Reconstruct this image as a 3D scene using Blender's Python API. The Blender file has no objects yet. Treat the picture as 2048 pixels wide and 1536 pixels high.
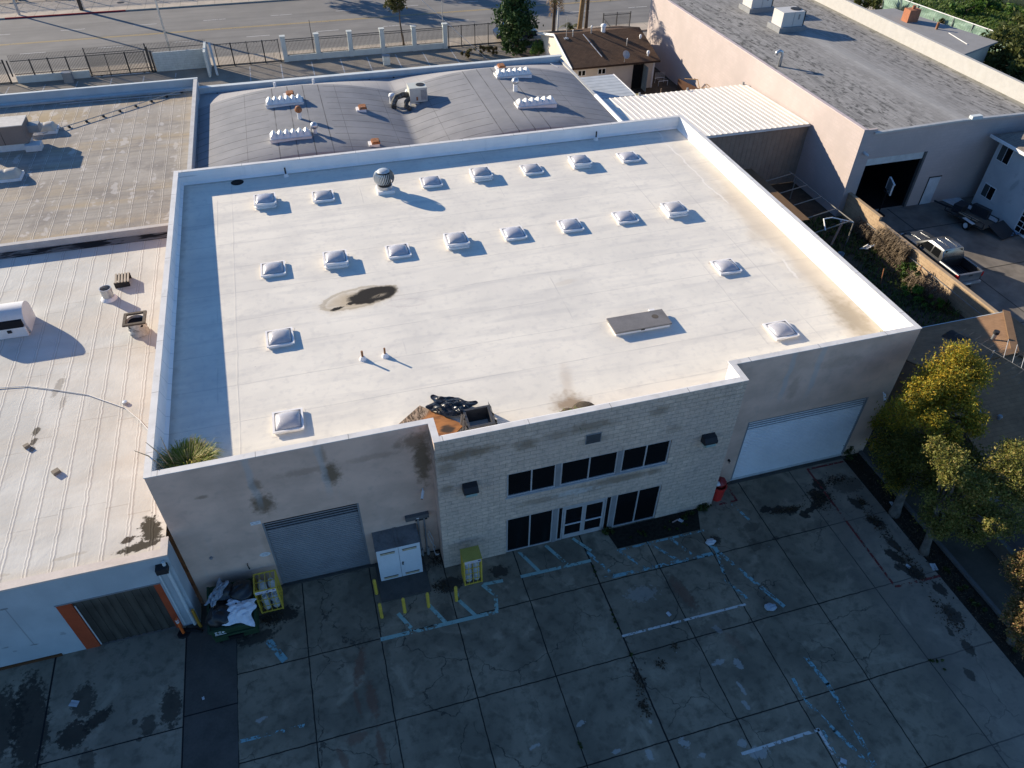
import bpy, math, random
import numpy as np
from math import radians as R, sin, cos, pi, sqrt
from mathutils import Vector, Matrix
random.seed(7); np.random.seed(7)
S = bpy.context.scene
COL = S.collection

# ------------------------------------------------------------ camera, world, sun, exposure
cam_d = bpy.data.cameras.new('camera'); cam = bpy.data.objects.new('camera', cam_d); COL.objects.link(cam)
S.camera = cam
cam_d.sensor_width = 36.0; cam_d.sensor_fit = 'HORIZONTAL'
cam_d.lens = 36.0*1490.27/2048.0
cam_d.clip_start = 0.5; cam_d.clip_end = 600
def cam_matrix(yaw, pitch, roll, loc):
    fw = Vector((sin(yaw)*cos(pitch), cos(yaw)*cos(pitch), -sin(pitch)))
    r = Vector((cos(yaw), -sin(yaw), 0)); u = r.cross(fw)
    r2 = r*cos(roll)+u*sin(roll); u2 = -r*sin(roll)+u*cos(roll)
    return Matrix(((r2.x, u2.x, -fw.x, loc[0]), (r2.y, u2.y, -fw.y, loc[1]), (r2.z, u2.z, -fw.z, loc[2]), (0, 0, 0, 1)))
cam.matrix_world = cam_matrix(R(16.742), R(42.109), R(0.873), (6.7475, -18.2369, 25.6428))

SUN_EL = R(18.7); SUN_DIR = Vector((0.682*cos(SUN_EL), -0.731*cos(SUN_EL), -sin(SUN_EL)))   # the way the light travels
W = bpy.data.worlds.new('World'); S.world = W; W.use_nodes = True
wn = W.node_tree; wn.nodes.clear()
sky = wn.nodes.new('ShaderNodeTexSky'); sky.sky_type = 'NISHITA'; sky.sun_disc = False
sky.sun_elevation = SUN_EL; sky.sun_rotation = math.atan2(-0.682, 0.731)
sky.ozone_density = 7.0; sky.air_density = 1.0; sky.dust_density = 0.2
bg = wn.nodes.new('ShaderNodeBackground'); bg.inputs[1].default_value = 0.10
wo = wn.nodes.new('ShaderNodeOutputWorld')
wn.links.new(sky.outputs[0], bg.inputs[0]); wn.links.new(bg.outputs[0], wo.inputs[0])
sd = bpy.data.lights.new('sun', 'SUN'); sd.energy = 5.0; sd.angle = R(0.5); sd.color = (1.0, 0.87, 0.68)
so = bpy.data.objects.new('sun', sd); COL.objects.link(so)
so.rotation_euler = SUN_DIR.to_track_quat('-Z', 'Y').to_euler(); so.location = (-60, 70, 60)
S.view_settings.view_transform = 'Standard'; S.view_settings.look = 'None'
S.view_settings.exposure = 0.90; S.view_settings.gamma = 1.0; S.view_settings.use_curve_mapping = False
S.render.engine = 'CYCLES'
S.cycles.max_bounces = 6; S.cycles.diffuse_bounces = 4; S.cycles.transparent_max_bounces = 8

# ------------------------------------------------------------ mesh helpers
class MB:
    def __init__(s): s.v = []; s.f = []; s.m = []
    def add(s, vs, fs, m=0):
        o = len(s.v); s.v += [tuple(map(float, p)) for p in vs]
        s.f += [tuple(i+o for i in f) for f in fs]; s.m += [m]*len(fs); return s
    def box(s, x0, x1, y0, y1, z0, z1, m=0):
        return s.add([(x0,y0,z0),(x1,y0,z0),(x1,y1,z0),(x0,y1,z0),(x0,y0,z1),(x1,y0,z1),(x1,y1,z1),(x0,y1,z1)],
            [(0,3,2,1),(4,5,6,7),(0,1,5,4),(1,2,6,5),(2,3,7,6),(3,0,4,7)], m)
    def obox(s, c, size, rz=0, m=0, tilt=None):
        hx, hy, hz = size[0]/2, size[1]/2, size[2]/2
        M = Matrix.Rotation(rz, 3, 'Z')
        if tilt: M = M @ Matrix.Rotation(tilt[0], 3, 'X') @ Matrix.Rotation(tilt[1], 3, 'Y')
        vs = [Vector(c)+M@Vector(p) for p in [(-hx,-hy,-hz),(hx,-hy,-hz),(hx,hy,-hz),(-hx,hy,-hz),(-hx,-hy,hz),(hx,-hy,hz),(hx,hy,hz),(-hx,hy,hz)]]
        return s.add(vs, [(0,3,2,1),(4,5,6,7),(0,1,5,4),(1,2,6,5),(2,3,7,6),(3,0,4,7)], m)
    def beam(s, a, b, w, h=None, m=0):
        h = h or w; a = Vector(a); b = Vector(b); d = (b-a).normalized()
        up = Vector((0,0,1)) if abs(d.z) < .95 else Vector((0,1,0))
        x = d.cross(up).normalized(); y = x.cross(d)
        vs = []
        for p in (a, b):
            for i, j in ((-1,-1),(1,-1),(1,1),(-1,1)): vs.append(p+x*(i*w/2)+y*(j*h/2))
        return s.add(vs, [(3,2,1,0),(4,5,6,7),(0,1,5,4),(1,2,6,5),(2,3,7,6),(3,0,4,7)], m)
    def tube(s, pts, r, n=8, m=0, cap=True):
        pts = [Vector(p) for p in pts]; k = len(pts)
        rs = r if isinstance(r, (list, tuple)) else [r]*k
        rings = []; ref = None
        for i, p in enumerate(pts):
            d = (pts[min(i+1,k-1)]-pts[max(i-1,0)]).normalized()
            if ref is None:
                ref = Vector((0,0,1)) if abs(d.z) < .9 else Vector((1,0,0))
            x = (ref - d*ref.dot(d))
            if x.length < 1e-4: x = d.orthogonal()
            x.normalize(); ref = x; y = d.cross(x)
            rings.append([p+(x*cos(2*pi*j/n)+y*sin(2*pi*j/n))*rs[i] for j in range(n)])
        vs = [q for rg in rings for q in rg]; fs = []
        for i in range(k-1):
            for j in range(n):
                a = i*n+j; b = i*n+(j+1)%n; fs.append((a,b,b+n,a+n))
        if cap: fs.append(tuple(range(n-1,-1,-1))); fs.append(tuple((k-1)*n+j for j in range(n)))
        return s.add(vs, fs, m)
    def cyl(s, a, b, r0, r1=None, n=16, m=0, cap=True):
        return s.tube([a, b], [r0, r0 if r1 is None else r1], n, m, cap)
    def grid(s, fn, nu, nv, m=0, flip=False):
        vs = [fn(i/nu, j/nv) for j in range(nv+1) for i in range(nu+1)]; fs = []
        for j in range(nv):
            for i in range(nu):
                a = j*(nu+1)+i; q = (a, a+1, a+nu+2, a+nu+1)
                fs.append(q[::-1] if flip else q)
        return s.add(vs, fs, m)
    def prism(s, poly, ax, lo, hi, m=0):
        """poly: list of 2-D points; ax: axis of extrusion; other two axes in xyz order"""
        def P(p, t):
            return {'x': (t,p[0],p[1]), 'y': (p[0],t,p[1]), 'z': (p[0],p[1],t)}[ax]
        n = len(poly); vs = [P(p, lo) for p in poly]+[P(p, hi) for p in poly]
        fs = [tuple(range(n-1,-1,-1)), tuple(range(n,2*n))]+[(i,(i+1)%n,(i+1)%n+n,i+n) for i in range(n)]
        return s.add(vs, fs, m)
    def quad(s, a, b, c, d, m=0): return s.add([a,b,c,d], [(0,1,2,3)], m)
    def lathe(s, prof, c, n=24, m=0):
        vs = [(c[0]+r*cos(2*pi*j/n), c[1]+r*sin(2*pi*j/n), c[2]+z) for r, z in prof for j in range(n)]
        fs = [(i*n+j, i*n+(j+1)%n, (i+1)*n+(j+1)%n, (i+1)*n+j) for i in range(len(prof)-1) for j in range(n)]
        return s.add(vs, fs, m)
def fixn(me):
    import bmesh
    b = bmesh.new(); b.from_mesh(me); bmesh.ops.recalc_face_normals(b, faces=b.faces); b.to_mesh(me); b.free()
ORG = {}
def obj(name, mb, mats, parent=None, loc=None, smooth=False, fix=True, label=None):
    """link one mesh; vertices are in world metres, shifted so that the thing's base is its origin"""
    o0 = Vector(ORG[parent.name]) if parent else Vector(loc or (0,0,0))
    me = bpy.data.meshes.new(name)
    me.from_pydata([(p[0]-o0.x, p[1]-o0.y, p[2]-o0.z) for p in mb.v], [], mb.f)
    if not isinstance(mats, (list, tuple)): mats = [mats]
    for k in mats: me.materials.append(k)
    if len(mats) > 1: me.polygons.foreach_set('material_index', mb.m)
    if fix: fixn(me)
    if smooth:
        me.polygons.foreach_set('use_smooth', [True]*len(me.polygons))
        if smooth is not True: me.set_sharp_from_angle(angle=R(smooth))
    o = bpy.data.objects.new(name, me); COL.objects.link(o)
    ORG[o.name] = tuple(o0)
    if parent: o.parent = parent
    else: o.location = o0
    if label: o['label'] = label
    return o
def thing(name, label, cat, loc=(0,0,0), group=None):
    o = bpy.data.objects.new(name, None); COL.objects.link(o); o.location = loc; o.empty_display_size = .3
    ORG[o.name] = tuple(loc); o['label'] = label; o['category'] = cat
    if group: o['group'] = group
    return o
def tag(o, label, cat, group=None):
    o['label'] = label; o['category'] = cat
    if group: o['group'] = group
    return o
def struct(name, mb, m, **k):
    o = obj(name, mb, m, **k); o['kind'] = 'structure'; return o
def dup(root, loc, label, rz=None, sc=None):
    def cp(o, par):
        c = o.copy(); COL.objects.link(c)
        if par: c.parent = par
        for ch in KIDS.get(o.name, []): cp(ch, c)
        return c
    c = cp(root, None); c.location = loc; c['label'] = label
    if rz is not None: c.rotation_euler = (0,0,rz)
    if sc is not None: c.scale = sc
    return c
KIDS = {}
def remember(root):
    def go(o):
        KIDS[o.name] = list(o.children)
        for ch in o.children: go(ch)
    go(root); return root

# ------------------------------------------------------------ material helpers
class G:
    def __init__(s, name):
        s.mat = bpy.data.materials.new(name); s.mat.use_nodes = True
        s.t = s.mat.node_tree; s.t.nodes.clear(); s.out = s.t.nodes.new('ShaderNodeOutputMaterial')
        g = s.t.nodes.new('ShaderNodeNewGeometry'); s.geo = g; s.P = g.outputs['Position']
        x = s.t.nodes.new('ShaderNodeSeparateXYZ'); s.L(s.P, x.inputs[0]); s.x, s.y, s.z = x.outputs
    def L(s, a, b): s.t.links.new(a, b)
    def set(s, sock, v):
        if isinstance(v, bpy.types.NodeSocket): s.L(v, sock)
        else: sock.default_value = v
    def m(s, op, a, b=None, c=None):
        n = s.t.nodes.new('ShaderNodeMath'); n.operation = op
        for i, q in enumerate((a, b, c)):
            if q is not None: s.set(n.inputs[i], q)
        return n.outputs[0]
    def mix(s, f, a, b):
        n = s.t.nodes.new('ShaderNodeMix'); n.data_type = 'RGBA'
        s.set(n.inputs[0], f)
        for i, q in ((6, a), (7, b)):
            s.set(n.inputs[i], q if isinstance(q, bpy.types.NodeSocket) else (*q[:3], 1.0))
        return n.outputs[2]
    def vec(s, sx=1, sy=1, sz=1, rz=0):
        n = s.t.nodes.new('ShaderNodeMapping'); n.inputs['Scale'].default_value = (sx, sy, sz); n.inputs['Rotation'].default_value = (0,0,rz)
        s.L(s.P, n.inputs[0]); return n.outputs[0]
    def comb(s, x, y, z=0.0):
        n = s.t.nodes.new('ShaderNodeCombineXYZ')
        for i, q in enumerate((x, y, z)): s.set(n.inputs[i], q)
        return n.outputs[0]
    def noise(s, scale, detail=4, v=None, dist=0, rough=.55):
        n = s.t.nodes.new('ShaderNodeTexNoise'); n.inputs['Scale'].default_value = scale
        n.inputs['Detail'].default_value = detail; n.inputs['Distortion'].default_value = dist; n.inputs['Roughness'].default_value = rough
        s.L(v or s.P, n.inputs['Vector']); return n.outputs['Fac']
    def rmp(s, v, a, b, lo=0.0, hi=1.0, smooth=True):
        n = s.t.nodes.new('ShaderNodeMapRange'); n.interpolation_type = 'SMOOTHSTEP' if smooth else 'LINEAR'
        s.set(n.inputs[0], v)
        for i, q in ((1,a),(2,b),(3,lo),(4,hi)): n.inputs[i].default_value = q
        return n.outputs[0]
    def line(s, c, at, w, soft=None):
        """1 within w/2 of coordinate value 'at'"""
        soft = soft or w*.5
        d = s.m('ABSOLUTE', s.m('SUBTRACT', c, at)); return s.rmp(d, w/2, w/2+soft, 1, 0)
    def per(s, c, period, w, off=0.0, soft=None):
        soft = soft or w*.5
        q = s.m('PINGPONG', s.m('ADD', c, -off), period/2); return s.rmp(q, w/2, w/2+soft, 1, 0)
    def mx(s, *a):
        r = a[0]
        for q in a[1:]: r = s.m('MAXIMUM', r, q)
        return r
    def blob(s, cu, cv, u, v, ru, rv, ang=0, nz=None, amp=.8, lo=.75, hi=1.0):
        du = s.m('SUBTRACT', cu, u); dv = s.m('SUBTRACT', cv, v)
        if ang:
            c, k = cos(ang), sin(ang)
            a = s.m('ADD', s.m('MULTIPLY', du, c/ru), s.m('MULTIPLY', dv, k/ru))
            b = s.m('ADD', s.m('MULTIPLY', du, -k/rv), s.m('MULTIPLY', dv, c/rv))
        else: a = s.m('MULTIPLY', du, 1/ru); b = s.m('MULTIPLY', dv, 1/rv)
        d = s.m('SQRT', s.m('ADD', s.m('MULTIPLY', a, a), s.m('MULTIPLY', b, b)))
        if nz is not None: d = s.m('ADD', d, s.m('MULTIPLY', s.m('SUBTRACT', nz, .5), amp))
        return s.rmp(d, lo, hi, 1, 0)
    def brick(s, v, bw, bh, mortar, c1, c2, cm, off=.5):
        n = s.t.nodes.new('ShaderNodeTexBrick'); n.offset = off
        s.L(v, n.inputs['Vector']); n.inputs['Scale'].default_value = 1
        n.inputs['Brick Width'].default_value = bw; n.inputs['Row Height'].default_value = bh
        n.inputs['Mortar Size'].default_value = mortar; n.inputs['Mortar Smooth'].default_value = .3
        for k, q in (('Color1',c1),('Color2',c2),('Mortar',cm)): n.inputs[k].default_value = (*q,1)
        return n
    def island(s): return s.geo.outputs['Random Per Island']
    def done(s, color, rough=.8, bump=None, bstr=.3, bdist=.02, metal=0.0, alpha=None, spec=None, trans=None):
        b = s.t.nodes.new('ShaderNodeBsdfPrincipled')
        s.set(b.inputs['Base Color'], color if isinstance(color, bpy.types.NodeSocket) else (*color[:3],1))
        s.set(b.inputs['Roughness'], rough); s.set(b.inputs['Metallic'], metal)
        b.inputs['Specular IOR Level'].default_value = spec if spec is not None else (.18 if not isinstance(rough, bpy.types.NodeSocket) and rough > .55 and metal < .2 else .5)
        if alpha is not None: s.set(b.inputs['Alpha'], alpha)
        if bump is not None:
            n = s.t.nodes.new('ShaderNodeBump'); n.inputs['Strength'].default_value = bstr; n.inputs['Distance'].default_value = bdist
            s.L(bump, n.inputs['Height']); s.L(n.outputs[0], b.inputs['Normal'])
        sh = b.outputs[0]
        if trans is not None:
            tr = s.t.nodes.new('ShaderNodeBsdfTranslucent'); s.set(tr.inputs[0], color if isinstance(color, bpy.types.NodeSocket) else (*color[:3],1))
            ms = s.t.nodes.new('ShaderNodeMixShader'); ms.inputs[0].default_value = trans
            s.L(sh, ms.inputs[1]); s.L(tr.outputs[0], ms.inputs[2]); sh = ms.outputs[0]
        s.L(sh, s.out.inputs[0]); return s.mat
def mul(c, k): return tuple(q*k for q in c)
def plain(name, c, rough=.7, var=.12, sc=3.0, metal=0.0, dirt=None, damt=.5, bump=.15, spec=None):
    """painted or raw surface with large and fine colour variation and optional dirt"""
    g = G(name); n1 = g.noise(sc, 5); n2 = g.noise(sc*9, 3)
    f = g.m('ADD', g.m('MULTIPLY', n1, .65), g.m('MULTIPLY', n2, .35))
    col = g.mix(g.rmp(f, .3, .7), mul(c, 1-var), mul(c, 1+var))
    if dirt:
        d = g.rmp(g.noise(sc*.6, 6, dist=.6), .5, .75); col = g.mix(g.m('MULTIPLY', d, damt), col, dirt)
    return g.done(col, rough, n2, bump, .01, metal, spec=spec)
# ------------------------------------------------------------ surface materials
def mat_roof():
    g = G('white_membrane'); n = g.noise(.35, 6, dist=.5); n2 = g.noise(3.2, 5); n3 = g.noise(14, 4)
    col = g.mix(g.rmp(n, .3, .72), (.79,.737,.635), (.675,.635,.56))
    col = g.mix(g.m('MULTIPLY', g.rmp(n2, .48, .75), .34), col, (.50,.48,.45))
    st = g.noise(1.1, 6, g.vec(.25, 1.6, 1, R(-14)), .4)               # wiped, directional soiling
    col = g.mix(g.m('MULTIPLY', g.rmp(st, .45, .72), .42), col, (.50,.48,.45))
    sp = g.rmp(g.noise(5.5, 3), .7, .78); col = g.mix(g.m('MULTIPLY', sp, .35), col, (.34,.33,.33))
    # lapped seams of the sheets, running across the building
    wob = g.m('MULTIPLY', g.m('SUBTRACT', g.noise(.5, 2), .5), .10); yw = g.m('ADD', g.y, wob); xw = g.m('ADD', g.x, wob)
    seam = g.mx(g.per(yw, 2.05, .02, .95, .03), g.line(xw, 2.75, .02, .03), g.line(xw, 26.3, .02, .03))
    stag = g.m('MULTIPLY', g.per(xw, 7.3, .02, 2.0, .03), g.rmp(g.noise(.45, 0), .5, .56))
    seam = g.m('MULTIPLY', g.mx(seam, stag), g.rmp(g.noise(.9, 3), .3, .6, .35, 1))
    col = g.mix(g.m('MULTIPLY', seam, .26), col, (.36,.34,.33))
    # tan silt along the right side and the front drain line
    e = g.m('ADD', g.x, g.m('MULTIPLY', g.m('SUBTRACT', g.noise(.8, 5, g.vec(1,.45,1)), .5), 2.6))
    silt = g.m('MULTIPLY', g.rmp(e, 27.2, 28.5), g.rmp(g.y, 19, 13, .25, 1)); col = g.mix(g.m('MULTIPLY', silt, .62), col, (.52,.43,.32))
    edge = g.line(g.m('ADD', g.x, g.m('MULTIPLY', g.m('SUBTRACT', g.noise(.5, 4), .5), 1.0)), 27.75, .05, .05)
    col = g.mix(g.m('MULTIPLY', edge, g.rmp(g.noise(.35, 2), .45, .55, 0, .5)), col, (.86,.82,.76))
    c2 = g.blob(g.x, g.y, 28.4, 2.6, .95, 2.4, 0, n2, 1.2, .2, 1.1); col = g.mix(g.m('MULTIPLY', c2, .7), col, (.33,.27,.19))
    fr = g.m('MULTIPLY', g.rmp(g.m('ADD', g.y, g.m('MULTIPLY', n, 1.6)), 2.2, .9), .38); col = g.mix(fr, col, (.60,.52,.44))
    c3 = g.blob(g.x, g.y, 14.75, .7, .9, .75, 0, n2, 1.3, .15, 1.1); col = g.mix(g.m('MULTIPLY', c3, .85), col, (.26,.18,.11))
    c3b = g.blob(g.x, g.y, 15.05, 1.9, .3, 1.3, R(-12), n2, 1.1, .1, 1.2); col = g.mix(g.m('MULTIPLY', c3b, .3), col, (.42,.31,.21))
    # grime against the foot of the left and rear parapets
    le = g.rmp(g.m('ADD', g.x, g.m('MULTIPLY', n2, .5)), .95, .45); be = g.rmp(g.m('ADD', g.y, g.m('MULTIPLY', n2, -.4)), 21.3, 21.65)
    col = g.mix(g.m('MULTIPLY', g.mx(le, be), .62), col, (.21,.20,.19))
    # dried pond with black sediment in the middle of the roof
    pn = g.noise(1.6, 7, dist=.3); fin = g.noise(7, 6, rough=.7)
    halo = g.blob(g.x, g.y, 8.0, 9.36, 1.9, .84, R(9), pn, .9, .35, 1.15)
    col = g.mix(g.m('MULTIPLY', halo, .75), col, (.44,.335,.20))
    rim = g.m('SUBTRACT', g.blob(g.x, g.y, 8.0, 9.45, 1.75, .72, R(9), pn, .55, .95, 1.06), g.blob(g.x, g.y, 8.0, 9.45, 1.68, .66, R(9), pn, .55, .85, 1.0))
    col = g.mix(g.m('MULTIPLY', g.rmp(rim, 0, .6), .5), col, (.34,.27,.17))
    core = g.blob(g.x, g.y, 8.62, 9.5, 1.2, .62, R(9), pn, .7, .78, 1.02)
    hole = g.m('MULTIPLY', g.blob(g.x, g.y, 8.85, 9.36, .5, .16, R(14), fin, 1.2, .3, 1.0), .5)
    spk = g.rmp(fin, .40, .52); core = g.m('MULTIPLY', core, g.m('SUBTRACT', 1.0, g.m('MULTIPLY', hole, spk)))
    core = g.mx(core, g.blob(g.x, g.y, 6.95, 8.88, .36, .15, R(12), fin, 1.4, .6, .9), g.blob(g.x, g.y, 7.75, 9.15, .5, .14, R(16), fin, 1.9, .6, .9))
    col = g.mix(core, col, (.018,.016,.015))
    ring = g.blob(g.x, g.y, 9.9, 8.55, 1.0, .35, R(-10), fin, .5, .7, 1.0); r2 = g.blob(g.x, g.y, 9.9, 8.55, .95, .31, R(-10), fin, .5, .7, 1.0)
    col = g.mix(g.m('MULTIPLY', g.m('SUBTRACT', ring, r2), .5), col, (.42,.34,.32))
    fo = g.blob(g.x, g.y, 17.2, 8.2, .7, .22, R(10), n2, .8, .4, 1); col = g.mix(g.m('MULTIPLY', fo, .3), col, (.52,.45,.36))
    h = g.m('ADD', g.m('MULTIPLY', seam, .6), g.m('MULTIPLY', n3, .35)); h = g.m('ADD', h, g.m('MULTIPLY', n2, .5))
    return g.done(col, .85, h, .25, .02, spec=.2)
def mat_parapet():
    g = G('white_parapet'); n = g.noise(.8, 5); n2 = g.noise(6, 4)
    col = g.mix(g.rmp(n, .3, .7), (.84,.82,.80), (.76,.75,.74))
    st = g.noise(1.0, 6, g.vec(2.6, 2.6, .35)); col = g.mix(g.m('MULTIPLY', g.rmp(st, .58, .8), .35), col, (.50,.50,.49))
    seam = g.m('MULTIPLY', g.per(g.m('ADD', g.y, g.m('MULTIPLY', g.z, .55)), .92, .012, 0, .02), g.rmp(g.x, 1.2, .8))
    col = g.mix(g.m('MULTIPLY', seam, .5), col, (.3,.33,.36))
    return g.done(col, .6, n2, .2, .01)
def mat_stucco():
    g = G('tan_stucco'); n = g.noise(.55, 5, g.vec(1,1,1.6)); n2 = g.noise(18, 4); n3 = g.noise(2.4, 6, dist=.4); f = g.noise(4, 6, rough=.65)
    col = g.mix(g.rmp(n, .3, .7), (.74,.52,.40), (.56,.40,.31))
    col = g.mix(g.m('MULTIPLY', g.rmp(n3, .5, .75), .3), col, (.38,.30,.25))
    dr = g.noise(1.0, 5, g.vec(3.2, 3.2, .18)); col = g.mix(g.m('MULTIPLY', g.rmp(dr, .55, .8), .22), col, (.56,.48,.42))
    wet = None
    for u, v, ru, rv, k in ((5.7,5.75,.38,.75,1),(5.55,6.75,.16,.5,.5),(3.2,4.95,.5,.75,1),(3.15,5.95,.28,.4,.7),(8.9,5.6,.42,1.7,1),(8.75,6.6,.75,.5,.8),(8.1,6.55,.3,.22,.5),(24.2,5.3,.3,.9,.3),(26.1,6.3,1.3,.4,.25),(4.9,6.15,1.3,.22,.35),(7.2,6.2,1.2,.2,.3),(1.4,5.9,.3,.12,.6),(2.9,2.4,.2,2.4,.22)):
        b = g.m('MULTIPLY', g.blob(g.x, g.z, u, v, ru, rv, 0, f, 1.5, .35, 1.05), k); wet = b if wet is None else g.mx(wet, b)
    col = g.mix(g.m('MULTIPLY', wet, .85), col, (.155,.105,.06))
    for u in (5.45, 3.08, 23.7, 25.0):
        w = g.m('MULTIPLY', g.line(g.m('ADD', g.x, g.m('MULTIPLY', g.m('SUBTRACT', g.noise(1.2, 3), .5), .35)), u, .10, .12), g.rmp(g.z, 4.4, 5.4)); col = g.mix(g.m('MULTIPLY', w, .38), col, (.42,.46,.47))
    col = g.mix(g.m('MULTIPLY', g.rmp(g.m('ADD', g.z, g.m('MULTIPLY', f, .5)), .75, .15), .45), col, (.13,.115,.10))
    return g.done(col, .9, n2, .35, .012)
def mat_cmu():
    g = G('split_face_block'); f = g.noise(4, 6, rough=.65); n = g.noise(.6, 4)
    b = g.brick(g.comb(g.m('ADD', g.m('ADD', g.x, g.y), g.m('MULTIPLY', g.m('SUBTRACT', g.noise(3.0,4), .5), .05)), g.m('ADD', g.z, g.m('MULTIPLY', g.m('SUBTRACT', g.noise(2.3,4), .5), .05)), 0), .46, .203, .007, (.74,.585,.455), (.60,.475,.37), (.33,.27,.215))
    col = g.mix(g.rmp(n, .3, .7), b.outputs['Color'], (.60,.48,.385)); col = g.mix(g.m('MULTIPLY', b.outputs['Fac'], g.rmp(g.noise(1.7,4), .35, .65, .15, .9)), col, (.25,.225,.2))
    wet = None
    for u, v, ru, rv, k in ((10.3,6.45,1.7,.36,1),(12.5,6.3,.6,.42,.9),(13.7,6.45,.8,.3,.6),(9.6,5.9,.5,.5,.7),(9.55,4.8,.4,.3,.8),(14.9,6.55,1.4,.35,.8),(17.6,6.62,.6,.32,.7),(15.2,5.8,.9,.22,.5),(16.4,3.2,2.3,.3,.9),(17.9,3.2,.5,.25,.9),(13.2,2.95,1.4,.25,.7),(15.3,2.95,1,.3,.5),(18.4,5.5,.4,.3,.4),(20.2,6.7,1.2,.12,.3),(10.4,4.3,.3,.4,.3)):
        q = g.m('MULTIPLY', g.blob(g.x, g.z, u, v, ru, rv, 0, f, 1.5, .25, 1.05), k); wet = q if wet is None else g.mx(wet, q)
    col = g.mix(g.m('MULTIPLY', wet, .8), col, (.20,.145,.09))
    ef = g.m('MULTIPLY', g.blob(g.x, g.z, 14.6, 3.0, 1.6, .3, 0, f, 1.6, .2, .8), .6); col = g.mix(ef, col, (.62,.62,.60))
    col = g.mix(g.m('MULTIPLY', g.rmp(f, .45, .7), .4), col, (.24,.22,.20))
    sp = g.rmp(g.noise(9, 5, rough=.7), .42, .68); col = g.mix(g.m('MULTIPLY', sp, .35), col, (.30,.25,.20))
    h = g.m('ADD', g.m('MULTIPLY', b.outputs['Fac'], -.9), g.noise(22, 5, rough=.7))
    return g.done(col, .93, h, .7, .03)
def mat_concrete(name, c1, c2, joints=True, blobs=(), rust=(), seed=0.0):
    g = G(name); n = g.noise(.45, 6, dist=.4); n2 = g.noise(2.7, 6, rough=.65); n3 = g.noise(30, 3)
    col = g.mix(g.rmp(n, .3, .7), c1, c2); col = g.mix(g.m('MULTIPLY', g.rmp(n2, .45, .7), .6), col, mul(c2, .5))
    col = g.mix(g.m('MULTIPLY', g.rmp(g.noise(.8, 6, dist=.8), .54, .72), .5), col, mul(c1, 1.5))
    wob = g.m('MULTIPLY', g.m('SUBTRACT', g.noise(2.2, 3), .5), .06)
    xw = g.m('ADD', g.x, wob); yw = g.m('ADD', g.y, wob); h = n2
    if joints:
        j = None
        for a in (1.15, 3.67, 6.31, 9.2, 12.1, 15.0, 17.6, 20.0, 22.87, 25.45):
            w = .04 if a in (15.0,) else .022
            q = g.line(xw, a, w, .02); j = q if j is None else g.mx(j, q)
        for a in (-.05, -3.32, -6.48, -9.65, -12.77): j = g.mx(j, g.line(yw, a, .022, .02))
        # wandering cracks: edges of large distorted cells, broken up
        vo = g.t.nodes.new('ShaderNodeTexVoronoi'); vo.feature = 'DISTANCE_TO_EDGE'; vo.inputs['Scale'].default_value = .34
        dv = g.t.nodes.new('ShaderNodeVectorMath'); dv.operation = 'ADD'; nz = g.t.nodes.new('ShaderNodeTexNoise'); nz.inputs['Scale'].default_value = 1.3; nz.inputs['Detail'].default_value = 6
        g.L(g.P, nz.inputs[0]); g.L(g.P, dv.inputs[0]); g.L(nz.outputs['Color'], dv.inputs[1]); g.L(dv.outputs[0], vo.inputs['Vector'])
        cr = g.m('MULTIPLY', g.rmp(vo.outputs['Distance'], .002, .007, 1, 0), g.rmp(g.noise(.33, 3), .46, .56))
        col = g.mix(g.m('MULTIPLY', cr, .7), col, (.03,.028,.025))
        col = g.mix(j, col, (.018,.017,.015)); h = g.m('SUBTRACT', n2, g.m('MULTIPLY', g.mx(j, cr), 1.5))
        # paler, sandy concrete by the right edge
        col = g.mix(g.rmp(g.m('ADD', g.x, g.m('MULTIPLY', n2, 3)), 25.2, 28.5, 0, .35), col, (.34,.28,.23))
        # splashes of pale paint and bird lime
        pl = g.rmp(g.noise(1.3, 5, dist=.8), .73, .76); col = g.mix(g.m('MULTIPLY', pl, g.rmp(g.x, 14, 16.5, 0, .55)), col, (.42,.42,.41))
    nb_ = g.noise(5.5, 6, rough=.68)
    if joints:
        for (u, v, ru, rv, a) in ((17.95,-7.6,.32,.16,5),(18.65,-7.85,.22,.3,20),(18.15,-9.3,.12,.3,15),(18.3,-8.7,.1,.35,10),(15.5,-9.85,.2,.28,30),(17.75,-10.85,.5,.3,-10),(17.4,-10.4,.25,.2,0),(18.55,-6.4,.18,.3,30),(13.2,-9.5,.3,.1,8),(14.2,-9.9,.18,.25,0),(12.4,-8.3,.3,.12,10),(14.7,-8.9,.1,.1,0),(15.9,-10.4,.2,.12,0),(16.6,-11.6,.35,.1,5),(10.6,-8.6,.3,.1,10),(1.9,-5.2,.3,.12,10),(16.4,-4.2,.9,.5,0)):
            k_ = .32 if u in (16.4,) else .62
            col = g.mix(g.m('MULTIPLY', g.blob(g.x, g.y, u, v, ru, rv, R(a), nb_, 2.2, .55, .75), k_), col, (.42,.40,.36))
    for (u, v, ru, rv, a, k) in blobs:
        col = g.mix(g.m('MULTIPLY', g.blob(g.x, g.y, u, v, ru, rv, R(a), nb_, 1.9, .7, .95), k), col, (.034,.029,.023))
    for (u, v, ru, rv, a, k) in rust:
        col = g.mix(g.m('MULTIPLY', g.blob(g.x, g.y, u, v, ru, rv, R(a), nb_, 1.8, .4, .85), k), col, (.17,.085,.055))
    return g.done(col, .88, g.m('ADD', h, g.m('MULTIPLY', n3, .3)), .3, .012)
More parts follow.
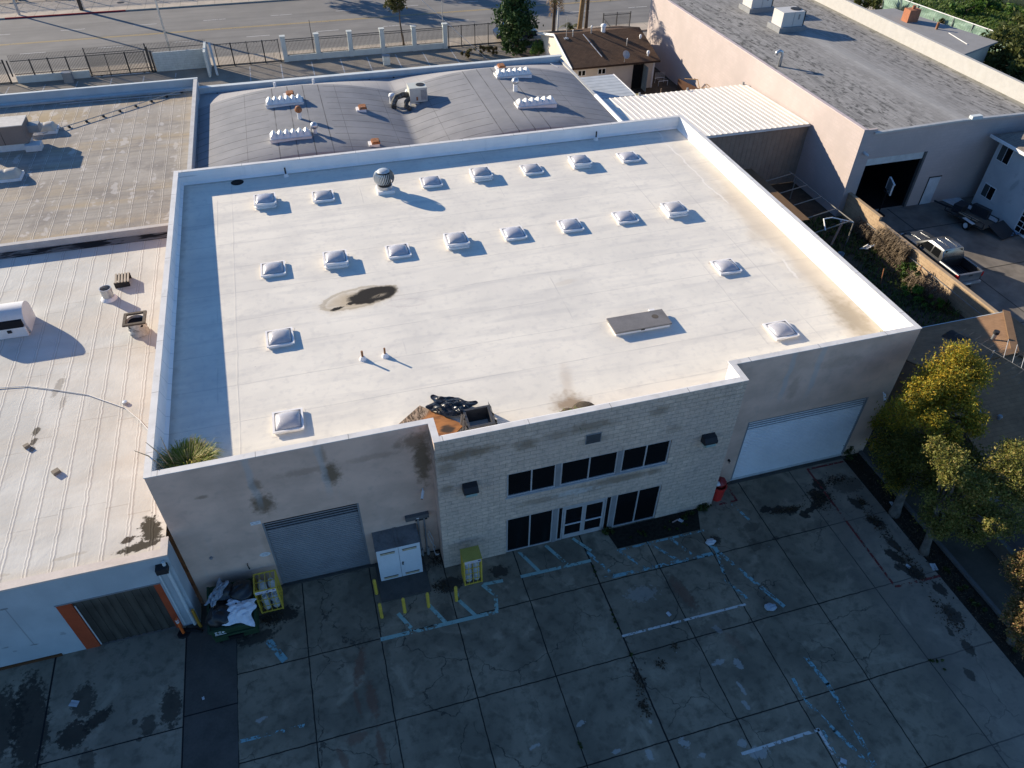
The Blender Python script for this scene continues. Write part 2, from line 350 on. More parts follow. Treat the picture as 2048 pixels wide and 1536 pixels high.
def mat_paint(name, c, wear=.5, under=.0):
    """worn road paint: flaked through to the slab below"""
    g = G(name); n = g.noise(5.5, 6, rough=.7, dist=.6); n2 = g.noise(.8, 3)
    a = g.rmp(g.m('ADD', n, g.m('MULTIPLY', g.m('SUBTRACT', n2, .5), .55)), wear-.03, wear+.03)
    return g.done(g.mix(g.rmp(n, .4, .7), mul(c, .85), c), .75, alpha=a)
def mat_leaf(name, cs, trans=.35):
    g = G(name); i = g.island(); cur = (*cs[0],); col = cs[0]
    for k, c in enumerate(cs[1:]): col = g.mix(g.rmp(i, (k+.6)/len(cs), (k+1.2)/len(cs)), col, c)
    return g.done(col, .6, trans=trans, spec=.25)
def mat_cap_sheet():
    """grey granule sheets; lap lines turn with the vaults"""
    g = G('grey_granule_sheet'); n = g.noise(.6, 5); n2 = g.noise(60, 2); n3 = g.noise(3, 5)
    col = g.mix(g.rmp(n, .3, .7), (.268,.268,.275), (.218,.22,.228)); col = g.mix(g.m('MULTIPLY', g.rmp(n3, .5, .75), .3), col, (.30,.29,.28))
    u = g.m('PINGPONG', g.m('ADD', g.x, .05), 7.0)                      # 0 at a valley, 6.75 at a crest
    side = g.rmp(u, 5.02, 5.04, 1, 0); top = g.m('SUBTRACT', 1.0, side)
    lx = g.per(g.y, 1.02, .03, 0, .03); ly = g.per(g.x, 1.06, .03, .1, .03)
    ends = g.m('MULTIPLY', g.per(g.x, 3.1, .014, .4, .015), .8)
    endy = g.m('MULTIPLY', g.per(g.m('ADD', g.y, g.m('MULTIPLY', g.m('FLOOR', g.m('MULTIPLY', g.x, .98)), 1.9)), 5.2, .014, 0, .015), .7)
    back = g.rmp(g.y, 37.13, 37.17)
    ln = g.m('ADD', g.m('MULTIPLY', side, g.mx(lx, ends)), g.m('MULTIPLY', top, g.mx(ly, endy)))
    ln = g.m('ADD', g.m('MULTIPLY', ln, g.m('SUBTRACT', 1.0, back)), g.m('MULTIPLY', back, g.mx(g.per(g.x, 1.0, .014, 0, .015), 0.0)))
    ln = g.m('MULTIPLY', ln, g.rmp(g.noise(.8, 2), .3, .55, .35, 1))
    col = g.mix(g.m('MULTIPLY', ln, .75), col, (.05,.05,.052))
    col = g.mix(g.m('MULTIPLY', back, .5), col, (.42,.40,.39))
    return g.done(col, .95, n2, .4, .01)
def mat_shingle(name, c1, c2, cm, bw, bh, axis='xy', dirt=(.1,.09,.08), damt=.5, dsc=.5):
    g = G(name); v = {'xy': g.comb(g.x, g.y), 'yx': g.comb(g.y, g.x), 'xz': g.comb(g.x, g.z), 'yz': g.comb(g.y, g.z)}[axis]
    b = g.brick(v, bw, bh, .012, c1, c2, cm); n = g.noise(dsc, 6, dist=.4); n2 = g.noise(20, 3)
    col = g.mix(g.m('MULTIPLY', g.rmp(n, .45, .72), damt), b.outputs['Color'], dirt)
    col = g.mix(g.m('MULTIPLY', g.rmp(g.noise(3, 4), .4, .7), .3), col, mul(c1, 1.25))
    return g.done(col, .93, g.m('ADD', g.m('MULTIPLY', b.outputs['Fac'], -1), g.m('MULTIPLY', n2, .5)), .5, .015)
def mat_old_coat(name, warm, rear):
    """dirty reflective coating over felt: long seams toward the street, ponding bands, white patches"""
    g = G(name); n = g.noise(.5, 6, dist=.5); n2 = g.noise(3.5, 6, rough=.62); n3 = g.noise(11, 4)
    base = (.595,.585,.54) if not rear else (.37,.335,.29)
    col = g.mix(g.rmp(n, .3, .7), base, mul(base, .82))
    band = g.noise(.55, 5, g.vec(.16, 1.0, 1, 0), .35)
    col = g.mix(g.m('MULTIPLY', g.rmp(band, .42, .66), .85 if rear else .32), col, warm)
    if rear:
        ln = g.noise(1.6, 5, g.vec(.12, 2.2, 1), .3); col = g.mix(g.m('MULTIPLY', g.rmp(ln, .45, .7), .6), col, (.20,.185,.17))
        col = g.mix(g.m('MULTIPLY', g.rmp(g.noise(.4, 6, rough=.65), .45, .66), .7), col, (.20,.18,.165))
        yb = g.m('MULTIPLY', g.blob(g.y, g.x, 38, -12, 1.8, 8, 0, n, 1.1, .3, 1.1), .6); col = g.mix(yb, col, (.40,.29,.14))
        wp = g.rmp(g.m('ADD', g.noise(1.2, 6, dist=.7), g.m('MULTIPLY', g.per(g.x, 1.03, .05, 0, .35), .12)), .66, .72); col = g.mix(g.m('MULTIPLY', wp, .42), col, (.58,.55,.52))
    xx = g.m('ADD', g.x, g.m('MULTIPLY', g.m('SUBTRACT', g.noise(2.6, 5), .5), .12))
    s1 = g.mx(g.per(xx, .785, .022, .12, .025), g.m('MULTIPLY', g.per(xx, .785, .014, .02, .018), .7)); s2 = g.mx(g.per(xx, .785, .016, .17, .02), g.m('MULTIPLY', g.per(xx, .785, .012, .065, .015), .8))
    col = g.mix(g.m('MULTIPLY', s1, g.rmp(n2, .35, .6, .1, .55 if rear else .5)), col, (.60,.56,.50) if rear else (.68,.64,.59)); col = g.mix(g.m('MULTIPLY', s2, .5 if rear else .38), col, (.22,.19,.16))
    row = g.m('FLOOR', g.m('MULTIPLY', g.x, 1/.785)); sh = g.m('ADD', g.y, g.m('MULTIPLY', g.m('SINE', g.m('MULTIPLY', row, 12.9)), 2.3))
    et = g.m('MULTIPLY', g.per(sh, 4.6, .02, 0, .02), g.rmp(n, .35, .55, .3, .8)); col = g.mix(g.m('MULTIPLY', et, .5), col, (.30,.26,.22))
    if not rear:
        f = g.noise(5.5, 6, rough=.7)
        for (u, v, ru, rv, a, k, c) in ((-.72,.5,.42,.85,14,1,(.045,.04,.03)),(-1.1,-.12,.85,.22,6,1,(.05,.045,.035)),(-1.45,.28,.34,.16,20,1,(.06,.05,.04)),(-5.37,6.75,.16,.3,-8,.9,(.07,.06,.045)),(-5.36,6.15,.14,.22,-8,.9,(.06,.05,.04)),(-5.34,5.75,.13,.16,0,.8,(.16,.13,.10)),(-3.3,.1,.7,.1,5,.4,(.35,.30,.22)),(-6,-.1,1.0,.12,0,.4,(.35,.30,.22)),(-4.9,9.3,.2,.8,-10,.5,(.14,.12,.10)),(-4.6,8.2,.15,.5,-10,.4,(.2,.17,.14))):
            col = g.mix(g.m('MULTIPLY', g.blob(g.x, g.y, u, v, ru, rv, R(a), f, 1.9, .65, .95), k), col, c)
    h = g.m('ADD', g.m('MULTIPLY', s1, .7), g.m('MULTIPLY', n2, .9)); wr = g.rmp(g.noise(1.1, 3, g.vec(1.6,.7,1,R(35)), .8), .6, .7); h = g.m('ADD', h, g.m('MULTIPLY', wr, .25))
    return g.done(col, .85, g.m('ADD', h, g.m('MULTIPLY', n3, .3)), .4, .025)
def mat_coping():
    g = G('pale_metal_coping'); n = g.noise(1.5, 5); j = g.mx(g.per(g.x, 3.05, .012, .4, .012), g.per(g.y, 3.05, .012, 1.1, .012))
    col = g.mix(g.rmp(n, .3, .7), (.68,.66,.63), (.58,.565,.54)); col = g.mix(g.m('MULTIPLY', g.rmp(g.noise(2.2, 6, dist=.6), .56, .72), .4), col, (.38,.36,.32)); col = g.mix(g.m('MULTIPLY', j, .7), col, (.14,.13,.12))
    return g.done(col, .55, n, .1)
M = dict(
    roof=mat_roof(), parapet=mat_parapet(), stucco=mat_stucco(), cmu=mat_cmu(),
    coping=mat_coping(),
    alu=plain('aluminium_frame', (.52,.51,.50), .45, .1, 2, .35), glass=plain('dark_tinted_glass', (.006,.007,.008), .22, .1, 1, bump=0, spec=.12),
    door_grey=plain('grey_slat_steel', (.30,.29,.285), .5, .1, .8, dirt=(.2,.19,.18), damt=.4),
    door_white=plain('white_slat_steel', (.82,.81,.80), .5, .06, .8), dark=plain('dark_paint', (.03,.03,.032), .6), black=plain('black_rubber', (.012,.012,.013), .7),
    white=plain('white_paint', (.72,.72,.71), .5, .06, 2, dirt=(.45,.42,.38), damt=.3), steel=plain('galvanised_steel', (.50,.51,.52), .38, .15, 4, .75),
    curb=plain('white_curb', (.78,.76,.74), .6, .08, 3, dirt=(.5,.46,.42), damt=.35), rust=plain('rusted_steel', (.28,.12,.055), .85, .3, 6, dirt=(.42,.36,.30), damt=.6),
    concrete_pad=plain('pad_concrete', (.085,.078,.068), .9, .15, 3, dirt=(.05,.045,.04)), yellow=plain('yellow_paint', (.60,.42,.06), .6, .12, 3, dirt=(.3,.22,.06)),
    lightgrey=plain('light_grey_paint', (.55,.56,.56), .5), grey=plain('grey_paint', (.22,.225,.23), .5), red=plain('red_plastic', (.55,.03,.025), .45),
    orange=plain('orange_plastic', (.75,.13,.02), .5), vane=plain('galvanised_vane', (.50,.52,.52), .4, .12, 5, .25), iron=plain('black_iron', (.022,.022,.024), .5), bluewhite=plain('pale_blue_grey_paint', (.56,.60,.60), .75, .07, 1.5, dirt=(.4,.42,.42), damt=.3),
    asphalt=plain('worn_asphalt', (.20,.19,.175), .92, .14, .5, dirt=(.13,.125,.12), damt=.5), sidewalk=plain('pale_sidewalk', (.44,.37,.29), .9, .1, 1.0, dirt=(.3,.26,.21), damt=.5),
    earth=plain('packed_earth', (.075,.058,.042), .95, .3, 1.2, dirt=(.03,.026,.02)), urban=plain('dusty_urban_ground', (.26,.225,.19), .95, .2, .2, dirt=(.16,.145,.13)), wood=plain('weathered_wood', (.30,.20,.12), .9, .2, 3), block=None)
# ------------------------------------------------------------ ground
ground = MB().quad((-260,-120,-.03),(320,-120,-.03),(320,420,-.03),(-260,420,-.03)); struct('ground', ground, M['urban'])
struct('yard_soil', MB().quad((29.4,3.9,-.02),(41.7,3.9,-.02),(41.7,60,-.02),(29.4,60,-.02)), M['earth'])
FL_BLOBS = ((-3.95,-2.85,.45,.75,8,.75),(-4.15,-4.0,.62,.55,20,.9),(-3.4,-3.65,.6,.3,35,.9),(-1.05,-3.9,.42,.85,4,.8),(-1.75,-4.35,.32,.4,0,.7),(-2.2,-4.1,.12,.12,0,.7),(-5.6,-3.2,.7,2.2,10,.85),(-6.8,-3.0,1.2,1.6,0,.8),(-3.6,-5.1,.3,.6,0,.6),(-2.0,-4.75,.1,.1,0,.7))
CL_BLOBS = ((23.3,-1.8,.35,.2,0,.95),(23.8,-1.95,.4,.2,8,.95),(24.35,-2.2,.42,.2,15,.95),(24.75,-2.5,.22,.25,0,.95),(26.35,-1.2,.35,.4,0,.95),(26.0,-1.75,.5,.42,-30,.95),(25.55,-2.2,.35,.25,30,.95),(25.1,-2.38,.35,.16,10,.95),(27.15,-5.4,.25,.6,25,.9),(27.45,-6.3,.3,.5,10,.9),(27.9,-7.2,.25,.4,0,.9),(27.0,-8.9,.12,.25,0,.8),(22.9,-3.3,.2,.12,0,.6),(27.3,-2.6,.25,.45,20,.9),(27.5,-3.7,.5,.25,-40,.85),(27.5,-4.9,.22,.5,15,.85),(27.2,-6.1,.22,.55,20,.85),(26.9,-5.9,.13,.2,0,.8),(24.9,-2.65,.12,.12,0,.8),(27.6,-8.3,.35,.5,0,.8),(27.2,-9.6,.25,.4,0,.8),(26.5,-10.5,.2,.3,0,.7),(21.9,-3.35,.35,.35,0,.5),(18.6,-6.2,.9,.4,20,.35),(11.3,-1.7,.45,.35,0,.85),(9.3,-1.75,.55,.42,0,.85),(2.7,-1.3,.9,.42,0,.9),(1.9,-2.05,.9,.3,10,.8),(17.9,-4.6,.45,1.2,15,.4),(12.0,-4.8,.5,.4,0,.3),(22.2,-2.5,.5,.25,0,.45),(20.4,-2.7,.3,.25,0,.8),(8.9,-2.9,.4,.5,0,.35),(27.6,-1.6,.9,.5,0,.5),(24.9,-3.2,.8,.3,10,.3),(1.0,-1.6,.8,.7,0,.7))
RUST = ((5.4,-4.2,.28,1.0,-14,.75),(5.65,-5.5,.28,1.0,4,.7),(5.15,-5.5,.14,.8,6,.6),(4.95,-6.7,.55,.3,10,.6),(5.7,-7.2,.2,.9,4,.7),(4.45,-7.3,.18,.7,14,.6),(18.0,-4.6,.35,1.1,14,.55),(18.9,-7.0,.3,.8,20,.3))
conc_front = mat_concrete('stained_lot_concrete', (.28,.226,.157), (.16,.133,.094), True, CL_BLOBS, RUST)
conc_left = mat_concrete('oil_stained_concrete', (.28,.232,.168), (.19,.16,.117), False, FL_BLOBS)
conc_dark = plain('dark_wet_concrete', (.085,.074,.062), .8, .2, 1.2, dirt=(.14,.125,.11), damt=.35)
struct('parking_lot', MB().quad((1.15,-75,0),(28.3,-75,0),(28.3,0,0),(1.15,0,0)), conc_front)
struct('driveway', MB().quad((-26,-75,0),(-.62,-75,0),(-.62,-.8,0),(-26,-.8,0)), conc_left)
struct('alley_strip', MB().quad((-.62,-75,-.002),(1.15,-75,-.002),(1.15,0,-.002),(-.62,0,-.002)), conc_dark)
struct('expansion_joint', MB().box(-.645,-.60,-32,-.85,-.01,.004).box(-.6,1.15,-4.4,-4.36,-.01,.004).box(-5.16,-5.1,-32,-.85,-.01,.004).box(-5.1,-.64,-4.75,-4.71,-.01,.004), M['black'])
struct('planting_strip', MB().quad((28.3,-32,-.012),(29.25,-32,-.012),(29.25,4.2,-.012),(28.3,4.2,-.012)), plain('leaf_mulch', (.03,.024,.017), .97, .4, 4, bump=.6))
struct('walkway', MB().quad((29.42,-32,.004),(31.2,-32,.004),(31.2,3.8,.004),(29.42,3.8,.004)), plain('gravelly_walk', (.10,.083,.06), .95, .14, 1.2, dirt=(.05,.042,.03)))
struct('kerb', MB().box(29.25,29.4,-32,3.8,-.02,.12), plain('low_kerb_concrete', (.12,.11,.10), .9))

# painted lines of the lot
bl = MB()
def stripe(mb, pts, w, z=.005):
    for (x0, y0), (x1, y1) in zip(pts, pts[1:]):
        d = Vector((x1-x0, y1-y0, 0)).normalized(); n = Vector((-d.y, d.x, 0))*w/2; e = d*w*.25
        a = Vector((x0,y0,z))-e; b = Vector((x1,y1,z))+e
        mb.quad(a-n, b-n, b+n, a+n)
stripe(bl, [(6.32,-3.36),(10.75,-3.42)], .16); stripe(bl, [(10.75,-3.32),(10.88,-2.72)], .15, .006); stripe(bl, [(10.86,-2.7),(10.52,-2.15)], .15, .007)
stripe(bl, [(10.6,-2.12),(11.3,-2.16)], .14, .0055); stripe(bl, [(7.1,-2.5),(7.5,-3.3)], .15, .006); stripe(bl, [(8.3,-2.45),(8.75,-3.34)], .15, .006); stripe(bl, [(9.45,-1.95),(9.42,-2.5),(9.9,-3.34)], .14, .006)
stripe(bl, [(12.1,-2.18),(15.0,-2.22)], .14); stripe(bl, [(12.35,-1.05),(12.85,-2.15)], .14, .006); stripe(bl, [(13.5,-1.05),(14.05,-2.15)], .14, .006); stripe(bl, [(14.7,-1.02),(15.2,-1.75)], .13, .006)
blue_new = mat_paint('fresh_blue_paint', (.32,.47,.42), .42); struct('hatch_lines', bl, blue_new)
b2 = MB()
stripe(b2, [(15.3,-3.16),(19.95,-3.26)], .16); stripe(b2, [(15.05,-1.8),(15.65,-3.1)], .14, .006); stripe(b2, [(16.3,-2.05),(17.0,-3.15)], .12, .006); stripe(b2, [(17.6,-2.02),(18.5,-3.2)], .13, .006); stripe(b2, [(18.65,-2.12),(19.15,-3.1)], .12, .006)
stripe(b2, [(16.3,-2.06),(20.2,-2.1)], .10, .0045); stripe(b2, [(20.1,-2.9),(21.5,-6.2)], .16, .006); stripe(b2, [(22.0,-1.1),(22.3,-2.1)], .12, .006); stripe(b2, [(20.25,-3.0),(19.9,-4.6),(20.3,-5.5)], .14, .007)
stripe(b2, [(21.15,-8.3),(21.33,-9.4),(21.32,-11.0),(21.15,-13.2)], .16, .006); stripe(b2, [(20.25,-8.9),(20.26,-10.0)], .12, .0055); stripe(b2, [(20.3,-9.9),(20.62,-10.9),(21.15,-12.4)], .14, .0065); stripe(b2, [(20.22,-10.8),(20.26,-12.5)], .1, .0055)
stripe(b2, [(1.2,-5.75),(3.3,-5.8)], .12); stripe(b2, [(2.3,-2.3),(2.8,-3.2)], .25, .005)
struct('parking_lines', b2, mat_paint('faded_blue_paint', (.24,.41,.42), .49))
w3 = MB()
stripe(w3, [(15.0,-5.68),(20.4,-5.74)], .09); stripe(w3, [(17.2,-10.72),(20.1,-10.72),(20.12,-13.5)], .11, .006)
struct('stall_lines', w3, mat_paint('worn_white_paint', (.62,.60,.55), .47))
r4 = MB()
stripe(r4, [(26.35,-.28),(28.2,-.3)], .1); stripe(r4, [(26.35,-.3),(26.25,-6.66)], .1, .006); stripe(r4, [(26.25,-6.66),(28.3,-6.72)], .1, .007); stripe(r4, [(21.45,-1.02),(22.32,-1.02),(22.3,-.2)], .1)
struct('fire_lane_lines', r4, mat_paint('worn_red_paint', (.20,.045,.04), .47))

# ------------------------------------------------------------ the white-roofed warehouse
WX, WD, H = 29.47, 22.08, 7.3; A, B, PJ = 9.23, 21.1, .95
def zr(y): return 6.18+.0195*y
wh = thing('warehouse', 'large warehouse with white flat roof, tan walls and a projecting grey block front', 'building', (0,0,0))
mb = MB().grid(lambda u, v: (.2+u*(WX-.4), .2+v*(WD-.4), zr(.2+v*(WD-.4))), 24, 18)
mb.quad((A+.2,-PJ+.2,zr(-.7)),(B-.2,-PJ+.2,zr(-.7)),(B-.2,.2,zr(.2)),(A+.2,.2,zr(.2)))
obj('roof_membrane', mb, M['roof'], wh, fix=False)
fw = MB()
for x0, x1, z0 in ((0,2.94,-.2),(2.94,6.40,3.93),(6.40,A+.001,-.2),(B-.001,22.52,-.2),(22.52,28.36,3.80),(28.36,WX,-.2)): fw.box(x0,x1,0,.12,z0,H)
fw.box(0,.12,.12,WD,-.2,H).box(WX-.12,WX,.12,WD,-.2,H).box(.12,WX-.12,WD-.12,WD,-.2,H)
fw.box(A,A+.12,-PJ+.2,0,-.2,H).box(B-.12,B,-PJ+.2,0,-.2,H)
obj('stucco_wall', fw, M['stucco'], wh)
bw = MB(); y0, y1 = -PJ, -PJ+.2
bw.box(A,11.8,y0,y1,-.2,H).box(18.43,B,y0,y1,-.2,H).box(11.8,18.43,y0,y1,4.88,H).box(11.8,18.43,y0,y1,2.2,3.53)
obj('block_wall', bw, M['cmu'], wh)
ln = MB()
ln.box(.12,.2,.2,WD-.2,5.9,H).box(WX-.2,WX-.12,.2,WD-.2,5.9,H).box(.12,WX-.12,WD-.2,WD-.12,5.9,H)
ln.box(.12,A+.12,.12,.2,5.9,H).box(B-.12,WX-.12,.12,.2,5.9,H).box(A+.12,A+.2,-PJ+.28,.12,5.9,H).box(B-.2,B-.12,-PJ+.28,.12,5.9,H).box(A+.12,B-.12,-PJ+.2,-PJ+.28,5.9,H)
obj('parapet_lining', ln, M['parapet'], wh)
cp = MB(); t = H+.035; e = .02; w = .22
cp.box(-e,w,-e,WD+e,H,t).box(WX-w,WX+e,-e,WD+e,H,t).box(w,WX-w,WD-w,WD+e,H,t-.002)
cp.box(w,A+w,-e,w,H,t-.002).box(B-w,WX-w,-e,w,H,t-.002).box(A-e,A+w,-PJ-e,-e,H,t).box(B-w,B+e,-PJ-e,-e,H,t).box(A+w,B-w,-PJ-e,-PJ+w,H,t-.002)
obj('coping', cp, M['coping'], wh)
cant = MB()   # slanted flashing at the foot of the parapets
for x0, s in ((.2,1),(WX-.2,-1)): cant.quad((x0,.2,zr(.2)+.12),(x0+s*.12,.2,zr(.2)+.006),(x0+s*.12,WD-.2,zr(WD)+.006),(x0,WD-.2,zr(WD)+.12))
cant.quad((.2,WD-.2,zr(WD)+.12),(.2,WD-.32,zr(WD)+.006),(WX-.2,WD-.32,zr(WD)+.006),(WX-.2,WD-.2,zr(WD)+.12))
obj('cant_flashing', cant, M['parapet'], wh, fix=False)
def rollup(x0, x1, zt, m, nm):
    d = MB(); n = int(zt/.11); yb = .1
    for i in range(n):
        z0 = zt*i/n; z1 = zt*(i+1)/n; k = (z1-z0)
        d.add([(x0,yb,z0),(x1,yb,z0),(x0,yb-.05,z0+k*.5),(x1,yb-.05,z0+k*.5),(x0,yb-.05,z0+k*.9),(x1,yb-.05,z0+k*.9),(x0,yb,z1),(x1,yb,z1)], [(0,1,3,2),(2,3,5,4),(4,5,7,6)])
    o = obj('roll_up_door', d, m, wh, fix=False, label=nm)
    obj('bottom_bar', MB().box(x0,x1,.04,.081,.02,.16), M['lightgrey'] if m is M['door_white'] else M['grey'], o)
    for q in range(4): obj('slat_shade_line', MB().box(x0+.07,x1-.07,.035,.048,zt-.10-q*.13,zt-.065-q*.13), M['grey'] if m is M['door_white'] else M['dark'], o)  # thin dark strips stand in for the shading lines at the door head
    obj('guide_rail', MB().box(x0,x0+.07,.0,.069,.16,zt), M['grey'], o); obj('guide_rail', MB().box(x1-.07,x1,.0,.069,.16,zt), M['grey'], o)
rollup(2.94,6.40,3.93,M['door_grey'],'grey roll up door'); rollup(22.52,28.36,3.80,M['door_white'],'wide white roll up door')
obj('door_sill', MB().box(2.8,6.55,-.12,.0,-.01,.03), M['concrete_pad'], wh); obj('door_sill', MB().box(22.4,28.45,-.14,.0,-.01,.03), M['concrete_pad'], wh)
def window(x0, x1, z0, z1, nm='window', mull=True):
    f = MB(); a = .055; ya, yb = -PJ+.03, -PJ+.10
    f.box(x0,x0+a,ya,yb,z0,z1).box(x1-a,x1,ya,yb,z0,z1).box(x0+a,x1-a,ya,yb,z0,z0+a).box(x0+a,x1-a,ya,yb,z1-a,z1)
    fr = obj(nm, f, M['alu'], wh)
    xm = (x0+x1)/2
    if mull: obj('mullion', MB().box(xm-.028,xm+.028,ya+.003,yb,z0+a,z1-a), M['alu'], fr)
    obj('pane', MB().box(x0+a,x1-a,ya+.035,ya+.045,z0+a,z1-a), M['glass'], fr)
for x0, x1 in ((11.82,13.74),(13.93,16.23),(16.42,18.41)): window(x0,x1,3.55,4.87)
for x0, x1 in ((11.82,13.76),(16.46,18.41)): window(x0,x1,0.02,2.19)
window(13.95,14.2,.02,2.19,'sidelight',False); window(16.0,16.28,.02,2.19,'sidelight',False)
for x0, x1, z0, z1 in ((13.745,13.925,3.53,4.88),(16.235,16.415,3.53,4.88),(13.765,13.945,0,2.2),(16.285,16.455,0,2.2)): obj('pilaster_cover', MB().box(x0,x1,-PJ+.01,-PJ+.12,z0,z1), M['grey'], wh)
obj('window_sill', MB().box(11.75,18.48,-PJ-.03,-PJ+.03,3.49,3.545), M['alu'], wh)
for x0, x1 in ((14.22,15.09),(15.1,15.98)):
    f = MB(); a = .09; ya, yb = -PJ+.04, -PJ+.09; zt = 2.02
    f.box(x0,x0+a,ya,yb,.02,zt).box(x1-a,x1,ya,yb,.02,zt).box(x0+a,x1-a,ya,yb,.02,.27).box(x0+a,x1-a,ya,yb,zt-a,zt)
    d = obj('glass_door', f, M['alu'], wh); obj('pane', MB().box(x0+a,x1-a,ya+.02,ya+.03,.27,zt-a), M['glass'], d)
    obj('push_bar', MB().box(x0+a-.02,x1-a+.02,ya-.07,ya-.03,.98,1.03), M['lightgrey'], d)
obj('transom', MB().box(14.205,15.995,-PJ+.03,-PJ+.11,2.04,2.19), M['alu'], wh)
obj('room_behind_glass', MB().box(11.7,18.5,-.62,-.6,0,5.2), M['dark'], wh)
v = MB().box(14.78,15.4,-PJ-.02,-PJ,5.64,6.15)
lv = obj('louvre_vent', v, M['grey'], wh)
lb = MB()
for i in range(9): lb.box(14.81,15.37,-PJ-.035,-PJ-.022,5.68+i*.05,5.70+i*.05)
obj('louvre', lb, M['dark'], lv)

# roof furniture --------------------------------------------------------------
domeM = None
g = G('smoky_acrylic_dome'); n = g.noise(5, 4); oi = g.t.nodes.new('ShaderNodeObjectInfo').outputs['Random']; dc = g.mix(g.rmp(n,.3,.7), (.46,.455,.49), (.38,.38,.42)); dc = g.mix(g.m('MULTIPLY', oi, .55), dc, (.40,.375,.34)); dc = g.mix(g.m('MULTIPLY', g.rmp(g.noise(3,5),.5,.75), .35), dc, (.25,.24,.24)); domeM = g.done(dc, g.rmp(g.noise(4,4),.3,.7,.14,.34), spec=.6)
flashM = plain('aged_flashing_membrane', (.73,.675,.59), .8, .06, 2.5, dirt=(.50,.43,.34), damt=.5)
def skylight(tall):
    s = thing('dome_skylight', 'x', 'skylight', (0,0,0), 'dome skylights on the white roof'); h = .25 if tall else .08
    c = MB()
    if tall: c.box(-.50,.50,-.50,.50,-.08,.10).box(-.56,.56,-.56,.56,.10,.125).box(-.48,.48,-.48,.48,.125,h)
    else: c.box(-.50,.50,-.50,.50,-.08,h)
    obj('curb', c, M['curb'], s)
    f = MB(); a = .55; b = .47
    f.box(-a,a,-a,-b,h,h+.06).box(-a,a,b,a,h,h+.06).box(-a,-b,-b,b,h,h+.06).box(b,a,-b,b,h,h+.06)
    obj('frame', f, M['curb'], s)
    gk = MB().box(-.47,.47,-.47,-.455,h+.02,h+.066).box(-.47,.47,.455,.47,h+.02,h+.066).box(-.47,-.455,-.455,.455,h+.02,h+.066).box(.455,.47,-.455,.455,h+.02,h+.066); obj('gasket', gk, M['grey'], s)
    def dm(u, v):
        p, q = u*2-1, v*2-1
        k = (max(0, (1-abs(p)**2.2))*max(0, (1-abs(q)**2.2)))**.62
        return (p*.47, q*.47, h+.02+.22*k)
    obj('dome', MB().grid(dm, 20, 20), domeM, s, smooth=True, fix=False)
    sk = MB(); sk.grid(lambda u, v: (-.62+u*1.24, -.62+v*1.24, .006+.0195*(v-.5)*1.24), 1, 1); obj('flashing', sk, flashM, s, fix=False)
    return remember(s)
protoT, protoL = skylight(True), skylight(False)
SKY = [('T',3.92,18.35,'tall dome skylight at the left end of the rear row on the white roof'),('L',6.84,18.25,'low dome skylight in the rear row, just left of the turbine vent'),
('L',12.62,18.37,'low dome skylight in the rear row, first one right of the turbine vent'),('T',15.42,18.4,'tall dome skylight in the rear row, second one right of the turbine vent'),
('L',18.34,18.4,'low dome skylight between the two tall ones of the rear row'),('T',21.22,18.45,'tall dome skylight in the rear row, next to the last'),('L',24.19,18.45,'low dome skylight at the right end of the rear row'),
('L',3.97,12.1,'low dome skylight at the left end of the middle row'),('T',6.81,12.05,'tall dome skylight in the middle row, second from left'),('L',9.75,12.12,'low dome skylight behind the black stain, between two tall ones'),
('T',12.61,12.2,'tall dome skylight near the centre of the middle row'),('L',15.5,12.25,'low dome skylight in the middle row, right of the central tall one'),('L',18.47,12.25,'low dome skylight in the middle row, third from the right end'),
('L',21.44,12.3,'low dome skylight in the middle row, second from the right end'),('T',24.15,12.25,'tall dome skylight at the right end of the middle row'),
('L',3.97,7.0,'single low dome skylight left of the two thin pipes'),('L',3.97,2.08,'low dome skylight nearest the front left corner of the white roof'),
('L',24.33,6.95,'low dome skylight on the right, behind the one by the front edge'),('L',24.33,2.08,'low dome skylight nearest the front right corner of the white roof')]
used = set()
for k, x, y, lab in SKY:
    p = protoT if k == 'T' else protoL; loc = (x+.5, y+.40, zr(y+.40))
    if k in used: dup(p, loc, lab, rz=R(random.uniform(-1.6,1.6)))
    else: p.location = loc; p['label'] = lab; used.add(k)
# turbine ventilator
tx, ty = 10.60, 18.62; tz = zr(ty)
tv = thing('turbine_vent', 'round spinning turbine ventilator with curved vanes on the white roof', 'roof vent', (tx,ty,tz))
obj('base', MB().box(tx-.44,tx+.44,ty-.44,ty+.44,tz-.05,tz+.16), M['curb'], tv)
obj('neck', MB().cyl((tx,ty,tz+.16),(tx,ty,tz+.34),.40,n=28), M['steel'], tv, smooth=40)
vn = MB(); NV = 26
for i in range(NV):
    a0 = 2*pi*i/NV; pts = []
    for j in range(11):
        t = j/10; ph = (-.42+t*.92)*pi/2; r = .53*cos(ph)**.75+.02; z = .76+.42*sin(ph); tw = a0+.55*t
        pts.append((tx+r*cos(tw), ty+r*sin(tw), tz+z, tx+(r-.06)*cos(tw+.19), ty+(r-.06)*sin(tw+.19)))
    vn.add([p[:3] for p in pts]+[(p[3],p[4],p[2]) for p in pts], [(j,j+1,j+12,j+11) for j in range(10)])
obj('vanes', vn, M['vane'], tv, smooth=True, fix=False)
obj('cap', MB().lathe([(.34,1.10),(.27,1.16),(.18,1.19),(.08,1.205),(.0,1.21)], (tx,ty,tz), 28), M['vane'], tv, smooth=True, fix=False)
obj('inner_drum', MB().cyl((tx,ty,tz+.34),(tx,ty,tz+1.08),.36,.33,n=20), M['dark'], tv)
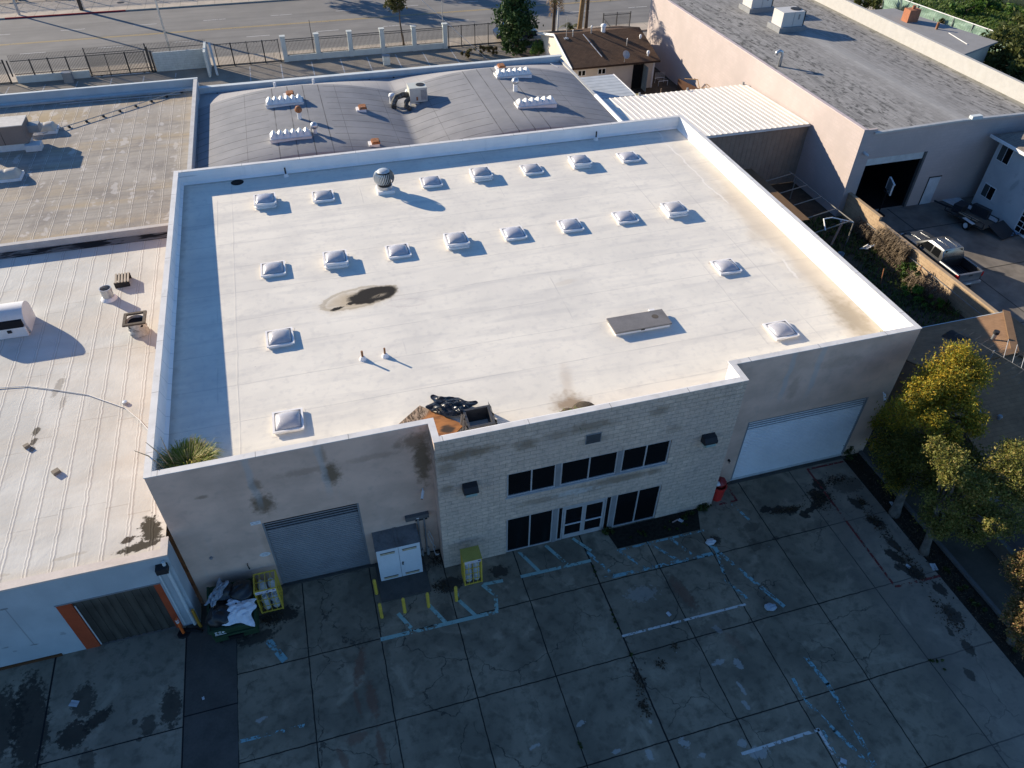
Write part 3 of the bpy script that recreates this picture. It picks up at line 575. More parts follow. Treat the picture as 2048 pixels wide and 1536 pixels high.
# roof hatch
hx, hy = 17.95, 4.02; hz = zr(hy+.45)
ht = thing('roof_hatch', 'long roof hatch with grey metal lid on a white curb', 'roof hatch', (hx+1.24,hy+.45,hz))
obj('curb', MB().box(hx,hx+2.45,hy,hy+.9,hz-.06,hz+.14), M['curb'], ht)
lid = plain('dull_grey_sheet_metal', (.23,.21,.19), .5, .12, 1.5, .3, dirt=(.13,.11,.09), damt=.5)
obj('lid', MB().box(hx-.06,hx+2.51,hy-.06,hy+.97,hz+.14,hz+.22), lid, ht)
obj('lid_stain', MB().cyl((hx+2.0,hy+.55,hz+.22),(hx+2.0,hy+.55,hz+.2225),.15,n=20), plain('dark_round_stain', (.10,.085,.07), .7), ht)
obj('latch', MB().box(hx+1.1,hx+1.26,hy-.09,hy-.06,hz+.12,hz+.18), M['dark'], ht)
obj('hinge', MB().box(hx+1.95,hx+2.2,hy+.97,hy+1.12,hz,hz+.2), M['curb'], ht)
def pipe(x, y, h, r, lab, m, cone=True, group=None):
    z = zr(y); p = thing('vent_pipe', lab, 'pipe', (x,y,z), group)
    obj('stack', MB().cyl((x,y,z),(x,y,z+h),r,n=12), m, p, smooth=40)
    if cone: obj('boot', MB().cyl((x,y,z-.01),(x,y,z+.16),.16,.075,n=14), M['curb'], p, smooth=40)
brown = plain('rusty_brown_pipe', (.22,.11,.05), .8, .3, 8)
pipe(7.57,5.28,.42,.045,'left of the two thin brown pipes in front of the black stain',brown); pipe(8.46,5.23,.42,.04,'right of the two thin brown pipes in front of the black stain',brown)
pipe(5.63,21.5,.5,.045,'thin dark pipe at the rear parapet, left of the turbine vent',M['dark']); pipe(23.75,21.6,.5,.045,'thin dark pipe at the rear parapet near the far right corner',M['dark'])
dz = zr(21.5); tag(obj('roof_drain', MB().lathe([(.0,.02),(.2,.025),(.30,.018),(.34,.006)], (3.05,21.45,dz), 20), M['black'], loc=(3.05,21.45,dz), fix=False), 'black round drain mouth at the rear left corner of the white roof', 'drain')
# plywood, tarp, curb box by the front parapet
pz_ = zr(1.2)
ply = MB().prism([(8.33,1.30),(9.25,2.05),(10.62,.62),(9.70,-.15)], 'z', pz_+.04, pz_+.075); gp = G('weathered_plywood')
n = gp.noise(1.3, 6, gp.vec(1,4,1,R(40)), .4); col = gp.mix(gp.rmp(n,.35,.7), (.40,.17,.06), (.20,.085,.035)); 
dd = gp.m('ADD', gp.m('MULTIPLY', gp.x, .74), gp.m('MULTIPLY', gp.y, -.74)); bare = gp.rmp(dd, 5.75, 5.95, 1, 0)
col = gp.mix(bare, col, gp.mix(gp.rmp(gp.noise(6, 4, gp.vec(3,1,1,R(40))), .4, .62), (.36,.26,.18), (.07,.05,.035))); col = gp.mix(gp.blob(gp.x, gp.y, 10.0, .55, .35, .3, 0, n, 1.5, .4, .9), col, (.06,.04,.03))
tag(obj('plywood_sheet', ply, gp.done(col, .85, n, .3), loc=(9.4,1,pz_)), 'rusty brown plywood sheet lying on the roof behind the front parapet', 'plywood')
bx = thing('roof_curb_box', 'open black curb box wrapped in plastic at the front roof edge', 'roof curb', (11.1,.4,zr(.4)))
zb = zr(.4); wb = MB(); x0, x1, ya, yb, ht_ = 10.62, 11.62, -.12, .86, .62
wb.box(x0,x0+.09,ya,yb,zb-.03,zb+ht_).box(x1-.09,x1,ya,yb,zb-.03,zb+ht_).box(x0+.09,x1-.09,yb-.09,yb,zb-.03,zb+ht_).box(x0+.09,x1-.09,ya,ya+.09,zb-.03,zb+ht_)
obj('frame', wb, plain('scuffed_black_plastic', (.045,.045,.047), .45, .3, 6), bx)
def sheet(c, rx, ry, seed, h, nu=26, nv=26, ang=0, droop=None):
    rr = np.random.RandomState(seed); ph = rr.rand(12)*6.28; fr = rr.uniform(3, 15, (12, 2))*rr.choice([-1, 1], (12, 2)); am = rr.uniform(.3, 1, 12)/fr[:, :].__abs__().sum(1)**.7
    def fn(u, v):
        p, q = (u-.5)*2, (v-.5)*2; w = sum(am[k]*abs(sin(fr[k,0]*u+fr[k,1]*v+ph[k])) for k in range(12))
        ed = 1+.12*sin(9*u+ph[0])*abs(q)+.15*sin(11*v+ph[1])*abs(p)
        x, y = p*rx*ed, q*ry*ed; X = c[0]+x*cos(ang)-y*sin(ang); Y = c[1]+x*sin(ang)+y*cos(ang)
        return (X, Y, c[2]+.02+h*w*(1.05-.5*max(p*p, q*q))+(droop(u, v) if droop else 0))
    return MB().grid(fn, nu, nv)
shiny = plain('shiny_black_plastic', (.012,.012,.013), .22, .2, 5)
wrap = sheet((10.35,1.6,zb+.04), .82, .48, 3, .30, 34, 26, R(-28))
tag(obj('plastic_tarp', wrap, shiny, loc=(10.35,1.6,zb), fix=False), 'crumpled shiny black plastic sheet trailing from the curb box', 'tarp')
sk2 = MB()
for k in range(40):
    a = k/40; 
skirt = MB().grid(lambda u, v: ((x1+.03+.10*v+.04*sin(19*u), ya+u*(yb-ya+.2), zb+ht_+.01-.62*v+.05*sin(23*u+3*v))), 22, 8)
skirt.grid(lambda u, v: ((x0-.03-.08*v-.05*sin(17*u), ya+u*(yb-ya), zb+ht_+.01-.6*v+.05*sin(21*u))), 22, 8)
obj('plastic_wrap', skirt, plain('grey_plastic_film', (.10,.10,.10), .3, .3, 5), bx, fix=False)
# plants on the roof
def grass(name, c, n, L, spread, mats, lab, cat='grass', seed=1, lean=(0,0), hang=None, group=None):
    rr = np.random.RandomState(seed); mb = MB()
    for i in range(n):
        a = rr.rand()*2*pi; r = spread*sqrt(rr.rand()); b = Vector((c[0]+r*cos(a), c[1]+r*sin(a)*.8, c[2])); l = L*rr.uniform(.5, 1.1)
        d = Vector((cos(a)*rr.uniform(.15,.9)+lean[0], sin(a)*rr.uniform(.15,.9)+lean[1], 0)); w = rr.uniform(.007, .016); s = Vector((-sin(a), cos(a), 0))*w
        p0 = b; p1 = b+d*l*.30+Vector((0,0,l*.65)); p2 = b+d*l*.75+Vector((0,0,l*.80)); p3 = b+d*l*1.05+Vector((0,0,l*.55))
        mb.add([p0-s,p0+s,p1-s,p1+s,p2-s*.7,p2+s*.7,p3], [(0,1,3,2),(2,3,5,4),(4,5,6)])
    return tag(obj(name, mb, mats, loc=c, fix=False), lab, cat, group)
leafG = mat_leaf('roof_grass_blades', [(.13,.20,.02),(.24,.30,.05),(.36,.34,.10),(.46,.38,.18)], .4)
ft = grass('fountain_grass', (1.15,.95,zr(.5)), 3000, .88, .5, leafG, 'large clump of wild grass growing in the front left corner of the white roof', seed=4, lean=(.05,.22))
obj('plume', MB().tube([(.7,.75,zr(.5)+.3),(.35,1.05,zr(.5)+1.2),(.1,1.2,zr(.5)+1.55)], [.01,.02,.008], 6).tube([(.6,.75,zr(.5)+.3),(.1,.9,zr(.5)+1.2),(-.25,.95,zr(.5)+1.5)], [.01,.02,.008], 6).tube([(.8,.75,zr(.5)+.3),(.6,1.2,zr(.5)+1.1),(.5,1.5,zr(.5)+1.4)], [.01,.02,.008], 6), plain('dry_seed_plume', (.42,.30,.17), .9), ft)
leafB = mat_leaf('sprouting_green_blades', [(.12,.20,.03),(.25,.36,.06),(.30,.30,.10)], .3)
grass('weeds', (14.55,-.35,zr(0)), 160, .55, .45, leafB, 'small green weeds sprouting from silt at the front roof edge', 'weeds', 5)
grass('weeds', (28.7,.62,zr(.6)), 170, .45, .35, leafB, 'small green weeds in the front right corner of the white roof', 'weeds', 6)
mb = MB().lathe([(.52,0),(.46,.10),(.32,.19),(.12,.23),(0,.235)], (15.15,.18,zr(.2)), 20); tag(obj('silt_mound', mb, plain('dark_silt', (.07,.055,.04), .95, .35, 9), loc=(15.15,.18,zr(.2)), smooth=True, fix=False), 'larger dark mound of silt behind the front parapet', 'silt')
mb = MB().lathe([(.3,0),(.25,.09),(.12,.13),(0,.135)], (14.5,.22,zr(.2)), 16); tag(obj('silt_mound', mb, plain('silt', (.08,.06,.04), .95, .35, 9), loc=(14.5,.22,zr(.2)), smooth=True, fix=False), 'smaller mound of silt left of the larger one at the roof edge', 'silt')
# ------------------------------------------------------------ left neighbour: low coated roof in two levels
LX0, LX1, LY0, LYM, LYB = -24.0, -.12, -.81, 20.75, 41.4
def zl(y): return 4.2+.01*(y+.8)
lw = thing('coated_roof_building', 'low pale blue industrial building with a seamed, stained coated roof left of the warehouse', 'building', (-6,LY0,0))
coatF = mat_old_coat('aged_roof_coating', (.50,.42,.32), False); coatR = mat_old_coat('stained_roof_coating', (.36,.285,.19), True)
nmb = MB().grid(lambda u, v: (LX0+u*(LX1-.1-LX0), LY0+.2+v*(LYM-LY0-.2), zl(LY0+.2+v*(LYM-LY0-.2))), 30, 30)
obj('front_roof', nmb, coatF, lw, fix=False)
RZ = 4.75
obj('rear_roof', MB().quad((LX0,LYM+.28,RZ),(.05,LYM+.28,RZ),(.05,LYB-.2,RZ),(LX0,LYB-.2,RZ)), coatR, lw, fix=False)
D0, D1, DT = -3.88, -.97, 2.86
gb = G('pale_blue_stucco'); n = gb.noise(.8, 5); n2 = gb.noise(16, 3); col = gb.mix(gb.rmp(n,.3,.7), (.44,.495,.52), (.375,.425,.45)); col = gb.mix(gb.m('MULTIPLY', gb.rmp(gb.noise(1,5,gb.vec(2.5,2.5,.3)),.55,.8),.2), col, (.26,.27,.27))
ghost = None
for u, v, ru, rv, k in ((-5.5,3.32,.16,.06,.7),(-5.46,1.0,.16,.05,.6),(-4.44,1.24,.11,.09,.35),(-6.14,.87,.09,.06,.35),(-6.3,1.2,.18,.05,.5),(-4.45,1.32,.1,.04,.3)):
    q = gb.m('MULTIPLY', gb.blob(gb.x, gb.z, u, v, ru, rv, 0, gb.noise(12,4), 1.6, .5, 1), k); ghost = q if ghost is None else gb.mx(ghost, q)
ghost = gb.mx(ghost, gb.m('MULTIPLY', gb.line(gb.x, -5.47, .02, .02), gb.m('MULTIPLY', gb.rmp(gb.z,.95,1.0), gb.rmp(gb.z,3.4,3.3,0,.4))))
col = gb.mix(ghost, col, (.12,.12,.12)); blueM = gb.done(col, .85, n2, .2)
lwall = MB()
lwall.box(LX0,D0-.22,LY0,LY0+.2,-.2,4.28).box(D1+.22,LX1,LY0,LY0+.2,-.2,4.28).box(D0-.22,D1+.22,LY0,LY0+.2,DT,4.28)
lwall.box(LX1-.15,LX1,LY0+.2,-.06,-.2,4.28)
obj('rear_wall', MB().box(LX0,.02,LYB-.18,LYB,0,5.42), blueM, lw)
obj('wall', lwall, blueM, lw)
obj('front_coping', MB().box(LX0,LX1+.03,LY0-.04,LY0+.28,4.281,4.36), plain('sun_bleached_coping', (.56,.50,.45), .7, .08, 2, dirt=(.4,.34,.28), damt=.4), lw)
obj('side_coping', MB().box(LX1-.22,LX1+.03,LY0+.281,-.05,4.27,4.355), plain('coping_paint', (.54,.49,.45), .7), lw)
obj('step_parapet', MB().box(LX0,-.05,LYM,LYM+.28,4.1,4.97), plain('grey_step_parapet', (.44,.42,.40), .8, .1, 2, dirt=(.3,.28,.26)), lw)
tarm = G('tar_patch'); n = tarm.noise(1.4, 6, tarm.vec(.4,3,3), .6); tar = tarm.done(tarm.mix(tarm.rmp(n,.46,.54), (.018,.017,.017), (.16,.155,.15)), .6)
obj('tar_flashing', MB().add([(LX0,LYM-.34,zl(LYM-.34)+.012),(-.22,LYM-.34,zl(LYM-.34)+.012),(-.22,LYM-.03,4.62),(LX0,LYM-.03,4.62)],[(0,1,2,3)]), tar, lw, fix=False)
obj('side_parapet', MB().box(.02,.27,LYM+4.0,LYB,3.0,5.45).box(-.03,.019,LYM+3.2,LYB,4.7,5.2), plain('grey_white_parapet', (.50,.49,.47), .8, .1, 2, dirt=(.34,.31,.28)), lw)
obj('rear_coping', MB().box(LX0,.3,LYB-.2,LYB+.03,5.421,5.47).box(LX0,.02,LYB-.55,LYB-.2,RZ,4.92), M['bluewhite'], lw)
gp2 = MB().tube([(LX0,LYB-.75,RZ+.16),(-4.5,LYB-.75,RZ+.16),(-.6,LYB-.95,RZ+.18)], .05, 6).tube([(-9,LYB-1.1,RZ+.1),(-1,LYB-1.25,RZ+.1)], .03, 6); obj('rear_pipes', gp2, M['steel'], lw)
# front roll-up opening with orange jambs
ob = MB().box(D0-.22,D0+.22,LY0-.012,LY0+.25,0,DT).box(D1,D1+.22,LY0-.012,LY0+.25,0,DT)
orange = plain('faded_orange_red_paint', (.38,.075,.03), .6, .12, 2); 
obj('door_jamb', MB().box(D0-.22,D0+.25,LY0-.012,LY0+.25,0,DT), orange, lw); obj('door_jamb', MB().box(D1,D1+.22,LY0-.012,LY0+.25,0,DT), orange, lw)
obj('door_head', MB().box(D0-.24,D1+.24,LY0-.02,LY0+.02,DT,DT+.05), M['grey'], lw)
vg = G('old_plank_door'); n = vg.noise(1.2,5,vg.vec(3,3,.5)); colv = vg.mix(vg.rmp(n,.35,.65), (.085,.075,.06), (.05,.045,.037)); colv = vg.mix(vg.m('MULTIPLY', vg.rmp(vg.z, 2.2, 2.9), .4), colv, (.16,.15,.13)); oldm = vg.done(colv, .85, n, .3)
pd = MB(); k = 10; wq = (D1-D0-.25)/k
for i in range(k):
    xx = D0+.25+i*wq; pd.box(xx+.012, xx+wq-.012, LY0+.08, LY0+.13, 0.02, DT)
    pd.box(xx-.02, xx+.02, LY0+.05, LY0+.079, 0.02, DT)
od = obj('sectional_door', pd, oldm, lw); obj('ladder_strip', MB().box(D0+.27,D0+.31,LY0+.03,LY0+.05,.02,DT-.25), M['lightgrey'], od)
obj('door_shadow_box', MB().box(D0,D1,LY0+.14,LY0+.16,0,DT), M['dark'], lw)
obj('base_trim', MB().box(LX0,-4.9,LY0-.05,LY0-.002,0,.12), plain('rusty_base_trim', (.10,.045,.02), .9), lw)
obj('downpipe', MB().tube([(-.30,LY0-.09,.1),(-.30,LY0-.09,4.1)], .06, 8), M['bluewhite'], lw)
obj('downpipe', MB().tube([(-.62,LY0-.06,.2),(-.62,LY0-.06,3.6)], .03, 8), M['bluewhite'], lw)
lt = thing('wall_lamp', 'dark box lamp at the top of the pale blue wall by the corner', 'lamp', (-.4,LY0,3.75)); obj('body', MB().box(-.6,-.22,LY0-.28,LY0,3.66,3.92), M['dark'], lt); obj('lens', MB().box(-.56,-.26,LY0-.24,LY0-.03,3.62,3.66), M['lightgrey'], lt)
# yellow guard post + drain at the corner, orange delineator
tag(obj('guard_post', MB().cyl((-.12,-1.0,0),(-.12,-1.0,1.15),.055), plain('ochre_paint', (.45,.24,.04), .7), loc=(-.12,-1.0,0), smooth=40), 'ochre guard post in the gap between the two buildings', 'post')
tag(obj('drain_hose', MB().tube([(-.75,-1.02,.05),(-.3,-1.12,.05),(-.05,-1.25,.05)], .06, 8), M['black'], loc=(-.4,-1.1,0), smooth=40), 'black drain hose on the ground at the building corner', 'hose')
dl = thing('delineator_post', 'orange delineator post with white bands beside the orange door jamb', 'traffic post', (-.72,-1.12,0))
obj('base', MB().cyl((-.72,-1.12,0),(-.72,-1.12,.05),.24,.2,8), M['black'], dl); obj('tube', MB().cyl((-.72,-1.12,.05),(-.72,-1.12,1.02),.055,.045), M['orange'], dl, smooth=40)
obj('band', MB().cyl((-.72,-1.12,.78),(-.72,-1.12,.85),.057), M['white'], dl, smooth=40); obj('band', MB().cyl((-.72,-1.12,.90),(-.72,-1.12,.95),.055), M['white'], dl, smooth=40)

# things on the front coated roof
def hood():
    x0, x1, y0, y1 = -8.75, -6.62, 13.5, 14.75; z0 = zl(13)
    t = thing('exhaust_hood', 'big white curved exhaust hood with a dark grille on the coated roof', 'roof vent', (-7.7,14.1,z0))
    prof = [(y0+.1,z0-.05),(y1,z0-.05),(y1,z0+.75)]
    for k in range(1, 13): a = k/12*pi*.92; prof.append((y1-.66+.66*cos(a), z0+.75+.66*sin(a)))
    prof.append((y0-.05, z0+.62))
    gx = obj('shell', MB().prism(prof, 'x', x0, x1), plain('white_hood_metal', (.62,.61,.60), .45, .06, 2, dirt=(.4,.38,.35), damt=.3), t, smooth=35)
    a, b = Vector((0,y0-.05,z0+.62)), Vector((0,y0+.1,z0-.05))
    obj('grille', MB().prism([(y0-.22,z0+.60),(y0+.05,z0+.60),(y0+.05,z0+.98),(y0-.12,z0+.94)], 'x', x0+.03, x1-.10), M['black'], t)
    gr = MB().box(x0+.02,x1-.06,y0-.20,y0-.07,z0+.02,z0+.58); obj('front_box', gr, M['white'], t); obj('latch', MB().box(-7.42,-7.25,y0-.25,y0-.2,z0+.35,z0+.5), M['dark'], t)
    return t
hd = hood(); hd.scale = (1, 1, .88)
z0 = zl(14.3); t = thing('open_flue', 'short open round galvanised flue on the coated roof', 'flue', (-3.5,15.3,z0))
mb = MB().lathe([(.25,-.02),(.27,.62),(.24,.62),(.22,.05),(0,.05)], (-3.5,15.4,z0), 24); obj('tube', mb, M['steel'], t, smooth=40, fix=False); obj('collar', MB().lathe([(.40,-.02),(.30,.14),(.26,.15)], (-3.5,15.4,z0), 20), M['curb'], t, smooth=True, fix=False)
obj('throat', MB().cyl((-3.5,15.4,z0+.3),(-3.5,15.4,z0+.31),.22), M['dark'], t)
z0 = zl(15.5); t = thing('slatted_vent', 'small slatted wooden pallet-like vent behind the open flue', 'vent', (-2.95,16.5,z0))
for k in range(5): obj('slat', MB().obox((-3.22+k*.14,16.6,z0+.32),(.085,.85,.03),R(4)), plain('bleached_board', (.42,.37,.30), .9) if k == 0 else bpy.data.materials['bleached_board'], t)
obj('bearer', MB().obox((-2.95,16.25,z0+.15),(.68,.08,.3),R(4)), M['dark'], t); obj('bearer', MB().obox((-2.95,16.95,z0+.15),(.68,.08,.3),R(4)), M['dark'], t)
z0 = zl(11.3); t = thing('duct_stand', 'black square frame on a collapsed wrapped duct by the warehouse parapet', 'duct', (-1.9,12.1,z0))
f = MB(); c0 = (-1.9,12.3,z0+.72)
for q in ((-.42,0,.12,.96),(.42,0,.12,.96),(0,-.42,.72,.12),(0,.42,.72,.12)): f.box(c0[0]+q[0]-q[2]/2,c0[0]+q[0]+q[2]/2,c0[1]+q[1]-q[3]/2,c0[1]+q[1]+q[3]/2,c0[2],c0[2]+.09)
obj('frame', f, plain('scorched_wood', (.10,.085,.07), .8, .4, 6), t); obj('neck', MB().lathe([(.40,.0),(.44,.1),(.34,.22),(.42,.34),(.33,.46),(.40,.6),(.40,.72)], (-1.9,12.25,z0), 18), plain('wrapped_duct', (.45,.44,.42), .6, .3, 5, dirt=(.02,.02,.02), damt=.9), t, smooth=True, fix=False)
obj('liner', MB().box(-2.2,-1.6,11.95,12.6,z0+.5,z0+.6), M['black'], t)
for (x, y, s, lab) in ((-4.27,4.2,.26,'small tan box lying on the front coated roof'),(-5.55,5.9,.2,'small dark box beside the sludge spots on the coated roof')):
    tag(obj('roof_box', MB().obox((x,y,zl(y)+.065),(s,s*.8,.13),R(35)), plain('grey_tan_box'+str(s), (.22,.19,.15), .8), loc=(x,y,zl(y))), lab, 'box')
tag(obj('round_vent', MB().lathe([(.11,0),(.10,.09),(.0,.10)], (-2.14,7.5,zl(7.5)), 14), M['steel'], loc=(-2.14,7.5,zl(7.5)), fix=False), 'small round cap on the coated roof near the curved cable', 'roof vent')
hp = [(-10,9.75),(-7.23,9.82),(-6.2,9.65),(-5.22,9.2),(-3.68,8.42),(-2.12,7.18),(-1.5,6.3),(-1.11,5.59),(-.4,4.3)]
tag(obj('roof_cable', MB().tube([(x,y,zl(y)+.035) for x, y in hp], .02, 6), M['coping'], loc=(-4,8,zl(8)), smooth=True), 'long pale cable curving across the front coated roof', 'cable')
tag(obj('pipe_stub', MB().cyl((-.75,14.6,zl(14)),(-.75,14.6,zl(14)+.62),.15), M['white'], loc=(-.75,14.6,zl(14)), smooth=40), 'short white pipe against the warehouse wall on the coated roof', 'pipe')
# things on the rear coated roof
hb = thing('rooftop_cooler', 'large brown rooftop cooler on legs at the left edge of the rear coated roof', 'air cooler', (-10.9,33.9,RZ))
brn = plain('brown_grey_sheet', (.205,.165,.145), .6, .06, 1.2); obj('cabinet', MB().box(-12.8,-9.65,33.15,34.7,RZ+.42,RZ+1.55), brn, hb)
obj('top_panel', MB().box(-12.8,-9.62,33.11,34.74,RZ+1.55,RZ+1.6), plain('pale_top_sheet', (.50,.46,.40), .5), hb); obj('side_duct', MB().box(-9.65,-9.0,33.9,34.6,RZ+.75,RZ+1.2), M['grey'], hb)
obj('seam', MB().box(-10.99,-10.96,33.14,33.15,RZ+.42,RZ+1.55), M['dark'], hb); obj('plate', MB().box(-11.1,-11.0,33.135,33.145,RZ+1.15,RZ+1.3), M['white'], hb)
obj('stand', MB().box(-12.6,-9.8,33.2,33.4,RZ,RZ+.42).box(-12.6,-9.8,34.4,34.6,RZ,RZ+.42).box(-10.0,-9.8,33.4,34.4,RZ,RZ+.42), M['lightgrey'], hb); obj('drip_tray', MB().box(-9.9,-9.0,32.75,33.5,RZ+.02,RZ+.40), M['lightgrey'], hb)
beige = plain('ambered_acrylic', (.52,.46,.37), .3, .1, 3)
def barrel_sky(x, y, n, L, lab, rz=0, hum=3):
    t = thing('barrel_skylight', lab, 'skylight', (x,y,RZ), 'barrel skylights on the coated roof')
    obj('curb', MB().box(x-L/2,x+L/2,y-.55,y+.55,RZ-.02,RZ+.16), M['curb'], t)
    def fn(u, v):
        k = abs(sin(u*hum*pi))**.35; e = min(1, min(u, 1-u)*14)
        a = (v*2-1)*pi/2; return (x-L/2+.04+u*(L-.08), y+.5*sin(a), RZ+.16+(.34+.08*k)*e*cos(a))
    obj('dome', MB().grid(fn, 40, 14), beige, t, smooth=True, fix=False); return t
barrel_sky(-10.75,29.3,2,2.5,'barrel skylight with amber domes, front one of two on the rear coated roof'); barrel_sky(-9.6,35.9,2,2.2,'barrel skylight behind the brown rooftop cooler')
gl = thing('gas_line', 'thin pipe on dark blocks running diagonally over the rear coated roof', 'pipe', (-5,38,RZ))
p0, p1 = Vector((-9.3,35.2,RZ+.14)), Vector((-.5,41.0,RZ+.14)); obj('pipe', MB().tube([p0,p1], .03, 6), plain('pale_gas_pipe', (.46,.42,.36), .7), gl, smooth=40)
for k in range(9):
    q = p0.lerp(p1, .05+k*.112); obj('block', MB().obox((q.x,q.y,RZ+.055),(.14,.24,.11),R(30)), M['dark'], gl)

# ------------------------------------------------------------ grey double-vault building behind
BX0, BX1, BY0, BY1 = .28, 28.1, 22.5, 40.7  # building and roof items scaled about the camera; left neighbour's roofs moved likewise
bb = thing('vaulted_roof_building', 'building with a grey double-vaulted felt roof behind the white-roofed warehouse', 'building', (13.5,30,0))
def zb_(x, y):
    c = 6.95 if x < 13.95 else 21.0; t = (x-c)/7.0; v = 4.68+1.1*max(0, 1-t*t*.98)
    lo = 4.55
    if y > 37.15: k = (y-37.15)/(BY1-37.15); return v*(1-k)+lo*k
    if y < 25.9: k = min(1,(25.9-y)/1.2); return v*(1-k)+4.45*k
    return v
ys = [BY0, 24.0, 24.7, 25.3, 25.895, 25.905, 28, 30, 32, 34, 36, 37.145, 37.155, 38.5, 39.6, BY1-.05]
mb = MB(); nx = 108; vs = []
for y in ys:
    for i in range(nx+1):
        x = BX0+(BX1-BX0)*i/nx; vs.append((x, y, zb_(x, y)))
mb.add(vs, [(j*(nx+1)+i, j*(nx+1)+i+1, (j+1)*(nx+1)+i+1, (j+1)*(nx+1)+i) for j in range(len(ys)-1) for i in range(nx)])
obj('felt_roof', mb, mat_cap_sheet(), bb, fix=False, smooth=30)
obj('wall', MB().box(BX0,BX1,BY1-.05,BY1+.12,0,4.95).box(BX1-.02,BX1+.12,BY0,BY1-.05,0,4.62).box(BX0,BX1,BY0-.2,BY0,0,4.4), M['bluewhite'], bb)
obj('rear_parapet', MB().box(BX0,BX1+.1,BY1-.26,BY1+.14,4.951,5.03).box(BX0,BX1,BY1-.22,BY1-.051,4.4,4.95), M['bluewhite'], bb)
obj('parapet_pipe', MB().tube([(BX0+.3,BY1-.45,4.68),(26.4,BY1-.5,4.68),(27.0,BY1-.8,4.72),(27.3,38.8,4.75)], .035, 6), M['steel'], bb)
obj('gutter', MB().tube([(BX1+.04,BY0+.2,4.7),(BX1+.04,32.6,4.72)], .16, 8), M['white'], bb, smooth=40); obj('side_flashing', MB().box(BX1-.1,BX1+.14,32.6,BY1,4.621,4.75), plain('pale_side_flashing', (.45,.45,.43), .7), bb)
beads = MB()
for k in range(14):
    xx = 1.5+k*1.85; beads.obox((xx,BY1-.48,4.63),(.12,.14,.08))
obj('pipe_block', beads, M['dark'], bb)
def pleat(x, y, n, L, W_, lab):
    z = zb_(x, y)-.02; t = thing('pleated_skylight', lab, 'skylight', (x,y,z), 'white pleated skylights on the grey vaulted roof')
    obj('curb', MB().box(x-L/2,x+L/2,y-W_/2,y+W_/2,z-.25,z+.20), M['curb'], t); mb = MB(); w = (L-.12)/n
    obj('rail', MB().box(x-L/2-.03,x+L/2+.03,y-W_/2-.03,y-W_/2,z+.12,z+.2), M['lightgrey'], t)
    for i in range(n):
        xa = x-L/2+.06+i*w; xb = xa+w; ya, yb = y-W_/2+.05, y+W_/2-.05
        def fn(u, v, xa=xa, ya=ya, yb=yb):
            e = 1-abs(u*2-1)**1.5; k = sin(pi*min(1, max(0, v)))**.55
            return (xa+u*w, ya+v*(yb-ya), z+.20+(.13+.22*e)*k)
        mb.grid(fn, 8, 10)
    obj('domes', mb, plain('milky_acrylic', (.74,.73,.68), .35, .05, 2) if 'milky_acrylic' not in bpy.data.materials else bpy.data.materials['milky_acrylic'], t, smooth=50, fix=False)
pleat(6.15,34.1,6,2.45,1.0,'pleated skylight on the left vault, rear one'); pleat(6.18,28.5,6,2.5,1.0,'pleated skylight on the left vault, front one near the white parapet')
pleat(22.5,29.65,6,2.75,1.0,'pleated skylight on the right vault, front one beside the small flue'); pleat(22.55,35.35,6,2.65,1.0,'pleated skylight on the right vault, rear one beside a rusty vent')
for (x, y, lab) in ((11.05,32.5,'rusty square roof vent between the two vaults'),(11.1,26.9,'rusty square roof vent close to the white rear parapet'),(22.0,36.8,'rusty square roof vent behind the right rear pleated skylight'),(6.5,35.2,'low rusty square vent behind the left rear pleated skylight')):
    z = zb_(x, y)-.05; t = thing('square_vent', lab, 'roof vent', (x,y,z), 'rusty square vents'); obj('curb', MB().box(x-.34,x+.30,y-.3,y+.3,z-.1,z+.2), M['curb'], t)
    obj('lid', MB().box(x-.16,x+.36,y-.30,y+.34,z+.2,z+.30).box(x-.1,x+.3,y-.26,y+.3,z+.3,z+.36), M['rust'], t)
for (x, y, h, r, lab, mt) in ((6.94,31.2,.42,.13,'dark capped flue on the left vault','rust'),(7.7,28.75,.28,.13,'galvanised turbine flue beside the left front pleated skylight','steel'),(21.86,32.3,.5,.15,'white flue with round cap between the right pleated skylights','steel')):
    z = zb_(x, y); t = thing('flue', lab, 'flue', (x,y,z)); obj('stack', MB().cyl((x,y,z-.05),(x,y,z+h),r,n=14), M['white'], t, smooth=40); obj('flue_cap', MB().lathe([(r*.9,h),(r*1.7,h+.08),(r*1.8,h+.22),(r*1.2,h+.38),(0,h+.42)], (x,y,z), 14), M[mt], t, smooth=True, fix=False)
for (x, y, lab) in ((5.65,38.6,'short white pipe on the rear slope of the left vault'),(8.4,38.9,'tiny white pipe right of the short one')):
    z = zb_(x, y); tag(obj('vent_pipe', MB().cyl((x,y,z-.02),(x,y,z+.35),.09,n=10), M['white'], loc=(x,y,z), smooth=40), lab, 'pipe')
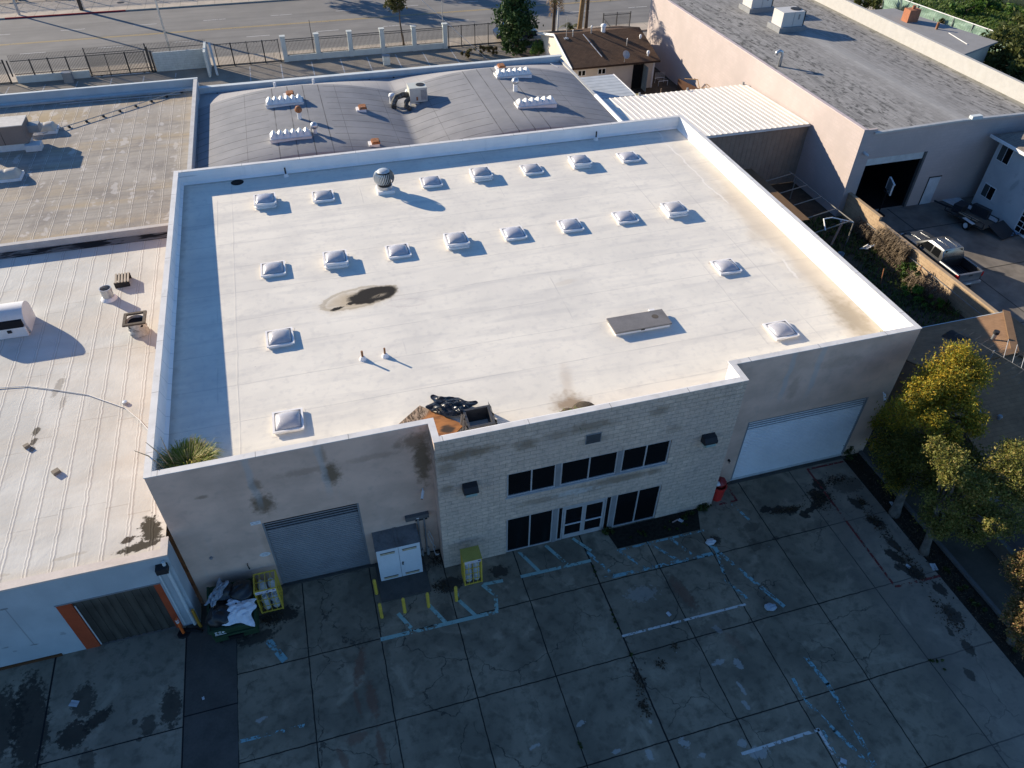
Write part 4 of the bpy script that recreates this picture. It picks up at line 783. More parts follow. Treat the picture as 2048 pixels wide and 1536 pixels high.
# package unit
ax, ay = 15.2, 34.1; az = zb_(ax, ay)-.1
au = thing('package_unit', 'white package air conditioner with black ducts in the valley of the grey roof', 'air conditioner', (ax,ay,az))
acw = plain('cream_cabinet', (.50,.50,.44), .5, .06, 2); obj('cabinet', MB().box(ax-.62,ax+.62,ay-.55,ay+.55,az+.22,az+1.2), acw, au)
obj('coil_grille', MB().box(ax+.16,ax+.56,ay-.563,ay-.551,az+.35,az+1.05), M['grey'], au); gl_ = MB()
for k in range(8): gl_.box(ax+.16,ax+.56,ay-.575,ay-.564,az+.38+k*.085,az+.40+k*.085)
obj('grille_bars', gl_, acw, au); obj('fan', MB().cyl((ax+.25,ay+.05,az+1.2),(ax+.25,ay+.05,az+1.23),.30,n=20), M['dark'], au); obj('stand', MB().beam((ax-.6,ay-.5,az-.1),(ax-.6,ay-.5,az+.22),.07).beam((ax+.6,ay-.5,az-.1),(ax+.6,ay-.5,az+.22),.07).beam((ax-.6,ay+.5,az-.1),(ax-.6,ay+.5,az+.22),.07).beam((ax+.6,ay+.5,az-.1),(ax+.6,ay+.5,az+.22),.07).beam((ax-.6,ay-.5,az+.2),(ax+.6,ay-.5,az+.0),.05), M['lightgrey'], au)
obj('rust_spot', MB().box(ax-.18,ax-.05,ay-.556,ay-.551,az+.35,az+.6), M['rust'], au)
dark_duct = plain('mottled_duct_wrap', (.07,.068,.06), .7, .5, 7, dirt=(.4,.39,.36), damt=.7)
obj('duct', MB().tube([(ax-.6,ay-.1,az+.6),(ax-1.0,ay-.05,az+.65),(ax-1.5,ay-.1,az+.55),(ax-1.75,ay-.3,az+.25),(ax-1.8,ay-.5,az-.05)], .2, 12), dark_duct, au, smooth=True)
obj('duct', MB().tube([(ax-.6,ay-.3,az+.5),(ax-.9,ay-.6,az+.35),(ax-1.0,ay-.95,az+.2),(ax-.7,ay-1.1,az+.0)], .17, 12), dark_duct, au, smooth=True); obj('duct_elbow', MB().lathe([(.2,.0),(.2,.45),(.26,.5),(.2,.66),(0,.7)], (ax-1.75,ay+.3,az+.0), 12), M['white'], au, smooth=True, fix=False); obj('duct_elbow', MB().lathe([(.2,.0),(.2,.45),(.26,.5),(.2,.66),(0,.7)], (ax-.5,ay+.75,az+.0), 12), M['white'], au, smooth=True, fix=False)
# ------------------------------------------------------------ street behind
struct('road', MB().quad((-90,62.55,0),(120,62.55,0),(120,80.7,0),(-90,80.7,0)), (lambda g: g.done(
    g.mix(g.m('MULTIPLY', g.rmp(g.noise(1,6,g.vec(.05,1.1,1),.3),.42,.7), .5), g.mix(g.rmp(g.noise(.3,5),.3,.7), (.225,.215,.20), (.185,.178,.168)), (.135,.13,.125)), .92, g.noise(40,3), .3))(G('worn_road_asphalt')))
struct('pavement', MB().box(-90,120,60.1,62.4,-.02,.10).box(-90,120,80.85,86.2,-.02,.12), (lambda g: g.done(
    g.mix(g.mx(g.per(g.x,1.9,.03,0,.03),0.0), g.mix(g.rmp(g.noise(1,5),.3,.7),(.47,.40,.32),(.38,.33,.27)), (.25,.22,.18)), .9, g.noise(30,3), .2))(G('pale_pavement')))
kerbm = plain('grey_kerb', (.33,.31,.27), .9)
struct('kerb', MB().box(-90,120,62.41,62.56,-.02,.11).box(-9.6,120,80.69,80.84,-.02,.13).box(-90,-21.9,80.69,80.84,-.02,.13), kerbm)
struct('red_kerb', MB().box(-21.9,-9.6,80.68,80.845,-.02,.132), plain('red_kerb_paint', (.26,.02,.03), .8))
lm = MB(); ym = MB()
for y, off in ((75.12,-13.2),(68.33,-8.8)):
    k = -9
    while k < 11: x1 = off+k*7.18; lm.quad((x1-2.35,y-.055,.005),(x1,y-.055,.005),(x1,y+.055,.005),(x1-2.35,y+.055,.005)); k += 1
struct('lane_dashes', lm, mat_paint('white_lane_paint', (.60,.59,.57), .36))
for d in (-.12,.12): ym.quad((-90,71.68+d-.05,.005),(120,71.68+d-.05,.005),(120,71.68+d+.05,.005),(-90,71.68+d+.05,.005))
struct('centre_lines', ym, mat_paint('yellow_centre_paint', (.50,.35,.12), .36))
struct('rear_lot', MB().quad((-30,38.9,-.005),(29,38.9,-.005),(29,60.1,-.005),(-30,60.1,-.005)), plain('rear_lot_concrete', (.26,.225,.18), .9, .15, .8, dirt=(.15,.13,.11)))
sl = MB()
for x in (-23,-20.2,-17.6,-14.6,-11.9,-9.0,-6.2,-3.4,3.3,6.2,9.1,11.9,14.5,17.35,20.1,23.0): stripe(sl, [(x,59.2),(x-.03,47)], .10, 0)
struct('stall_marks', sl, mat_paint('faded_stall_paint', (.50,.49,.47), .4))
def pickets(x0, x1, y, z0, z1, sp=.125, r=.0125):
    mb = MB(); n = max(1, int((x1-x0)/sp))
    for i in range(n+1):
        x = x0+(x1-x0)*i/n; mb.box(x-r,x+r,y-r,y+r,z0,z1)
    return mb
def iron(name, lab, x0, x1, y, z0, z1, rails, posts, deco=False, group=None):
    t = thing(name, lab, 'fence', ((x0+x1)/2,y,z0), group)
    obj('picket_panel', pickets(x0,x1,y,z0,z1), M['iron'], t)
    for z in rails: obj('rail', MB().box(x0,x1,y-.025,y+.025,z-.022,z+.022), M['iron'], t)
    for x in posts: obj('post', MB().box(x-.04,x+.04,y-.045,y+.045,0,z1+.03), M['iron'], t)
    if deco:
        mb = MB(); n = int((x1-x0)/.75)
        for i in range(n): xx = x0+(i+.5)*(x1-x0)/n; mb.box(xx-.15,xx-.11,y-.02,y+.02,z1-.17,z1-.03).box(xx+.11,xx+.15,y-.02,y+.02,z1-.17,z1-.03)
        obj('scroll_band', mb, M['iron'], t)
    return t
pale = plain('pale_block_paint', (.50,.53,.51), .85, .08, 2, dirt=(.36,.37,.35), damt=.3)
iron('iron_fence', 'black iron picket fence at the far left end of the rear lot', -26, -17.45, 60.0, .05, 2.1, (.15,1.85), (-26,-23,-20,-17.5))
t = thing('dwarf_wall_fence', 'low pale block wall topped with black iron pickets, left of the sliding gate', 'fence', (-13.9,60,0)); obj('wall', MB().box(-16.95,-10.85,59.95,60.15,0,.62), pale, t)
obj('picket_panel', pickets(-16.95,-10.85,60.05,.62,2.45), M['iron'], t); obj('rail', MB().box(-16.95,-10.85,60.02,60.08,1.87,1.93), M['iron'], t); obj('rail', MB().box(-16.95,-10.85,60.02,60.08,.74,.79), M['iron'], t)
for x in (-17.2,-15.4,-13.9,-12.4): obj('post', MB().box(x-.05,x+.05,60.0,60.1,.6,2.0), M['iron'], t)
t = iron('sliding_gate', 'black iron sliding gate between the low wall and the solid block wall', -10.75, -5.75, 59.9, .12, 1.98, (.14,1.92), (-10.72,-9.1,-7.4,-5.75)); obj('track', MB().box(-10.8,-5.7,59.85,59.95,0,.05), M['steel'], t)
for x in (-9.9,-6.2): obj('wheel', MB().cyl((x,59.86,.08),(x,59.94,.08),.09,n=12), M['dark'], t)
iron('iron_fence', 'black iron picket fence behind the sliding gate, close to the pavement', -10.8, -.3, 60.4, .1, 2.45, (.3,1.95), (-10.8,-5.6))
bwm = mat_shingle('painted_block', (.50,.53,.51), (.46,.49,.475), (.34,.36,.35), .42, .205, 'xz', (.38,.40,.38), .3)
t = thing('block_wall', 'solid pale painted block wall beside the gate in the rear lot', 'wall', (-2.8,60,0)); obj('wall', MB().box(-5.1,-.45,59.95,60.15,0,1.7), bwm, t); obj('post', MB().box(-5.55,-5.4,59.9,60.05,0,2.3), M['iron'], t); obj('post', MB().box(-5.3,-5.15,59.9,60.05,0,1.9), M['iron'], t)
t = thing('return_wall', 'pale wall stub with pilaster running toward the grey vaulted roof', 'wall', (-.2,58.6,0)); obj('wall', MB().box(-.42,-.2,57.3,60.3,0,2.25), pale, t); obj('brace', MB().beam((.35,57.6,0),(.1,60,2.2),.2,.12), pale, t)
iron('rolling_gate', 'black iron gate right of the pale wall stub', .5, 6.3, 59.85, .1, 2.1, (.13,2.05), (.5,1.95,3.4,4.85,6.3), True)
px = [6.78+i*3.165 for i in range(6)]
t = thing('pilaster_fence', 'pale low wall with six square pilasters and iron panels between them', 'fence', (14.7,59.9,0))
for x in px: q = obj('pilaster', MB().box(x-.21,x+.21,59.68,60.1,0,2.28), pale, t); obj('cap', MB().box(x-.26,x+.26,59.63,60.15,2.28,2.36), pale, q)
for a, b in zip(px, px[1:]):
    obj('dwarf_wall', MB().box(a+.21,b-.21,59.78,60.0,0,.52), pale, t); q = obj('picket_panel', pickets(a+.24,b-.24,59.89,.52,2.0), M['iron'], t)
    obj('rail', MB().box(a+.22,b-.22,59.86,59.92,1.97,2.02).box(a+.22,b-.22,59.86,59.92,1.80,1.84).box(a+.22,b-.22,59.86,59.92,.56,.60), M['iron'], q)
iron('driveway_gate', 'black iron gate between the last pilaster and the dark green tree', 22.95, 28.6, 59.8, .08, 2.1, (.12,2.05), (22.95,24.3,25.7,27.1,28.6), True)
iron('iron_fence', 'tall black iron fence by the corner of the big pale building', 38.9, 41.9, 58.0, .1, 2.7, (.3,2.5), (38.9,40.4,41.9)); t = thing('stair_rail', 'black handrail sloping down beside the tall iron fence', 'handrail', (39.3,55,0))
obj('rail', MB().tube([(38.95,57.9,2.2),(39.4,55.8,1.5),(39.9,53.6,1.0)], .03, 6), M['iron'], t)
for k in range(7): y = 57.5-k*.6; obj('baluster', MB().box(38.98+k*.14,39.0+k*.14,y-.012,y+.012,.2,2.05-k*.17), M['iron'], t)
# far side fence and hedge
t = iron('far_fence', 'pale grey railing along the far side of the street', -40, 14, 87.6, .1, 2.6, (.4,2.3), range(-40,15,3)); 
def mesh_leaves(c, rad, n, size, seed, jitter=.25, lo=-1.0):
    """leaf quads spread through clumps inside an ellipsoid"""
    rr = np.random.RandomState(seed); pts = []
    nc = max(6, int(n/70)); cc = rr.normal(size=(nc,3)); cc /= np.linalg.norm(cc,axis=1)[:,None]; cc *= (rr.rand(nc)**.4)[:,None]; cc[:,2] = np.where(cc[:,2] < lo, lo, cc[:,2])
    idx = rr.randint(0, nc, n); p = cc[idx]*np.array(rad)*.85+rr.normal(size=(n,3))*jitter*min(rad)*.55
    return leaf_mesh(p+np.array(c), size, rr), cc*np.array(rad)*.85+np.array(c)
def leaf_mesh(p, size, rr, up=.5):
    n = len(p); d = rr.normal(size=(n,3)); d /= np.linalg.norm(d,axis=1)[:,None]; e = rr.normal(size=(n,3)); e[:,2] += up; s = np.cross(d, e); s /= np.linalg.norm(s,axis=1)[:,None]+1e-6
    l = size*rr.uniform(.5,1.5,n)[:,None]; w = l*.42
    mb = MB(); a = p-d*l*.5; b = p+s*w*.5+d*l*.05; c2 = p+d*l*.5; e2 = p-s*w*.5+d*l*.05
    V = np.stack([a,b,c2,e2],1).reshape(-1,3); mb.v = [tuple(q) for q in V]; mb.f = [(4*i,4*i+1,4*i+2,4*i+3) for i in range(n)]; mb.m = [0]*n
    return mb
bark = plain('pale_peeling_bark', (.13,.115,.10), .95, .35, 5, dirt=(.08,.065,.05), damt=.7, bump=.6); barkD = plain('dark_bark', (.10,.075,.055), .95, .3, 5, bump=.6)
def tree(name, lab, base, crown, leafm, barkm, tr=.16, lean=(0,0), cat='tree', group=None, extra=(), jit=.25):
    """crown: list of (centre, radii, leaves, size)"""
    t = thing(name, lab, cat, base, group); b = Vector(base); top = Vector(crown[0][0]); fork = b.lerp(top, .55)+Vector((lean[0],lean[1],0))
    tm = MB().tube([b-Vector((0,0,.1)), b.lerp(fork,.15)+Vector((.02,.03,0)), b.lerp(fork,.5)+Vector((lean[0]*.3,lean[1]*.3,0)), fork], [tr*1.35,tr,tr*.85,tr*.6], 9)
    lm_ = MB(); k = 0
    for c, rd, n, sz in crown:
        mb, cc = mesh_leaves(c, rd, n, sz, hash_(base)+k, jit); k += 1; lm_.add(mb.v, mb.f); c = Vector(c)
        tm.tube([fork-Vector((0,0,.2)), fork.lerp(c,.5)+Vector((.1,-.1,-.05)), c], [tr*.5,tr*.32,tr*.14], 6)
        for q in cc[::max(1, len(cc)//9)]: tm.tube([fork.lerp(c,.6), c.lerp(Vector(q),.5)+Vector((0,0,.1)), Vector(q)], [tr*.2,tr*.12,tr*.04], 5)
    for a, m_, e in extra: tm.tube([a,m_,e], [tr*.3,tr*.2,tr*.08], 6)
    obj('trunk', tm, barkm, t, smooth=True); obj('crown', lm_, leafm, t, fix=False); return t
def hash_(b): return int(abs(b[0]*131+b[1]*977))%9973
leafD = mat_leaf('glossy_dark_green_leaves', [(.020,.045,.012),(.035,.07,.02),(.055,.10,.03)], .2)
leafS = mat_leaf('street_tree_leaves', [(.045,.055,.015),(.08,.085,.025),(.12,.10,.04)], .3)
tree('street_tree', 'small street tree with reddish green crown by the pilaster fence', (18.6,61.4,.1), [((18.2,61.2,4.3),(1.25,1.2,1.4),1500,.26),((18.3,61.4,6.0),(1.3,1.3,1.2),900,.26)], leafS, barkD, .11)
tree('round_tree', 'dense dark green broadleaf tree at the end of the driveway gate', (29.2,56.6,0), [((28.8,55.8,3.3),(2.1,2.0,2.3),4200,.36),((28.6,55.5,1.5),(1.6,1.5,1.1),1300,.34),((29.0,55.9,5.1),(1.6,1.6,1.2),1200,.36)], leafD, barkD, .2)
tree('scrub_hedge', 'scrubby dry shrub bed at the foot of the driveway gate', (25.6,56.8,0), [((25.8,56.8,.45),(2.1,.8,.45),1100,.22),((24.2,56.3,.45),(.9,.6,.5),400,.22)], mat_leaf('dry_scrub_leaves', [(.06,.06,.02),(.12,.11,.03),(.16,.10,.05)], .25), barkD, .05, cat='shrub')
tree('shrub', 'green leafy shrub between the dark tree and the brown roofed house', (30.2,53.2,0), [((30.3,53.0,1.4),(.9,1.2,1.0),700,.3)], mat_leaf('bright_shrub_leaves', [(.05,.10,.02),(.10,.17,.04)], .3), barkD, .06, cat='shrub')
frond = mat_leaf('palm_fronds', [(.05,.075,.02),(.09,.10,.03),(.13,.11,.05)], .25); dry = mat_leaf('dry_palm_skirt', [(.20,.13,.06),(.27,.18,.09),(.14,.09,.05)], .25)
def palm(lab, base, h, r, nf, L, seed, lean=(0,0), skirt=10):
    rr = np.random.RandomState(seed); t = thing('palm_tree', lab, 'palm', base, 'palms along the street'); b = Vector(base); tp = b+Vector((lean[0],lean[1],h))
    obj('trunk', MB().tube([b-Vector((0,0,.1)), b.lerp(tp,.3), b.lerp(tp,.7), tp], [r*1.3,r,r,r*1.15], 12), barkD if skirt > 8 else plain('ochre_palm_trunk', (.22,.15,.08), .95, .3, 4, bump=.5), t, smooth=True)
    for nm, n, dz, mt in (('frond_crown', nf, .55, frond), ('dry_skirt', skirt, -1.1, dry)):
        mb = MB()
        for i in range(n):
            a = rr.rand()*6.28; l = L*rr.uniform(.75,1.1); e0 = rr.uniform(-.1,1.1) if dz > 0 else rr.uniform(-1.3,-.6); pts = []
            for k in range(9):
                s = k/8; x = l*s*cos(e0)*(.95 if dz > 0 else .5); z = l*(s*sin(e0)-.75*s*s*(1 if dz > 0 else .35)); pts.append(tp+Vector((cos(a)*x, sin(a)*x, z)))
            for k in range(1, 9):
                p = pts[k]; d = (pts[k]-pts[k-1]).normalized(); sd_ = Vector((-sin(a),cos(a),0))
                for sgn in (-1,1):
                    for o in (0,.5):
                        q = p-d*(l/8*o); wl = .62*(1-abs(k/8-.45))*l/2.6; tip = q+sd_*sgn*wl+d*wl*.45-Vector((0,0,wl*.45)); w = d*.055
                        mb.add([q-w, q+w, tip], [(0,1,2)])
        obj(nm, mb, mt, t, fix=False)
    return t
palm('palm with a dark trunk, nearest the dark green tree', (33.1,56.9,0), 7.0, .17, 30, 3.0, 3, (.1,0), 18); palm('palm with leaning ochre trunk behind the brown roofed house', (36.1,57.6,0), 7.2, .24, 24, 2.8, 5, (.5,.2), 7); palm('slender grey palm right of the leaning one', (37.0,57.9,0), 8.0, .17, 18, 2.4, 8, (.05,0), 12)
palm('young palm with short trunk between the taller palms', (35.7,58.6,0), 1.3, .2, 16, 1.9, 11, (0,0), 8)
for (x, y, h, r, lab, mt) in ((-3.75,62.0,10.5,.085,'slim grey light pole on the near pavement behind the solid block wall','steel'),(22.9,62.1,9.5,.04,'thin pale pole behind the last pilaster','steel'),(9.6,61.6,3.1,.03,'thin dark sign post behind the second pilaster','dark'),(34.9,60.6,8,.09,'white pole between the palms','white'),(-20.6,81.6,11.5,.12,'tall grey pole on the far pavement at the left','steel')):
    t = thing('street_pole', lab, 'pole', (x,y,.1)); obj('shaft', MB().tube([(x,y,0),(x-.02,y,h)], [r*1.2,r*.8], 10), M[mt], t, smooth=40)
    if h > 9: obj('arm', MB().tube([(x,y,h),(x+.1,y-1.0,h+.3),(x+.15,y-2.2,h+.35)], r*.5, 6), M[mt], t); obj('lamp_head', MB().box(x-.05,x+.35,y-2.9,y-2.1,h+.3,h+.45), M[mt], t)
t = thing('utility_pole', 'dark wooden utility pole on the far pavement by the red kerb', 'pole', (-14.3,81.9,.1)); obj('shaft', MB().tube([(-14.3,81.9,0),(-14.3,81.9,12.5)], [.21,.15], 10), barkD, t, smooth=40); obj('crossarm', MB().box(-15.5,-13.1,81.84,81.96,11.5,11.65), barkD, t); obj('guard', MB().tube([(-14.0,81.9,0),(-14.12,81.9,5)], .045, 6), M['steel'], t)
tag(obj('manhole_cover', MB().cyl((-10.4,83.9,.12),(-10.4,83.9,.126),.42,n=20), M['dark'], loc=(-10.4,83.9,.12)), 'dark manhole cover on the far pavement', 'manhole cover')
t = thing('guy_wire', 'thin pale wire slanting down to the yard behind the driveway gate', 'wire', (24,57,0)); obj('strand', MB().tube([(16.5,63.0,10.0),(20.5,60.0,4.6),(25.8,55.4,.1)], .018, 5), M['lightgrey'], t)
t = thing('parked_car', 'dark blue car half hidden behind the dense dark tree', 'car', (31.7,60.9,0)); carp = plain('dark_blue_car_paint', (.02,.035,.07), .25, .05, 1, .3, bump=0)
body = MB().prism([(28.2,.35),(32.5,.35),(32.7,.6),(32.5,.85),(31.5,.98),(30.8,1.42),(29.2,1.45),(28.4,1.0),(28.1,.8)], 'y', 60.2-.0, 61.8); obj('body', body, carp, t, smooth=30); obj('windscreen', MB().add([(31.56,60.3,1.0),(31.56,61.7,1.0),(30.88,61.6,1.41),(30.88,60.4,1.41)], [(0,1,2,3)]), M['glass'], t, fix=False)
for x in (29.0,31.8):
    for y in (60.18,61.64): obj('wheel', MB().cyl((x,y,.31),(x,y+.18,.31),.31,n=16), M['black'], t)
t = thing('meter_cabinet', 'small grey green cabinet standing in the rear lot behind the vaulted building', 'cabinet', (16.05,56.6,0)); obj('case', MB().box(15.75,16.4,56.4,57.0,0,.78), pale, t); obj('lid', MB().box(15.72,16.43,56.37,57.03,.78,.84), M['grey'], t)
tag(obj('utility_box', MB().box(-12.95,-12.2,58.9,59.5,0,.85).box(-12.98,-12.17,58.87,59.53,.85,.9), M['grey'], loc=(-12.6,59.2,0)), 'grey utility cabinet standing in the rear lot by the low wall', 'cabinet')
t = thing('broadleaf_tree', 'large tree across the street, mostly above the picture', 'tree', (6,88,0)); obj('trunk', MB().tube([(6,88,0),(6,88,5)], [.3,.2], 8), barkD, t); mb, _ = mesh_leaves((6,88,7),(4.5,3,2.5),2600,.5,77); obj('crown', mb, leafD, t, fix=False)
t = thing('broadleaf_tree', 'second large tree across the street to the right', 'tree', (17,90,0)); obj('trunk', MB().tube([(17,90,0),(17,90,5)], [.3,.2], 8), barkD, t); mb, _ = mesh_leaves((17,90,7.5),(5,3,3),3000,.5,78); obj('crown', mb, leafD, t, fix=False)
hg, _ = mesh_leaves((-14,89.5,.7),(26,1.2,.9),5200,.4,79); tag(obj('dark_hedge', hg, leafD, loc=(-14,89.5,0), fix=False), 'dark hedge behind the railing on the far side of the street', 'hedge')
# ------------------------------------------------------------ brown-roofed house behind, sheds, canopy
hs = thing('brown_roof_house', 'small cream house with brown shingle gable roof behind the vaulted building', 'house', (34.8,48,0))
HX0, HX1, HYF, HYR, HYB, HZE, HZR = 30.75, 38.75, 44.1, 49.2, 54.2, 2.6, 3.92
shm = mat_shingle('brown_shingles', (.125,.075,.045), (.10,.058,.035), (.055,.035,.022), .34, .19, 'xy', (.06,.04,.028), .5, .8)
rf = MB().add([(HX0-.25,HYF,HZE),(HX1+.15,HYF,HZE),(HX1+.15,HYR,HZR),(HX0-.25,HYR,HZR),(HX1+.15,HYB,HZE),(HX0-.25,HYB,HZE)], [(0,1,2,3),(3,2,4,5)])
rf.add([(HX0-.25,HYF,HZE-.1),(HX1+.15,HYF,HZE-.1),(HX1+.15,HYR,HZR-.1),(HX0-.25,HYR,HZR-.1),(HX1+.15,HYB,HZE-.1),(HX0-.25,HYB,HZE-.1)], [(0,1,2,3),(3,2,4,5)]); rr_ = obj('roof', rf, shm, hs, fix=False)
cream = plain('cream_stucco', (.60,.52,.43), .85, .06, 1.2, dirt=(.42,.36,.30), damt=.4)
hw = MB(); hw.prism([(44.7,0),(53.6,0),(53.6,2.6),(49.2,3.78),(44.7,2.6)], 'x', HX0, HX0+.15).prism([(44.7,0),(53.6,0),(53.6,2.6),(49.2,3.78),(44.7,2.6)], 'x', HX1-.25, HX1-.1)
hw.box(HX0+.15,36.6,44.7,44.85,0,2.6).box(37.75,HX1-.25,44.7,44.85,0,2.6).box(36.6,37.75,44.7,44.85,2.2,2.6).box(HX0+.15,HX1-.25,53.45,53.6,0,2.6); obj('wall', hw, cream, hs)
obj('rake_board', MB().beam((HX0-.26,HYF-.02,HZE-.06),(HX0-.26,HYR,HZR-.06),.05,.2), M['white'], hs); obj('rake_board', MB().beam((HX0-.26,HYR,HZR-.06),(HX0-.26,HYB,HZE-.06),.05,.2), M['white'], hs); obj('fascia', MB().box(HX0-.25,HX1+.15,HYF-.03,HYF-.001,HZE-.16,HZE-.01), plain('dark_brown_fascia', (.05,.03,.02), .8), hs)
obj('corner_trim', MB().box(HX1-.22,HX1-.08,44.66,44.7,0,2.45), M['white'], hs); d = obj('open_door', MB().box(37.6,37.66,43.75,44.68,.05,2.15), plain('grey_green_door', (.20,.24,.25), .6), hs); obj('doorway', MB().box(36.6,37.75,44.9,44.95,0,2.2), M['black'], hs)
for x in (31.3,33.2):
    w = obj('window', MB().box(x,x+.75,44.66,44.7,1.65,2.15), M['white'], hs); obj('pane', MB().box(x+.06,x+.33,44.645,44.66,1.7,2.1), M['glass'], w); obj('pane', MB().box(x+.42,x+.69,44.645,44.66,1.7,2.1), M['glass'], w)
def hz_(x, y): return HZE+(y-HYF)/(HYR-HYF)*(HZR-HZE)
for (x, y, h, r, cap, lab, mt) in ((35.2,49.0,.45,.2,.26,'round white ventilator on the brown roof','white'),(34.0,48.9,.45,.07,.09,'thin vent pipe on the brown roof near the ridge','steel'),(32.1,48.6,.4,.05,.05,'thin pipe at the left end of the brown roof','steel'),(36.6,46.6,.45,.05,.05,'thin pipe in the middle of the brown roof','steel'),(38.0,44.9,.25,.08,.14,'small white vent at the front right corner of the brown roof','white'),(38.3,47.5,.15,.08,.12,'small white vent near the right rake of the brown roof','white')):
    z = hz_(x,y); t = thing('roof_vent', lab, 'roof vent', (x,y,z)); obj('stack', MB().cyl((x,y,z-.05),(x,y,z+h),r,n=12), M[mt], t, smooth=40); obj('cap', MB().lathe([(cap,h-.05),(cap*1.02,h+.08),(cap*.7,h+.18),(0,h+.22)], (x,y,z), 14), M[mt], t, smooth=True, fix=False)
tag(obj('roof_pole', MB().tube([(33.1,48.6,hz_(33,48.6)+.12),(33.7,45.2,hz_(33,45.2)+.08)], .04, 6), M['steel'], loc=(33.4,47,3)), 'loose metal pole lying down the slope of the brown roof', 'pole')
t = thing('antenna_mast', 'thin mast on the left edge of the brown roof', 'mast', (31.4,48.4,3.6)); obj('mast', MB().cyl((31.4,48.4,3.6),(31.4,48.4,5.6),.025), M['steel'], t); obj('foot', MB().box(31.2,31.6,48.25,48.55,3.68,3.76), M['steel'], t)
t = thing('satellite_dish', 'grey satellite dish at the front eave of the brown roof', 'satellite dish', (35.5,44.3,2.7)); c = Vector((35.5,44.2,3.3)); dn = Vector((.2,-.75,.55)).normalized(); mb = MB(); ux = dn.orthogonal().normalized(); uy = dn.cross(ux)
for i in range(5):
    pass
mb.grid(lambda u, v: c+ux*(.36*v*cos(u*2*pi))+uy*(.36*v*sin(u*2*pi))+dn*(.10*v*v), 20, 4); obj('reflector', mb, plain('grey_dish', (.38,.39,.38), .5), t, smooth=True, fix=False); obj('mount', MB().tube([(35.5,44.3,2.62),(35.48,44.3,3.1),(35.48,44.25,3.3)], .03, 6).tube([(35.48,44.2,3.0),(35.6,43.8,3.2),(35.6,43.7,3.5)], .015, 5), M['steel'], t)
sh = thing('metal_shed', 'shed with pale blue flat metal roof between the house and the white canopy', 'shed', (32,39,0)); sm = (lambda g: g.done(g.mix(g.per(g.y,.62,.03,0,.03), g.mix(g.rmp(g.noise(1.5,4),.3,.7),(.46,.49,.51),(.38,.41,.43)), (.18,.20,.22)), .55, None))(G('ribbed_metal_sheet'))
obj('roof', MB().box(30.2,33.25,36.6,41.4,2.72,2.8), sm, sh); obj('edge_trim', MB().box(33.25,33.31,36.6,41.4,2.68,2.83), M['white'], sh); obj('wall', MB().box(30.3,33.1,36.8,41.2,0,2.72), cream, sh)
t = thing('iron_gate_frame', 'rusty pale pipe railing at the house door behind the canopy', 'railing', (36,38.5,0))
for z in (.9,1.5): obj('rail', MB().tube([(33.6,39.5,z),(36.4,39.2,z),(37.2,38.6,z)], .04, 6), plain('dull_tan_pipe', (.30,.25,.19), .7), t)
for x, y in ((33.6,39.5),(36.4,39.2),(37.2,38.6),(37.4,40.3)): obj('post', MB().cyl((x,y,0),(x,y,1.6),.045), plain('tan_post', (.28,.2,.14), .8), t)
tag(obj('plank', MB().beam((34.7,38.4,.9),(35.1,40.2,1.4),.3,.05), plain('yellowish_plank', (.55,.47,.22), .7), loc=(34.9,39,0)), 'yellowish plank leaning inside the railing', 'plank')
t = thing('wire_chair', 'white wire garden chair on the ground between house and pale wall', 'chair', (39.8,45.2,0)); wc = MB()
for x in (39.4,40.3):
    for y in (44.8,45.6): wc.tube([(x,y,0),(x,y,.45)], .02, 5)
obj('legs', wc, M['white'], t); obj('seat', pickets(39.4,40.3,45.2,.43,.47,.1,.012).box(39.38,40.32,44.78,44.82,.43,.47).box(39.38,40.32,45.58,45.62,.43,.47), M['white'], t); obj('back', pickets(39.4,40.3,45.62,.47,.95,.1,.012), M['white'], t)
t = thing('metal_gate', 'rust brown gate panel with bent bars by the pale building wall', 'gate', (40.2,40.3,0)); obj('panel', MB().beam((39.6,41.6,0.9),(40.6,37.8,0.9),.05,1.8), plain('rust_brown_panel', (.10,.05,.03), .9), t); obj('bent_bars', MB().tube([(40.1,41.4,1.8),(40.7,40.2,2.1),(40.5,39.3,1.7),(41.0,38.4,2.0),(41.0,37.4,1.5)], .04, 5).tube([(40.9,39.6,1.4),(40.7,38.6,2.3),(41.05,37.6,2.0)], .03, 5), plain('ochre_bar', (.33,.2,.09), .8), t)
# white corrugated canopy
cn = thing('corrugated_canopy', 'white corrugated metal canopy with dark board front against the big pale building', 'canopy', (34,29,0)); CX0, CX1, CY0, CY1, CZ = 28.45, 41.08, 24.6, 33.4, 4.3
mb = MB(); per = .42; n = int((CX1-CX0)/per); prof = []
for i in range(n):
    x = CX0+i*per
    for dx, dz in ((0,0),(.25,0),(.28,.03),(.38,.03)): prof.append((x+dx, dz))
prof.append((CX1, 0)); vs = [(x, CY0, CZ+dz+.2) for x, dz in prof]+[(x, (CY0+CY1)/2, CZ+dz+.0) for x, dz in prof]+[(x, CY1, CZ+dz-.2) for x, dz in prof]; k = len(prof)
mb.add(vs, [(j*k+i, j*k+i+1, (j+1)*k+i+1, (j+1)*k+i) for j in range(2) for i in range(k-1)])
canm = plain('white_ribbed_sheet', (.74,.685,.60), .5, .05, 1, dirt=(.56,.50,.43), damt=.35); obj('roof_sheet', mb, canm, cn, fix=False)
bf = MB(); x = 29.8; bd = plain('grey_brown_board', (.29,.225,.175), .85, .12, 2)
while x < 41.0: bf.box(x+.008,x+.352,24.86,24.9,0,CZ+.15); bf.box(x+.352,x+.368,24.885,24.9,0,CZ+.15); x += .36
obj('board_front', bf, bd, cn); obj('front_beam', MB().box(CX0,41.1,24.62,24.85,CZ+.02,CZ+.17), M['white'], cn)
